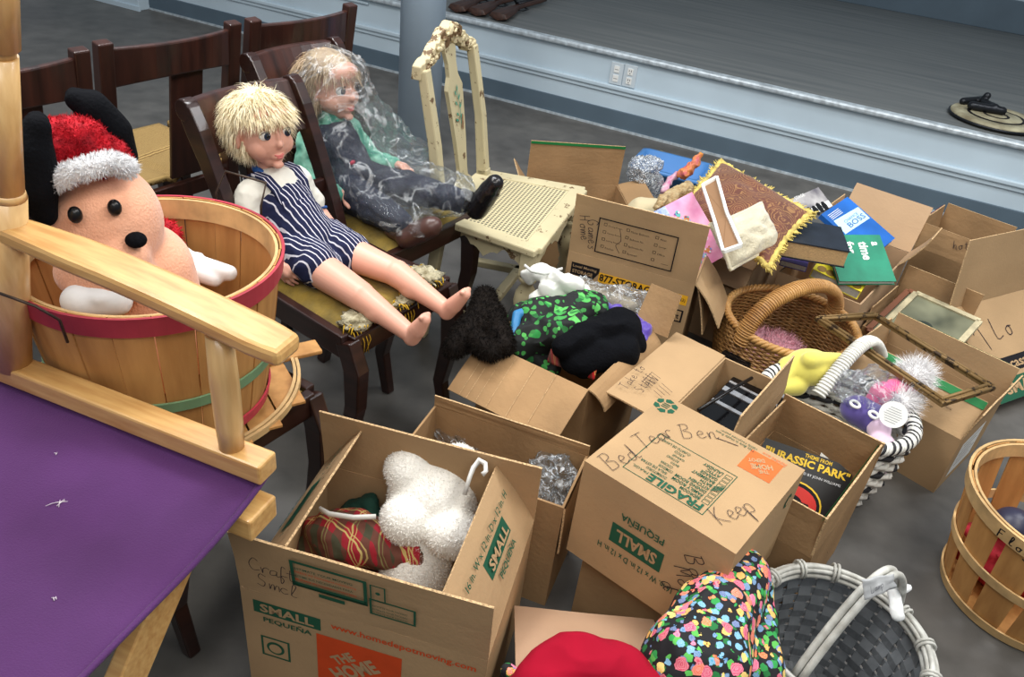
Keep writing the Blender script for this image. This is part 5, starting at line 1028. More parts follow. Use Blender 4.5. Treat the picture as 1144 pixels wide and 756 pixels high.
def cloth(name, label, m, prims, voxel=0.005, amp=0.014, fr=14, cat='cloth', sm=3, seed=0, group=None):
    mb = soft(prims, voxel, sm); out = []
    for p in mb.v:
        q = p * fr + V((seed, seed * 2, 0)); r = 1 - abs(NZ.noise(q)) * 2; r2 = 1 - abs(NZ.noise(q * 2.2 + V((3, 1, 7)))) * 2
        d = V((NZ.noise(q + V((11, 0, 0))), NZ.noise(q + V((0, 17, 0))), 0.6 * r + 0.3 * r2)); out.append(p + d * amp)
    mb.v = out; return single(mb, name, m, label, cat, group)
cloth('shamrock_garment', 'black garment printed with green shamrocks heaped in the costume box', shamrock_mat(), [('c', at(590, 360, 0.33), at(660, 348, 0.34), 0.052, 0.05), ('c', at(582, 385, 0.30), at(640, 372, 0.35), 0.05, 0.055), ('c', at(592, 400, 0.26), at(612, 410, 0.26), 0.04, 0.03)], amp=0.018)
bf = cloth('black_plush_garment', 'black furry garment on top of the costume box', BLACKP, [('c', at(628, 388, 0.36), at(690, 372, 0.37), 0.034, 0.056), ('c', at(640, 402, 0.33), at(690, 396, 0.34), 0.035, 0.050), ('c', at(690, 370, 0.37), at(704, 385, 0.34), 0.04, 0.034), ('e', at(655, 405, 0.31), (0.05, 0.045, 0.03))], amp=0.016, fr=12)
cloth('purple_garment', 'shiny purple garment at the right rim of the costume box', mat('purple_satin', (82, 58, 160), 0.4, 0.15, 12, sheen=0.3), [('c', at(690, 352, 0.34), at(718, 372, 0.34), 0.025, 0.028), ('c', at(718, 372, 0.34), at(708, 388, 0.32), 0.026, 0.02), ('c', at(688, 350, 0.34), at(660, 345, 0.32), 0.02, 0.02)], amp=0.010, fr=22)
mb = MB(); a, u, v, lu, lv = frame3(at(612, 404, 0.30), at(664, 424, 0.30), at(622, 392, 0.33)); n = u.cross(v)
mb.sheet(lambda x, y: a + u * lu * x + v * lv * 1.6 * y + n * 0.008 * sin(x * 7 + y * 3) , 16, 10); single(mb, 'tartan_cloth', PLAID2, 'bright red tartan cloth under the black furry garment', 'cloth', solid=0.006)
cloth('white_garment', 'white garment on a hanger at the back of the costume box', mat('white_cotton', (226, 226, 220), 0.8, 0.04, 12), [('c', at(600, 305, 0.39), at(640, 322, 0.38), 0.022, 0.03), ('c', at(600, 305, 0.39), at(590, 312, 0.36), 0.02, 0.02), ('c', at(612, 325, 0.36), at(650, 330, 0.35), 0.028, 0.024), ('c', at(620, 340, 0.33), at(600, 335, 0.33), 0.02, 0.02)], amp=0.012, fr=20, voxel=0.004)
hanger('white plastic hanger shoulder in the white garment of the costume box', [at(586, 296, 0.42), at(594, 303, 0.412), at(608, 306, 0.41), at(628, 300, 0.41)], 0.003)
pb = soft([('c', at(650, 325, 0.34), at(712, 340, 0.34), 0.035, 0.035), ('c', at(690, 330, 0.34), at(720, 345, 0.34), 0.03, 0.03)], 0.006, 1); crumple(pb, 0.016, 36, 2); single(pb, 'plastic_bag', FILM3, 'clear plastic bag lying along the back wall of the costume box', 'bag')
cloth('beige_garment', 'beige knitwear inside the clear bag at the back of the costume box', mat('beige_knit', (186, 172, 150), 0.9, 0.2, 30), [('c', at(655, 328, 0.315), at(705, 342, 0.315), 0.022, 0.022)], amp=0.006)
cloth('blue_garment', 'bright blue cloth edge at the left of the shamrock garment', mat('blue_satin', (50, 120, 170), 0.5), [('c', at(577, 352, 0.37), at(590, 348, 0.37), 0.012, 0.012), ('c', at(577, 352, 0.37), at(574, 375, 0.34), 0.012, 0.010)], amp=0.004, voxel=0.003)
DARKFUR = mat('dark_brown_fur', (32, 26, 22), 0.8, 0.4, 60, col2=(14, 11, 10), spec=0.1)
fu = soft([('c', at(542, 332, 0.36), at(537, 360, 0.37), 0.030, 0.040), ('c', at(530, 365, 0.37), at(507, 388, 0.35), 0.040, 0.026), ('c', at(548, 350, 0.37), at(562, 385, 0.375), 0.034, 0.028), ('c', at(520, 372, 0.36), at(548, 392, 0.37), 0.034, 0.024)], 0.006, 3)
t = thing('fur_stole', 'dark brown fur stole draped over the left corner of the costume box', 'fur stole', (sum(p.x for p in fu.v) / len(fu.v), sum(p.y for p in fu.v) / len(fu.v), min(p.z for p in fu.v)))
fu.build('pelt', DARKFUR, t); fur(fu, 11000, 0.012, 0.0014, droop=V((0.1, -0.2, -0.5)), rnd=0.6, seed=41, curl=0.7).build('hair', DARKFUR, t)
# ---------------------------------------------------------------- pillows, book, tub behind
def paisley_mat():
    m = mat('paisley_brocade', (104, 56, 40), 0.75, 0.2, 9, sheen=0.2); nt, b = nodes(m); N = nt.nodes.new; Lk = nt.links.new
    tc = N('ShaderNodeTexCoord'); v = N('ShaderNodeTexVoronoi'); v.inputs['Scale'].default_value = 13; Lk(tc.outputs['Object'], v.inputs['Vector'])
    nz = N('ShaderNodeTexNoise'); nz.inputs['Scale'].default_value = 14; nz.inputs['Distortion'].default_value = 2; Lk(tc.outputs['Object'], nz.inputs['Vector']); ad = N('ShaderNodeMath'); ad.operation = 'MULTIPLY_ADD'; ad.inputs[1].default_value = 0.35; Lk(nz.outputs[0], ad.inputs[0]); Lk(v.outputs['Distance'], ad.inputs[2])
    ml = N('ShaderNodeMath'); ml.operation = 'MULTIPLY'; ml.inputs[1].default_value = 11; Lk(ad.outputs[0], ml.inputs[0]); fr = N('ShaderNodeMath'); fr.operation = 'FRACT'; Lk(ml.outputs[0], fr.inputs[0])
    r = N('ShaderNodeValToRGB'); r.color_ramp.elements[0].position = 0.20; r.color_ramp.elements[1].position = 0.36; r.color_ramp.elements[0].color = (0.6,) * 3 + (1,); r.color_ramp.elements[1].color = (0, 0, 0, 1); Lk(fr.outputs[0], r.inputs[0])
    mx = N('ShaderNodeMixRGB'); mx.inputs[2].default_value = lin((166, 124, 74)); src = b.inputs['Base Color'].links[0].from_socket; Lk(r.outputs[0], mx.inputs[0]); Lk(src, mx.inputs[1]); Lk(mx.outputs[0], b.inputs['Base Color']); return m
def pillow(mb, a, u, v, lu, lv, puff, n=20, amp=0.004, seed=0.0):
    nn = u.cross(v); edge = []
    def P(x, y, sg):
        k = (max(0, 1 - (2 * x - 1) ** 2) * max(0, 1 - (2 * y - 1) ** 2)) ** 0.42; pin = 1 - 0.10 * (1 - abs(2 * y - 1) ** 2) ; X = 0.5 + (x - 0.5) * (1 - 0.07 * (1 - (2 * y - 1) ** 2)); Y = 0.5 + (y - 0.5) * (1 - 0.07 * (1 - (2 * x - 1) ** 2))
        return a + u * (lu * X) + v * (lv * Y) + nn * (sg * puff * k + amp * k * NZ.noise(V((x * 6 + seed, y * 6, sg * 2.0))) * 3)
    mb.sheet(lambda x, y: P(x, y, 1), n, n); mb.sheet(lambda x, y: P(1 - x, y, -1), n, n)
    return [P(i / 30, 0, 0) for i in range(30)] + [P(1, i / 30, 0) for i in range(30)] + [P(1 - i / 30, 1, 0) for i in range(30)] + [P(0, 1 - i / 30, 0) for i in range(30)]
A_, B_, C_ = V((0.585, 2.655, 0.50)), V((0.845, 2.36, 0.475)), V((0.435, 2.40, 0.385))
PA, PB_, PC = at(757, 231, 0.45), at(805, 180, 0.525), at(905, 238, 0.505)
a = PA; u = PC - PB_; lu = u.length; u.normalize(); v = PB_ - PA; lv = v.length; v.normalize()
t = thing('throw_pillow', 'brown paisley brocade pillow with a thick yellow fringe leaning among the boxes', 'pillow', (0.62, 2.43, 0.31))
mb = MB(); ed = pillow(mb, a, u, v, lu, lv, 0.05); pm = mb.build('cover', paisley_mat(), t)
FR_ = mat('yellow_fringe', (214, 190, 104), 0.85, 0.25, 60); mb = MB(); rg = random.Random(4); mb.tube([p + V((0, 0, 0.003)) * sin(i * 1.9) for i, p in enumerate(ed)], 0.009, 8, loop=True)
for i, p in enumerate(ed):
    d = (p - (a + u * lu / 2 + v * lv / 2)).normalized()
    for k in range(5): e = p + d * rg.uniform(0.008, 0.022) + V((rg.uniform(-.01, .01), rg.uniform(-.01, .01), rg.uniform(-.012, .008))); mb.tube([p, e], [0.0035, 0.0015], 4)
mb.build('fringe', FR_, t)
CREAMP = mat('cream_plush', (214, 204, 176), 0.9, 0.10, 14, sheen=0.5, bump=0.4, bscale=120)
a, u, v, lu, lv = frame3(at(816, 301, 0.430), at(872, 274, 0.445), at(824, 238, 0.535)); mb = MB(); ed = pillow(mb, a, u, v, lu * 1.0, lv, 0.045, seed=4)
t = thing('throw_pillow', 'small cream plush pillow in front of the paisley pillow', 'pillow', (sum(p.x for p in mb.v) / len(mb.v), sum(p.y for p in mb.v) / len(mb.v), min(p.z for p in mb.v))); mb.build('cover', CREAMP, t); mb = MB(); mb.tube(ed, 0.006, 8, loop=True); mb.build('piping', CREAMP, t)
# white frame
t = thing('picture_frame', 'narrow white picture frame slanting across the paisley pillow', 'picture frame', at(806, 240, 0.42))
q4 = [at(785, 207, 0.565), at(801, 198, 0.58), at(812, 238, 0.575), at(828, 274, 0.545), at(808, 281, 0.535), at(798, 246, 0.565)]
n = (q4[1] - q4[0]).cross(q4[5] - q4[0]).normalized(); n = n if n.z > 0 else -n; mb = MB()
for i_ in range(6): mb.bar(q4[i_], q4[(i_ + 1) % 6], 0.009, 0.012, up=n)
mb.build('frame', WHITE, t, bevel=0.002); mb = MB(); mb.add([p - n * 0.004 for p in q4] + [p - n * 0.007 for p in q4], [(5, 4, 3, 2, 1, 0), (6, 7, 8, 9, 10, 11)] + [(i_, (i_ + 1) % 6, (i_ + 1) % 6 + 6, i_ + 6) for i_ in range(6)]); mb.build('backing', mat('kraft_backing', (138, 104, 74), 0.8), t)
# picture book
PINK = mat('book_pink', (222, 128, 172), 0.5, 0.35, 22, col2=(240, 176, 206)); PAGE = mat('page_cream', (226, 214, 176), 0.7); PAGEW = mat('page_white', (226, 224, 216), 0.75, 0.12, 200, stretch=(1, 1, 4)); BLUEC = mat('book_blue', (86, 112, 196), 0.5, 0.5, 60, col2=(190, 206, 236)); TEALC = mat('book_teal', (90, 180, 176), 0.5); ORC = mat('book_orange', (216, 140, 84), 0.5); VIO = mat('book_violet', (96, 74, 150), 0.5); PINKD = mat('book_spine_pink', (190, 96, 146), 0.5)
def book(label, a, b, c, th, mats, draw=None, cat='book', group=None, name='book', page=PAGEW, cover_t=0.002):
    """a: corner, b: along the width, c: along the height; the front cover faces u x v"""
    a, u, v, lu, lv = frame3(a, b, c); n = u.cross(v); cen = a + u * lu / 2 + v * lv / 2 - n * th; t = thing(name, label, cat, cen, 0, group)
    mb = MB(); mb.slab(a + u * 0.002 + v * 0.003 - n * (th - cover_t), u * (lu - 0.005), v * (lv - 0.006), n * (th - 2 * cover_t)); mb.build('pages', page, t)
    mb = MB(); mb.slab(a - n * cover_t, u * lu, v * lv, n * cover_t); f = Face(mb, a, u, v, lu, lv, 0.0006)
    if draw: draw(f)
    mb.build('front_cover', mats, t); mb = MB(); mb.slab(a - n * th, u * lu, v * lv, n * cover_t); mb.slab(a - n * (th - cover_t), u * 0.003, v * lv, n * (th - 2 * cover_t)); mb.build('spine', mats, t); return t
def draw_pink(f):
    w, h = f.w, f.h
    f.rect(0, 0, w * 0.30, h, 1); f.poly([(w * 0.30, h * 0.15), (w * 0.52, h * 0.30), (w * 0.50, h), (w * 0.30, h)], 2, 1.5)
    for k in range(14): f.line([(w * 0.05, h * (0.92 - k * 0.055)), (w * (0.25 - 0.03 * (k % 3)), h * (0.92 - k * 0.055))], 0.0016, 6, 2, False)
    rg = random.Random(12)
    for (x, y, r, c) in ((0.62, 0.82, 0.045, 3), (0.70, 0.70, 0.05, 4), (0.60, 0.58, 0.045, 4), (0.74, 0.52, 0.035, 3), (0.58, 0.42, 0.04, 5), (0.52, 0.20, 0.05, 5), (0.64, 0.16, 0.04, 2), (0.75, 0.18, 0.035, 4), (0.55, 0.10, 0.03, 2), (0.82, 0.36, 0.05, 7)):
        f.disc(x * w, y * h, r * h * 0.8, c, 2.5, ry=r * h * 1.1)
        for k in range(5): f.disc((x + rg.uniform(-.05, .05)) * w, (y + rg.uniform(-.05, .05)) * h, 0.014 * h, rg.choice((2, 3, 4, 5, 8)), 3 + 0.3 * k)
book('pink illustrated picture book standing in the storage box', at(752, 318, 0.330), at(813, 284, 0.395), at(716, 244, 0.475), 0.028, [PINK, PAGE, BLUEC, TEALC, ORC, VIO, mat('grey_type', (120, 112, 96), 0.7), mat('book_light_pink', (244, 190, 214), 0.5), WHITE], draw_pink)
cloth('fluffy_garland', 'beige fluffy garland with yellow tufts beside the pink picture book', mat('oat_boucle', (190, 172, 134), 0.95, 0.5, 70, col2=(150, 120, 80), bump=0.8, bscale=120), [('c', at(742, 226, 0.46), at(768, 212, 0.48), 0.022, 0.020), ('c', at(735, 232, 0.45), at(742, 226, 0.46), 0.016, 0.02)], amp=0.012, fr=40, voxel=0.004)
cloth('canvas_cushion', 'plain beige cushion lying in the storage box behind its raised flap', mat('beige_canvas', (196, 182, 148), 0.85, 0.08, 8), [('c', at(700, 250, 0.38), at(760, 258, 0.38), 0.05, 0.05), ('c', at(715, 238, 0.37), at(740, 240, 0.37), 0.05, 0.05)], amp=0.008, voxel=0.007)
# blue tub with bubble film
TUB = mat('blue_tub_plastic', (70, 126, 188), 0.4, 0.06, 5, spec=0.4)
tc_ = at(728, 214, 0.06); tc_.z = 0
t = thing('plastic_tub', 'blue plastic tub behind the storage box', 'tub', (tc_.x + 0.06, tc_.y - 0.02, 0), R(-20))
mb = MB()
def rr(w_, d_, z, r=0.03, n=6):
    out = []
    for cx, cy, a0 in ((w_ / 2 - r, d_ / 2 - r, 0), (-w_ / 2 + r, d_ / 2 - r, 90), (-w_ / 2 + r, -d_ / 2 + r, 180), (w_ / 2 - r, -d_ / 2 + r, 270)):
        for k in range(n + 1): a = R(a0 + 90 * k / n); out.append(V((cx + r * cos(a), cy + r * sin(a), z)))
    return out
mb.loft([rr(0.24, 0.18, 0.0), rr(0.30, 0.23, 0.20), rr(0.325, 0.255, 0.20), rr(0.325, 0.255, 0.188), rr(0.33, 0.26, 0.188), rr(0.33, 0.26, 0.206), rr(0.29, 0.22, 0.206), rr(0.235, 0.175, 0.006)], cap=True); mb.build('body', TUB, t, local=True)
pb = soft([('c', at(718, 192, 0.31), at(730, 214, 0.22), 0.062, 0.045), ('c', at(712, 188, 0.33), at(730, 186, 0.33), 0.040, 0.036)], 0.006, 1); crumple(pb, 0.014, 36, 6); single(pb, 'bubble_wrap', FILM2, 'bunched bubble wrap standing up out of the blue tub', 'bubble wrap')
cloth('toy_packet', 'small crinkled packet of red and orange toys behind the paisley pillow', mat('packet_red', (176, 60, 110), 0.4, 0.8, 30, col2=(226, 150, 60)), [('c', at(764, 196, 0.30), at(777, 182, 0.34), 0.022, 0.018), ('c', at(778, 180, 0.34), at(783, 174, 0.36), 0.014, 0.008)], amp=0.012, fr=36, voxel=0.004, cat='packet')
cloth('striped_scarf', 'white and pink scarf end tucked in the blue tub', mat('pastel_stripe', (222, 214, 216), 0.8, 0.4, 40, col2=(200, 110, 150)), [('c', at(748, 202, 0.27), at(756, 196, 0.29), 0.016, 0.014), ('c', at(748, 202, 0.27), at(742, 214, 0.25), 0.014, 0.014)], amp=0.008, fr=36, voxel=0.004)
# ---------------------------------------------------------------- books
NAVYC = mat('navy_leather', (36, 42, 52), 0.4, 0.15, 20, spec=0.4, bump=0.15, bscale=250); PAGET = mat('aged_pages', (196, 164, 118), 0.75, 0.2, 160, stretch=(1, 1, 6)); BLUEB = mat('cover_blue', (36, 104, 190), 0.4, 0.15, 8); PALEB = mat('cover_pale_blue', (190, 224, 236), 0.5); GRNB = mat('cover_green', (34, 132, 102), 0.5, 0.1, 20); YELB = mat('cover_yellow', (232, 214, 50), 0.5, 0.08, 12); GREYC = mat('cover_grey_photo', (84, 80, 90), 0.5, 0.6, 14, col2=(190, 186, 184)); ORN = mat('cover_brown_shapes', (140, 110, 50), 0.6)
B1 = at(864, 266, 0.462); B2 = at(950, 281, 0.462); B4 = at(884, 252, 0.462)
book('thick dark navy book lying flat on top of the book box', B1, B2, B1 + (B4 - B1) * 1.5, 0.055, [NAVYC], page=PAGET, group=None, cover_t=0.004)
def dg(f):
    for k, (s_, y) in enumerate((('a', 0.78), ('time', 0.54), ('for', 0.30), ('giving', 0.06))): f.text(s_, f.w * 0.16, f.h * y, 0.030 if s_ != 'a' else 0.020, 1, bold=0.03)
book('green paperback with white title letters at the right of the book box', at(922, 262, 0.385), at(938, 314, 0.315), at(990, 282, 0.375), 0.018, [GRNB, WHITE], dg)
def db(f):
    f.poly([(f.w * 0.04, f.h * 0.52), (f.w * 0.95, f.h * 0.50), (f.w * 0.97, f.h * 0.76), (f.w * 0.1, f.h * 0.80)], 1); f.text('BOSS', f.w * 0.30, f.h * 0.55, 0.020, 2, w=f.w * 0.6, bold=0.01); f.text('CHANCE', f.w * 0.3, f.h * 0.66, 0.010, 2, w=f.w * 0.5)
    for k in range(4): f.line([(f.w * 0.1, f.h * (0.92 - 0.03 * k)), (f.w * 0.5, f.h * (0.92 - 0.03 * k))], 0.002, 3, 2, False)
book('bright blue paperback with a pale blue title panel in the book box', at(972, 288, 0.345), at(1000, 266, 0.365), at(906, 247, 0.415), 0.018, [BLUEB, PALEB, mat('title_blue', (70, 110, 170), 0.5), WHITE], db)
def dgr(f):
    f.rect(0, 0, f.w, f.h * 0.30, 1); 
    for k in range(5): f.disc(f.w * (0.2 + 0.15 * k), f.h * (0.12 + 0.04 * (k % 2)), 0.012, 2, 2, ry=0.02)
    f.text('STAGE', f.w * 0.2, f.h * 0.88, 0.012, 1)
book('grey photo-covered paperback standing at the back of the book box', at(896, 246, 0.40), at(930, 230, 0.42), at(885, 222, 0.445), 0.015, [GREYC, WHITE, BLACK], dgr)
def dy(f):
    f.text('DICTIONARY', f.w * 0.04, f.h * 0.40, f.h * 0.26, 1, w=f.w * 0.92, bold=0.02); f.rect(f.w * 0.02, f.h * 0.80, f.w * 0.96, 0.003, 1, 2)
    for k in range(5): f.disc(f.w * (0.15 + 0.18 * k), f.h * 0.15, f.h * 0.12, 2, 2)
book('yellow dictionary under the green paperback in the book box', at(908, 300, 0.31), at(962, 326, 0.29), at(922, 278, 0.335), 0.035, [YELB, BLACKINK, ORN], dy)
book('purple-edged book tucked under the dark navy book', at(872, 290, 0.325), at(902, 298, 0.325), at(892, 278, 0.325), 0.02, [VIO], None)
# ---------------------------------------------------------------- woven baskets
def woven(t, prof, rows, stakes, r, mats, sx=1.0, sy=1.0, flat=(1, 1), part='weave', pick=None, double=1):
    zs = [p[1] for p in prof]
    def rad(z):
        for (r0, z0), (r1, z1) in zip(prof, prof[1:]):
            if z <= z1: return r0 + (r1 - r0) * (z - z0) / max(1e-6, z1 - z0)
        return prof[-1][0]
    H_ = prof[-1][1]; mb = MB(); n = stakes * 2
    for i in range(rows):
        z = H_ * (i + 0.5) / rows; R_ = rad(z); pts = []
        for k in range(n * 2):
            a = 2 * pi * k / (n * 2); q = R_ + cos(pi * (k / 2.0 + i)) * r * 0.85 * 1.0; pts.append((q * sx * cos(a), q * sy * sin(a), z + 0.0012 * sin(k * 1.7 + i)))
        mb.tube(pts, r, 6, loop=True, flat=flat, mi=(pick(i) if pick else 0))
    mb.build(part, mats, t, local=True); mb = MB()
    for k in range(stakes):
        a = 2 * pi * (k + 0.25) / stakes; mb.tube([(rad(z) * sx * cos(a), rad(z) * sy * sin(a), z) for z in [H_ * j / 8 for j in range(9)]], r * 0.8, 5)
    mb.build('stakes', mats, t, local=True); mb = MB(); mb.lathe([(0.001, 0.006), (prof[0][0], 0.006), (prof[0][0], 0.0), (0.001, 0.0)], 36, sx=sx, sy=sy); mb.build('base', mats, t, local=True); return rad
def braid(mb, r, z, w, n, sx=1, sy=1, strands=3):
    for s_ in range(strands):
        mb.tube([((r + w * 0.7 * cos(n * a + 2 * pi * s_ / strands)) * sx * cos(a), (r + w * 0.7 * cos(n * a + 2 * pi * s_ / strands)) * sy * sin(a), z + w * 0.7 * sin(n * a + 2 * pi * s_ / strands)) for a in [2 * pi * k / 200 for k in range(200)]], w * 0.62, 6, loop=True)
WICK = mat('honey_wicker', (168, 126, 74), 0.45, 0.35, 30, col2=(122, 84, 46), spec=0.4); WICK2 = mat('honey_cane', (192, 148, 90), 0.4, 0.3, 14, col2=(154, 108, 58), spec=0.4)
wb = V((0.812, 2.070, 0)); t = thing('wicker_basket', 'round honey-coloured wicker basket with a thick wrapped handle', 'basket', wb)
woven(t, ((0.150, 0.0), (0.190, 0.10), (0.203, 0.18), (0.190, 0.265)), 44, 30, 0.0036, [WICK])
mb = MB(); braid(mb, 0.190, 0.268, 0.010, 26); mb.build('rim', WICK2, t, local=True)
d = (at(953, 328, 0.27) - at(824, 362, 0.27)); d.z = 0; d.normalize(); pts = []
for k in range(25):
    q = pi * k / 24; pts.append(d * (-0.192 * cos(q)) + V((0, 0, 0.235 + 0.145 * sin(q) ** 0.8)))
mb = MB(); mb.tube(pts, [0.020] * 25, 12, flat=(1.25, 0.85)); hd_ = mb.build('handle', WICK2, t, local=True); mb = MB()
for k in range(len(pts) - 1):
    for q in (0, 0.33, 0.66):
        p = pts[k].lerp(pts[k + 1], q); tn = (pts[k + 1] - pts[k]).normalized(); x = tn.cross(V((d.y, -d.x, 0))).normalized(); y = V((d.y, -d.x, 0)); mb.tube([p + y * 0.0258 * cos(g) + x * 0.0180 * sin(g) for g in [2 * pi * j / 14 for j in range(14)]], 0.0024, 5, loop=True)
mb.build('wrapping', WICK2, hd_, local=True)
TINS = mat('pink_tinsel', (232, 170, 184), 0.6, 0.3, 60); src = soft([('e', wb + V((-0.02, 0.02, 0.12)), (0.11, 0.11, 0.06))], 0.01, 2); t2 = thing('pink_tinsel', 'pale pink tinsel nest lying in the honey wicker basket', 'tinsel', wb + V((-0.02, 0.02, 0.06))); src.build('nest', TINS, t2); fur(src, 3500, 0.03, 0.002, rnd=1.0, seed=51, curl=1.0).build('strands', TINS, t2)
# black and white basket
BWm = [mat('white_paper_cord', (222, 220, 212), 0.7, 0.1, 30), mat('black_paper_cord', (44, 44, 48), 0.7, 0.2, 30)]
nb = V((0.855, 1.695, 0)); t = thing('woven_basket', 'black and white woven basket full of plush toys', 'basket', nb, R(-20))
woven(t, ((0.130, 0.0), (0.165, 0.12), (0.178, 0.24)), 16, 17, 0.0078, BWm, 1.06, 0.92, pick=lambda i: 1 if i % 4 == 2 else 0)
mb = MB()
for s_ in range(5):
    mb.tube([((0.178 + 0.012 * cos(26 * a + 2 * pi / 5 * s_)) * 1.06 * cos(a), (0.178 + 0.012 * cos(26 * a + 2 * pi / 5 * s_)) * 0.92 * sin(a), 0.250 + 0.011 * sin(26 * a + 2 * pi / 5 * s_)) for a in [2 * pi * k / 300 for k in range(300)]], 0.0062, 6, loop=True, mi=1 if s_ in (0, 2) else 0)
mb.build('rim', BWm, t, local=True)
W_i = WM[t.name].inverted(); h0, h1 = at(915, 440, 0.25), at(985, 398, 0.25); hp_ = []
for k in range(17): q = k / 16; hp_.append(W_i @ (h0.lerp(h1, q) + V((0, 0, 0.105 * sin(pi * q)))))
mb = MB(); mb.tube(hp_, 0.0135, 10, flat=(1.3, 0.8)); hn = mb.build('handle', [BWm[0]], t, local=True); mb = MB()
for k in range(len(hp_) - 1):
    for q in (0, 0.33, 0.66): p = hp_[k].lerp(hp_[k + 1], q); tn = (hp_[k + 1] - hp_[k]).normalized(); y = tn.cross(V((0, 0, 1))).normalized(); x = tn.cross(y); mb.tube([p + y * 0.0180 * cos(g) + x * 0.0112 * sin(g) for g in [2 * pi * j / 12 for j in range(12)]], 0.0030, 5, loop=True)
mb.build('wrapping', [BWm[0]], hn, local=True)
YPL = mat('yellow_plush', (232, 220, 104), 0.9, 0.08, 14, sheen=0.4); PPL = mat('purple_plush', (92, 78, 150), 0.9, 0.08, 14, sheen=0.4); PKP = mat('hot_pink_plush', (232, 96, 146), 0.8, 0.15, 20, sheen=0.4); PKL = mat('pale_pink_plush', (226, 196, 216), 0.9, 0.06, 14, sheen=0.4); WFUR = mat('white_fluff', (242, 240, 240), 0.8, 0.05, 20)
tt = thing('plush_toy', 'yellow plush toy curled at the left of the black and white basket', 'plush toy', (nb.x - 0.08, nb.y + 0.03, 0.12))
soft([('e', at(905, 410, 0.26), (0.070, 0.055, 0.050)), ('c', at(882, 412, 0.25), at(870, 425, 0.23), 0.036, 0.026), ('c', at(905, 402, 0.30), at(938, 402, 0.29), 0.024, 0.020), ('c', at(890, 430, 0.22), at(868, 432, 0.22), 0.03, 0.024)], 0.005, 5).build('body', YPL, tt)
tt = thing('plush_toy', 'purple plush toy with white spots in the black and white basket', 'plush toy', (nb.x + 0.05, nb.y - 0.05, 0.12))
soft([('e', at(958, 458, 0.23), (0.045, 0.042, 0.036)), ('e', at(978, 470, 0.22), (0.045, 0.04, 0.034)), ('c', at(958, 458, 0.23), at(980, 470, 0.22), 0.04, 0.04)], 0.005, 4).build('body', PPL, tt)
for (x, y) in ((955, 452), (976, 464)): mb = MB(); p = at(x, y, 0.262); mb.tube([p + V((0.011 * cos(g), 0.014 * sin(g), 0.002)) for g in [2 * pi * j / 14 for j in range(14)]], 0.004, 6, loop=True); mb.build('spot', WHITE, tt)
tt = thing('plush_toy', 'hot pink and white fluffy plush toy in the black and white basket', 'plush toy', (nb.x + 0.10, nb.y + 0.03, 0.12))
soft([('c', at(985, 440, 0.27), at(1012, 432, 0.28), 0.032, 0.030), ('c', at(985, 440, 0.27), at(975, 448, 0.25), 0.03, 0.022)], 0.005, 4).build('body', PKP, tt)
wf = soft([('e', at(1022, 420, 0.30), (0.036, 0.036, 0.034)), ('e', at(1008, 448, 0.27), (0.03, 0.03, 0.024))], 0.006, 2); wf_ = wf.build('fluff', WFUR, tt); fur(wf, 3200, 0.040, 0.0013, rnd=0.6, seed=61, curl=0.5).build('long_pile', WFUR, wf_)
tt = thing('plush_toy', 'pale pink plush toy bulging through the lower right of the black and white basket', 'plush toy', (nb.x + 0.11, nb.y - 0.08, 0.06))
soft([('e', at(984, 498, 0.20), (0.036, 0.034, 0.036)), ('e', at(978, 520, 0.15), (0.034, 0.032, 0.036)), ('e', at(982, 480, 0.22), (0.03, 0.03, 0.03))], 0.005, 4).build('body', PKL, tt)
pb = soft([('c', at(955, 440, 0.27), at(975, 425, 0.28), 0.04, 0.04), ('c', at(950, 430, 0.28), at(985, 450, 0.27), 0.04, 0.035)], 0.006, 1); crumple(pb, 0.016, 38, 9); single(pb, 'plastic_bag', FILM3, 'clear plastic bag over the plush toys in the black and white basket', 'bag')
tg = at(998, 463, 0.29); t = thing('hang_tag', 'round white hang tag on the plush toys in the black and white basket', 'tag', tg)
nn_ = (EYE - tg).normalized(); uu = nn_.cross(V((0, 0, 1))).normalized() * -1; vv = nn_.cross(uu); mb = MB(); rg_ = [[tg + (uu * cos(a) + vv * sin(a)) * 0.033 + nn_ * o_ for a in [2 * pi * k / 32 for k in range(32)]] for o_ in (-0.0008, 0.0008)]; mb.loft(rg_, smooth=False); f = Face(mb, tg + nn_ * 0.0008, uu, vv)
for k in range(7): w_ = 0.022 - abs(k - 3) * 0.003; f.line([(-w_, 0.016 - k * 0.006), (w_, 0.016 - k * 0.006)], 0.0012, 1, 1, False)
mb.build('disc', [WHITE, mat('grey_print', (130, 130, 134), 0.7)], t)
# gilt picture frame across the green-banded box
GILT = chipped('tarnished_gilt', (128, 102, 64), (62, 48, 34), 0.54); GILT.node_tree.nodes['Principled BSDF'].inputs['Metallic'].default_value = 0.35
c4 = [at(915, 357, 0.335), at(977, 353, 0.325), at(1107, 433, 0.312), at(1052, 450, 0.312)]; fc = sum(c4, V()) / 4
t = thing('picture_frame', 'empty tarnished gilt picture frame resting on the green-banded box and the plush basket', 'picture frame', (fc.x, fc.y, 0.30)); mb = MB()
for p, q in zip(c4, c4[1:] + c4[:1]):
    e = (q - p).normalized() * 0.008; mb.bar(p - e, q + e, 0.017, 0.012)
    nrm = (q - p).normalized().cross(V((0, 0, 1))); mb.tube([p + nrm * 0.007 + V((0, 0, 0.007)), q + nrm * 0.007 + V((0, 0, 0.007))], 0.005, 8); mb.tube([p - nrm * 0.007 + V((0, 0, 0.006)), q - nrm * 0.007 + V((0, 0, 0.006))], 0.0035, 8)
mb.build('moulding', GILT, t)
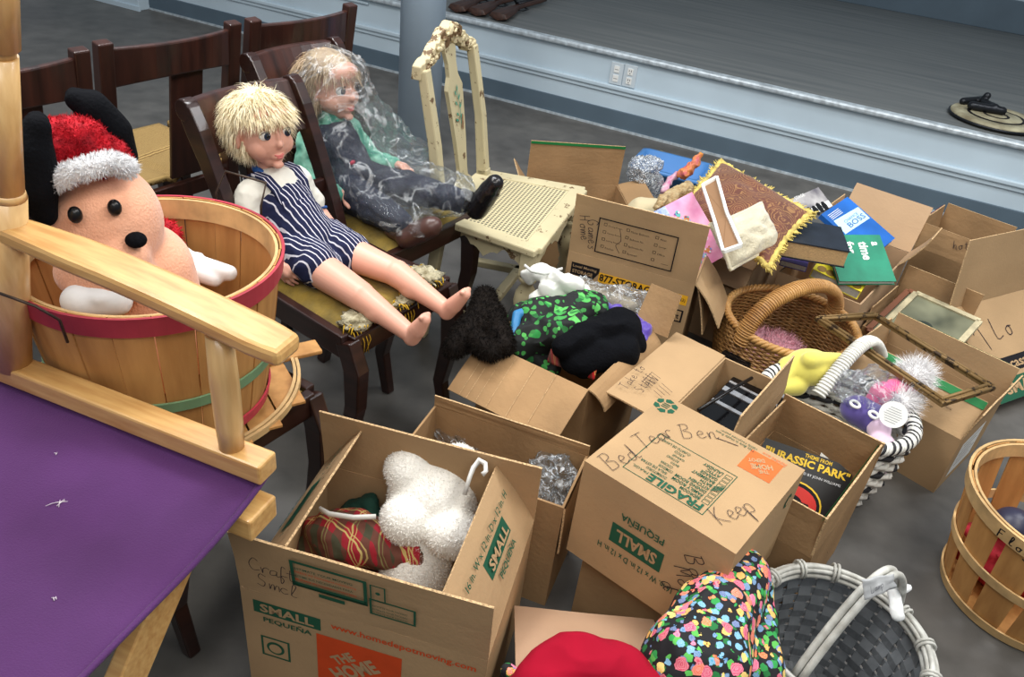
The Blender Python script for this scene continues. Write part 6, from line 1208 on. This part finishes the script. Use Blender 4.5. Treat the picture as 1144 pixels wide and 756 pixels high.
# framed pictures
OLDF = mat('ivory_frame', (190, 178, 144), 0.5, 0.25, 20); PHOTO = mat('old_photograph', (128, 128, 104), 0.35, 0.7, 9, col2=(64, 68, 56), detail=2); GLZ = mat('dark_photo_shapes', (44, 50, 44), 0.4)
for k, (o_, lab) in enumerate(((V((0, 0, 0)), 'ivory-framed old photograph leaning at the front of the picture box'), (V((-0.012, 0.03, -0.01)), 'brown-framed picture stacked behind the ivory-framed photograph'))):
    a, u, v, lu, lv = frame3(at(978, 372, 0.175), at(1052, 408, 0.175), at(994, 315, 0.235)); a = a + o_; n = u.cross(v); lu *= 0.98
    t = thing('framed_picture', lab, 'framed picture', a + u * lu / 2 + v * lv / 2 - n * 0.012, 0, None); mb = MB()
    for p, q in ((a, a + u * lu), (a + u * lu, a + u * lu + v * lv), (a + u * lu + v * lv, a + v * lv), (a + v * lv, a)): mb.bar(p, q, 0.018, 0.014, up=n)
    mb.build('frame', OLDF if k == 0 else mat('walnut_frame', (120, 76, 54), 0.5), t); mb = MB(); mb.slab(a - n * 0.005, u * lu, v * lv, n * 0.006); f = Face(mb, a + n * 0.001, u, v); f.disc(lu * 0.45, lv * 0.45, 0.03, 1, ry=0.035); f.disc(lu * 0.30, lv * 0.32, 0.025, 1); f.disc(lu * 0.62, lv * 0.26, 0.02, 1)
    mb.build('print', [PHOTO, GLZ], t)
# electronics
def rotm(a, u, v): return None
SILV = mat('brushed_silver', (196, 198, 202), 0.25, metal=0.7); GBLK = mat('gloss_black', (12, 12, 14), 0.12, spec=0.6); LBL = mat('label_white', (224, 226, 228), 0.6)
def device(label, a, b, c, th, kind):
    a, u, v, lu, lv = frame3(a, b, c); n = u.cross(v); t = thing('media_player', label, 'media player', a + u * lu / 2 + v * lv / 2 - n * th, 0, 'black electronics in the open-flap box'); mb = MB(); mb.slab(a - n * th, u * lu, v * lv, n * th); mb.build('casing', GBLK, t, bevel=0.004)
    for k, (y, w_) in enumerate(((0.30, 0.010), (0.55, 0.016), (0.72, 0.007), (0.90, 0.012))):
        mb = MB(); mb.slab(a + u * lu * 0.03 + v * lv * y + n * 0.0005, u * lu * 0.93, v * w_, n * 0.004); mb.build('trim_strip', SILV, t)
    mb = MB(); mb.slab(a + u * lu * 0.76 + v * lv * 0.38 + n * 0.0005, u * 0.026, v * 0.030, n * 0.006); mb.build('label', LBL, t); return t
device('black media player with silver strips tilted in the open-flap box', at(778, 462, 0.255), at(836, 494, 0.255), at(806, 404, 0.290), 0.05, 0)
mb = MB(); mb.box(at(800, 440, 0.12), (0.09, 0.22, 0.16), M.Rotation(R(-33), 3, 'Z')); single(mb, 'speaker_box', GBLK, 'black box standing under the silver-striped media player', 'box', bevel=0.004)
mb = MB(); mb.tube([at(780, 458, 0.300), at(800, 446, 0.310), at(822, 432, 0.315), at(840, 422, 0.312)], 0.0045, 8); single(mb, 'power_cord', BLACK, 'thick black cable lying across the silver-striped media player', 'cord')
# record sleeve
SLV = mat('record_sleeve_black', (14, 13, 14), 0.4, spec=0.4); YTX = mat('sleeve_yellow', (236, 196, 48), 0.5); RTX = mat('sleeve_red', (206, 44, 36), 0.5)
TL, TR, LL = at(850, 487, 0.25), at(952, 522, 0.25), at(838, 523, 0.19); a, u, v, lu, lv = frame3(LL, LL + (TR - TL), TL); n = u.cross(v); lu = 0.208; lv = 0.205; a = TL + u * 0.010 - v * lv
t = thing('record_sleeve', 'black record sleeve with yellow title lettering in the narrow box', 'record sleeve', a + u * lu / 2 + v * lv / 2 - n * 0.004); mb = MB(); mb.slab(a - n * 0.004, u * lu, v * lv, n * 0.004); f = Face(mb, a, u, v, lu, lv)
f.text('THEME FROM', lu * 0.62, lv * 0.935, 0.0095, 1, w=0.062, bold=0.015, align='c'); f.text('"JURASSIC PARK"', lu * 0.515, lv * 0.80, 0.025, 1, w=0.196, bold=0.035, align='c'); f.text('COMPOSED BY JOHN WILLIAMS', lu * 0.62, lv * 0.73, 0.008, 4, w=0.125, align='c')
f.disc(lu * 0.50, lv * 0.40, 0.064, 1, 1.0, ry=0.052); f.disc(lu * 0.50, lv * 0.40, 0.060, 3, 1.6, ry=0.048); f.disc(lu * 0.50, lv * 0.40, 0.053, 2, 2.2, ry=0.040)
f.disc(lu * 0.48, lv * 0.40, 0.024, 3, 2.8, ry=0.018); f.poly([(lu * 0.40, lv * 0.33), (lu * 0.70, lv * 0.35), (lu * 0.66, lv * 0.43), (lu * 0.44, lv * 0.44)], 3, 3.2)
mb.build('sleeve', [SLV, YTX, RTX, BLACKINK, LBL], t)
mb = MB(); a2 = a + u * 0.13 + v * (lv + 0.002) + n * -0.008; mb.slab(a2, u * 0.05, v * 0.03, n * 0.001); single(mb, 'paper_slip', PAGEW, 'pale paper slip sticking up behind the black record sleeve', 'paper')
# ---------------------------------------------------------------- cloths in the foreground
def floral_mat():
    m = bpy.data.materials.new('floral_print'); m.use_nodes = True; nt, b = nodes(m); b.inputs['Roughness'].default_value = 0.8; N = nt.nodes.new; Lk = nt.links.new
    tc = N('ShaderNodeTexCoord'); cur = None
    def layer(scale, off, th, ramp, keep, petals=0.0):
        nonlocal cur
        mp = N('ShaderNodeMapping'); mp.inputs['Location'].default_value = off; Lk(tc.outputs['Object'], mp.inputs[0]); v = N('ShaderNodeTexVoronoi'); v.inputs['Scale'].default_value = scale; Lk(mp.outputs[0], v.inputs['Vector'])
        nz = N('ShaderNodeTexNoise'); nz.inputs['Scale'].default_value = scale * 2.2; Lk(mp.outputs[0], nz.inputs['Vector']); ad = N('ShaderNodeMath'); ad.operation = 'MULTIPLY_ADD'; ad.inputs[1].default_value = 0.55; Lk(nz.outputs[0], ad.inputs[0]); Lk(v.outputs['Distance'], ad.inputs[2])
        g = N('ShaderNodeMath'); g.operation = 'LESS_THAN'; g.inputs[1].default_value = th + 0.27; Lk(ad.outputs[0], g.inputs[0]); se = N('ShaderNodeSeparateColor'); Lk(v.outputs['Color'], se.inputs[0]); k = N('ShaderNodeMath'); k.operation = 'GREATER_THAN'; k.inputs[1].default_value = keep; Lk(se.outputs[2], k.inputs[0]); gm = N('ShaderNodeMath'); gm.operation = 'MULTIPLY'; Lk(g.outputs[0], gm.inputs[0]); Lk(k.outputs[0], gm.inputs[1])
        r = N('ShaderNodeValToRGB'); r.color_ramp.interpolation = 'CONSTANT'; cr = r.color_ramp
        for i, c in enumerate(ramp):
            e = cr.elements[i] if i < 2 else cr.elements.new(i / len(ramp)); e.position = i / len(ramp); e.color = lin(c)
        Lk(se.outputs[0], r.inputs[0])
        rg2 = N('ShaderNodeMath'); rg2.operation = 'MULTIPLY'; rg2.inputs[1].default_value = 9.0; Lk(ad.outputs[0], rg2.inputs[0]); fr = N('ShaderNodeMath'); fr.operation = 'FRACT'; Lk(rg2.outputs[0], fr.inputs[0]); wh = N('ShaderNodeMixRGB'); wh.blend_type = 'MIX'; wh.inputs[2].default_value = (1, 0.85, 0.85, 1); ft = N('ShaderNodeMath'); ft.operation = 'MULTIPLY'; ft.inputs[1].default_value = petals; Lk(fr.outputs[0], ft.inputs[0]); Lk(ft.outputs[0], wh.inputs[0]); Lk(r.outputs[0], wh.inputs[1])
        mx = N('ShaderNodeMixRGB'); Lk(gm.outputs[0], mx.inputs[0]); Lk(wh.outputs[0], mx.inputs[2])
        if cur is None: mx.inputs[1].default_value = lin((12, 12, 18))
        else: Lk(cur, mx.inputs[1])
        cur = mx.outputs[0]
    layer(62, (0, 0, 0), 0.45, [(44, 150, 72), (24, 110, 52), (90, 180, 80)], 0.25)
    layer(66, (1.3, 0.4, 2.2), 0.44, [(40, 120, 170), (70, 160, 200), (30, 90, 150)], 0.45, 0.3)
    layer(58, (3.3, 1.4, 0.2), 0.44, [(232, 170, 50), (236, 120, 40), (240, 200, 90)], 0.5, 0.25)
    layer(40, (5.1, 2.4, 4.2), 0.42, [(214, 44, 98), (228, 90, 136), (200, 30, 74), (232, 96, 40)], 0.36, 0.32)
    Lk(cur, b.inputs['Base Color']); return m
fl_ = floral_mat()
cloth('floral_skirt', 'bright floral skirt bunched up beside the grey basket', fl_, [('c', at(828, 648, 0.34), at(800, 690, 0.34), 0.050, 0.066), ('c', at(800, 690, 0.34), at(775, 745, 0.33), 0.07, 0.085), ('c', at(836, 662, 0.31), at(838, 750, 0.27), 0.042, 0.055), ('c', at(770, 730, 0.28), at(752, 748, 0.28), 0.05, 0.05), ('c', at(800, 740, 0.14), at(800, 730, 0.26), 0.09, 0.09), ('c', at(845, 640, 0.30), at(840, 655, 0.28), 0.022, 0.03)], amp=0.012, fr=16, cat='skirt')
cloth('red_cloth', 'plain red cloth heaped at the bottom edge under the floral skirt', mat('crimson_knit', (158, 12, 40), 0.9, 0.06, 14, spec=0.15), [('c', at(600, 770, 0.31), at(648, 746, 0.33), 0.045, 0.055), ('c', at(648, 746, 0.33), at(705, 765, 0.32), 0.055, 0.05), ('c', at(690, 765, 0.32), at(745, 778, 0.31), 0.05, 0.045), ('c', at(570, 775, 0.29), at(600, 775, 0.3), 0.03, 0.04)], amp=0.014, fr=10)
cloth('floral_hem', 'corner of dark floral cloth peeking out left of the red cloth', fl_, [('c', at(566, 748, 0.29), at(575, 756, 0.29), 0.012, 0.014)], amp=0.004, voxel=0.003)
# ---------------------------------------------------------------- grey basket in the foreground
GREYW = mat('slate_splint', (122, 126, 130), 0.6, 0.3, 14, col2=(84, 88, 92)); WHW = mat('whitewashed_cane', (206, 206, 200), 0.55, 0.25, 40, col2=(160, 158, 150))
gb = V((0.665, 0.972, 0)); t = thing('woven_basket', 'slate grey splint basket with a whitewashed rim and hoop handle on the floor', 'basket', gb)
def gr(z): return 0.118 + 0.037 * (z / 0.245) ** 0.8
mb = MB(); NS, NR = 30, 12
for k in range(NS):                                         # upright splints
    a0 = 2 * pi * k / NS; hw = 2 * pi / NS * 0.40; rr_ = []
    for i in range(NR * 2 + 1):
        z = 0.245 * i / (NR * 2); q = gr(z) + 0.0022 * cos(pi * (i / 2 + k)); rr_.append([V((q * cos(a0 + g), q * sin(a0 + g), z)) for g in (-hw, 0, hw)] + [V(((q - 0.0016) * cos(a0 + g), (q - 0.0016) * sin(a0 + g), z)) for g in (hw, 0, -hw)])
    mb.loft(rr_, smooth=False)
mb.build('upright_splints', GREYW, t, local=True); mb = MB()
for i in range(NR):
    z0, z1 = 0.245 * (i + 0.08) / NR, 0.245 * (i + 0.92) / NR; rr_ = []
    for k in range(NS * 2):
        a = pi * k / NS; q = gr((z0 + z1) / 2) - 0.0022 * cos(pi * (i + k / 2.0)); d_ = V((cos(a), sin(a), 0)); rr_.append([d_ * q + V((0, 0, z0)), d_ * (q + 0.0016) + V((0, 0, z0)), d_ * (q + 0.0016) + V((0, 0, z1)), d_ * q + V((0, 0, z1))])
    mb.loft(rr_, loop=True, smooth=False)
mb.build('woven_splints', GREYW, t, local=True); mb = MB()
for i in range(-5, 6):
    for ax in (0, 1):
        hw = sqrt(max(0.0, 0.118 ** 2 - (i * 0.0215) ** 2)); pts = [V((i * 0.0215, -hw + 2 * hw * j / 12, 0.004 + 0.0016 * cos(pi * (j + i + ax)))) for j in range(13)]
        if ax: pts = [V((p.y, p.x, p.z)) for p in pts]
        strip(mb, pts, (0, 1, 0) if ax else (1, 0, 0), 0.0195, 0.0015)
mb.build('base_splints', GREYW, t, local=True); mb = MB()
for dr, dz in ((0.008, 0.0), (-0.006, 0.0), (0.006, 0.012), (-0.004, 0.012), (0.001, 0.018), (0.012, 0.008)): mb.tube([((gr(0.245) + dr) * cos(a), (gr(0.245) + dr) * sin(a), 0.238 + dz) for a in [2 * pi * k / 72 for k in range(72)]], 0.0055, 7, loop=True)
rim = mb.build('rim', WHW, t, local=True)
for k in range(14):
    mb = MB()
    for dd in (0, 0.05):
        a = 2 * pi * k / 14 + dd; c_ = V((gr(0.245) * cos(a), gr(0.245) * sin(a), 0.2465)); er = V((cos(a), sin(a), 0)); mb.tube([c_ + er * (0.003 + 0.0165 * cos(g)) + V((0, 0, 0.0165 * sin(g))) for g in [2 * pi * j / 14 for j in range(14)]], 0.003, 6, loop=True)
    mb.build('rim_wrap', WHW, rim, local=True)
hA, hB = at(892, 752, 0.25) - gb, at(1004, 672, 0.25) - gb; hpts = []
for k in range(21):
    q = k / 20; hpts.append(hA.lerp(hB, q) + V((0, 0, -0.03 * (1 - sin(pi * q)) + 0.165 * sin(pi * q) ** 0.75)))
for off in (-0.007, 0.007):
    mb = MB(); sd_ = (hB - hA).normalized().cross(V((0, 0, 1))); mb.tube([p + sd_ * off for p in hpts], 0.0068, 8); mb.build('handle', WHW, t, local=True)
tg = gb + hpts[15]; t = thing('paper_tag', 'crumpled grey paper tag with pencilled writing tied to the basket handle', 'tag', at(985, 660, 0.42))
a, u, v, lu, lv = frame3(at(966, 670, 0.43), at(1000, 652, 0.43), at(976, 640, 0.46)); n = u.cross(v); mb = MB(); mb.sheet(lambda x, y: a + u * lu * x + v * lv * (y * (1 - 0.3 * x) - 0.2 * x) + n * 0.006 * NZ.noise(V((x * 3, y * 3, 5))), 10, 8)
mb.build('slip', mat('grey_paper', (178, 180, 182), 0.8, 0.1, 30), t, solid=0.001); mb = MB(); f = Face(mb, a + n * 0.006, u, v); script(f, 'Lamp', lu * 0.1, lv * 0.3, 0.012, 0, 0.001); mb.build('pencil_writing', mat('pencil', (90, 90, 96), 0.7), t)
cloth('white_ribbon', 'white paper ribbon knotted on the rim of the grey basket', mat('white_tissue', (226, 228, 228), 0.8), [('c', at(998, 662, 0.305), at(1003, 688, 0.285), 0.011, 0.012), ('c', at(998, 660, 0.305), at(1013, 658, 0.305), 0.011, 0.007)], amp=0.005, fr=40, voxel=0.003, cat='ribbon')
# ---------------------------------------------------------------- things on the stage and litter on the floor
STOCK = mat('walnut_gunstock', (74, 46, 34), 0.45, 0.35, 8, stretch=(1, 8, 8), col2=(44, 28, 22)); GUNM = mat('gunmetal', (36, 38, 42), 0.35, metal=0.6)
for k, (px, py, lab) in enumerate(((548, 16, 'nearest old rifle with a brown stock lying on the stage floor'), (524, 11, 'second old rifle lying on the stage behind the nearest one'), (502, 7, 'dark old rifle on the stage, partly behind the round column'))):
    b0 = at(px, py, HS + 0.03); dr = V((0.42, 0.907, 0)); t = thing('rifle', lab, 'rifle', (b0.x, b0.y, HS + 0.001), atan2(dr.y, dr.x), 'old rifles on the stage')
    mb = MB(); rr_ = []
    for x, hy, z0, z1 in ((0.0, 0.020, 0.004, 0.020), (0.01, 0.062, 0.003, 0.044), (0.18, 0.050, 0.004, 0.042), (0.30, 0.026, 0.008, 0.040), (0.36, 0.022, 0.010, 0.040), (0.62, 0.022, 0.010, 0.040), (0.70, 0.014, 0.014, 0.034)):
        y = -0.045 * (1 - min(1, x / 0.30)); rr_.append([(x, y - hy, (z0 + z1) / 2 - 0.004), (x, y, z0), (x, y + hy, (z0 + z1) / 2 - 0.004), (x, y + hy * 0.7, z1), (x, y - hy * 0.7, z1)])
    mb.loft(rr_); mb.build('stock', STOCK, t, bevel=0.003, local=True); mb = MB(); mb.tube([(0.34, 0.012, 0.040), (1.15, 0.012, 0.030)], [0.012, 0.009], 12); mb.build('barrel', GUNM, t, local=True)
    mb = MB(); mb.tube([(0.28, -0.02, 0.02), (0.30, -0.055, 0.02), (0.36, -0.055, 0.02), (0.38, -0.02, 0.02)], 0.004, 6); mb.build('trigger_guard', GUNM, t, local=True); mb = MB(); mb.tube([(0.33, 0.01, 0.045), (0.32, 0.025, 0.066), (0.30, 0.025, 0.074)], 0.007, 8); mb.build('hammer', GUNM, t, local=True)
pc = at(1112, 131, HS + 0.02); t = thing('round_plaque', 'round cream plaque with dark rings lying on the stage near the right edge', 'plaque', (pc.x, pc.y, HS + 0.001)); mb = MB(); mb.lathe([(0.195, 0.0), (0.205, 0.006), (0.205, 0.022), (0.198, 0.028), (0.150, 0.030), (0.146, 0.026), (0.118, 0.026), (0.114, 0.030), (0.0, 0.030)], 64, cap=True); mb.build('disc', mat('aged_cream', (182, 176, 146), 0.55, 0.5, 16, col2=(120, 110, 86)), t, local=True)
for r_, w_ in ((0.132, 0.014), (0.060, 0.012)): mb = MB(); hoop(mb, r_ - w_, 0.0275 if r_ > 0.1 else 0.0302, 0.0015, w_, r2=r_ - w_); mb.build('dark_ring', BLACKINK, t, local=True)
mb = MB(); mb.lathe([(0.198, 0.004), (0.212, 0.006), (0.212, 0.016), (0.198, 0.018)], 64); mb.build('edge_band', GUNM, t, local=True)
tp_ = pc + V((-0.03, 0.07, 0.028)); t = thing('iron_figure', 'black iron fitting lying across the round cream plaque', 'fitting', (tp_.x, tp_.y, HS + 0.032)); PB = lambda px, py, z: at(px, py, HS + z)
soft([('c', PB(1076, 113, 0.045), PB(1098, 112, 0.05), 0.018, 0.022), ('c', PB(1098, 112, 0.06), PB(1103, 107, 0.085), 0.016, 0.018), ('c', PB(1086, 118, 0.05), PB(1120, 124, 0.05), 0.022, 0.020), ('c', PB(1100, 116, 0.05), PB(1112, 120, 0.06), 0.022, 0.018)], 0.006, 2).build('casting', GUNM, t)
mb = MB(); mb.ell(at(737, 170, 0.008), (0.025, 0.016, 0.009), seg=14, rings=8, amp=0.4, fr=8); single(mb, 'dry_leaf', mat('leaf_tan', (150, 138, 96), 0.8), 'dry tan leaf scrap on the floor in front of the stage', 'leaf')
for k, (px, py, s_) in enumerate(((1026, 239, 0.022), (910, 625, 0.010))):
    mb = MB(); p = at(px, py, 0.004); mb.box(p, (s_ * 2, s_ * 0.6, 0.003), M.Rotation(R(-20), 3, 'Z')); single(mb, 'paper_scrap', WHITE, ('white paper scrap on the floor near the stage baseboard', 'tiny white paper scrap on the floor above the grey basket')[k], 'paper scrap', bevel=0.001)
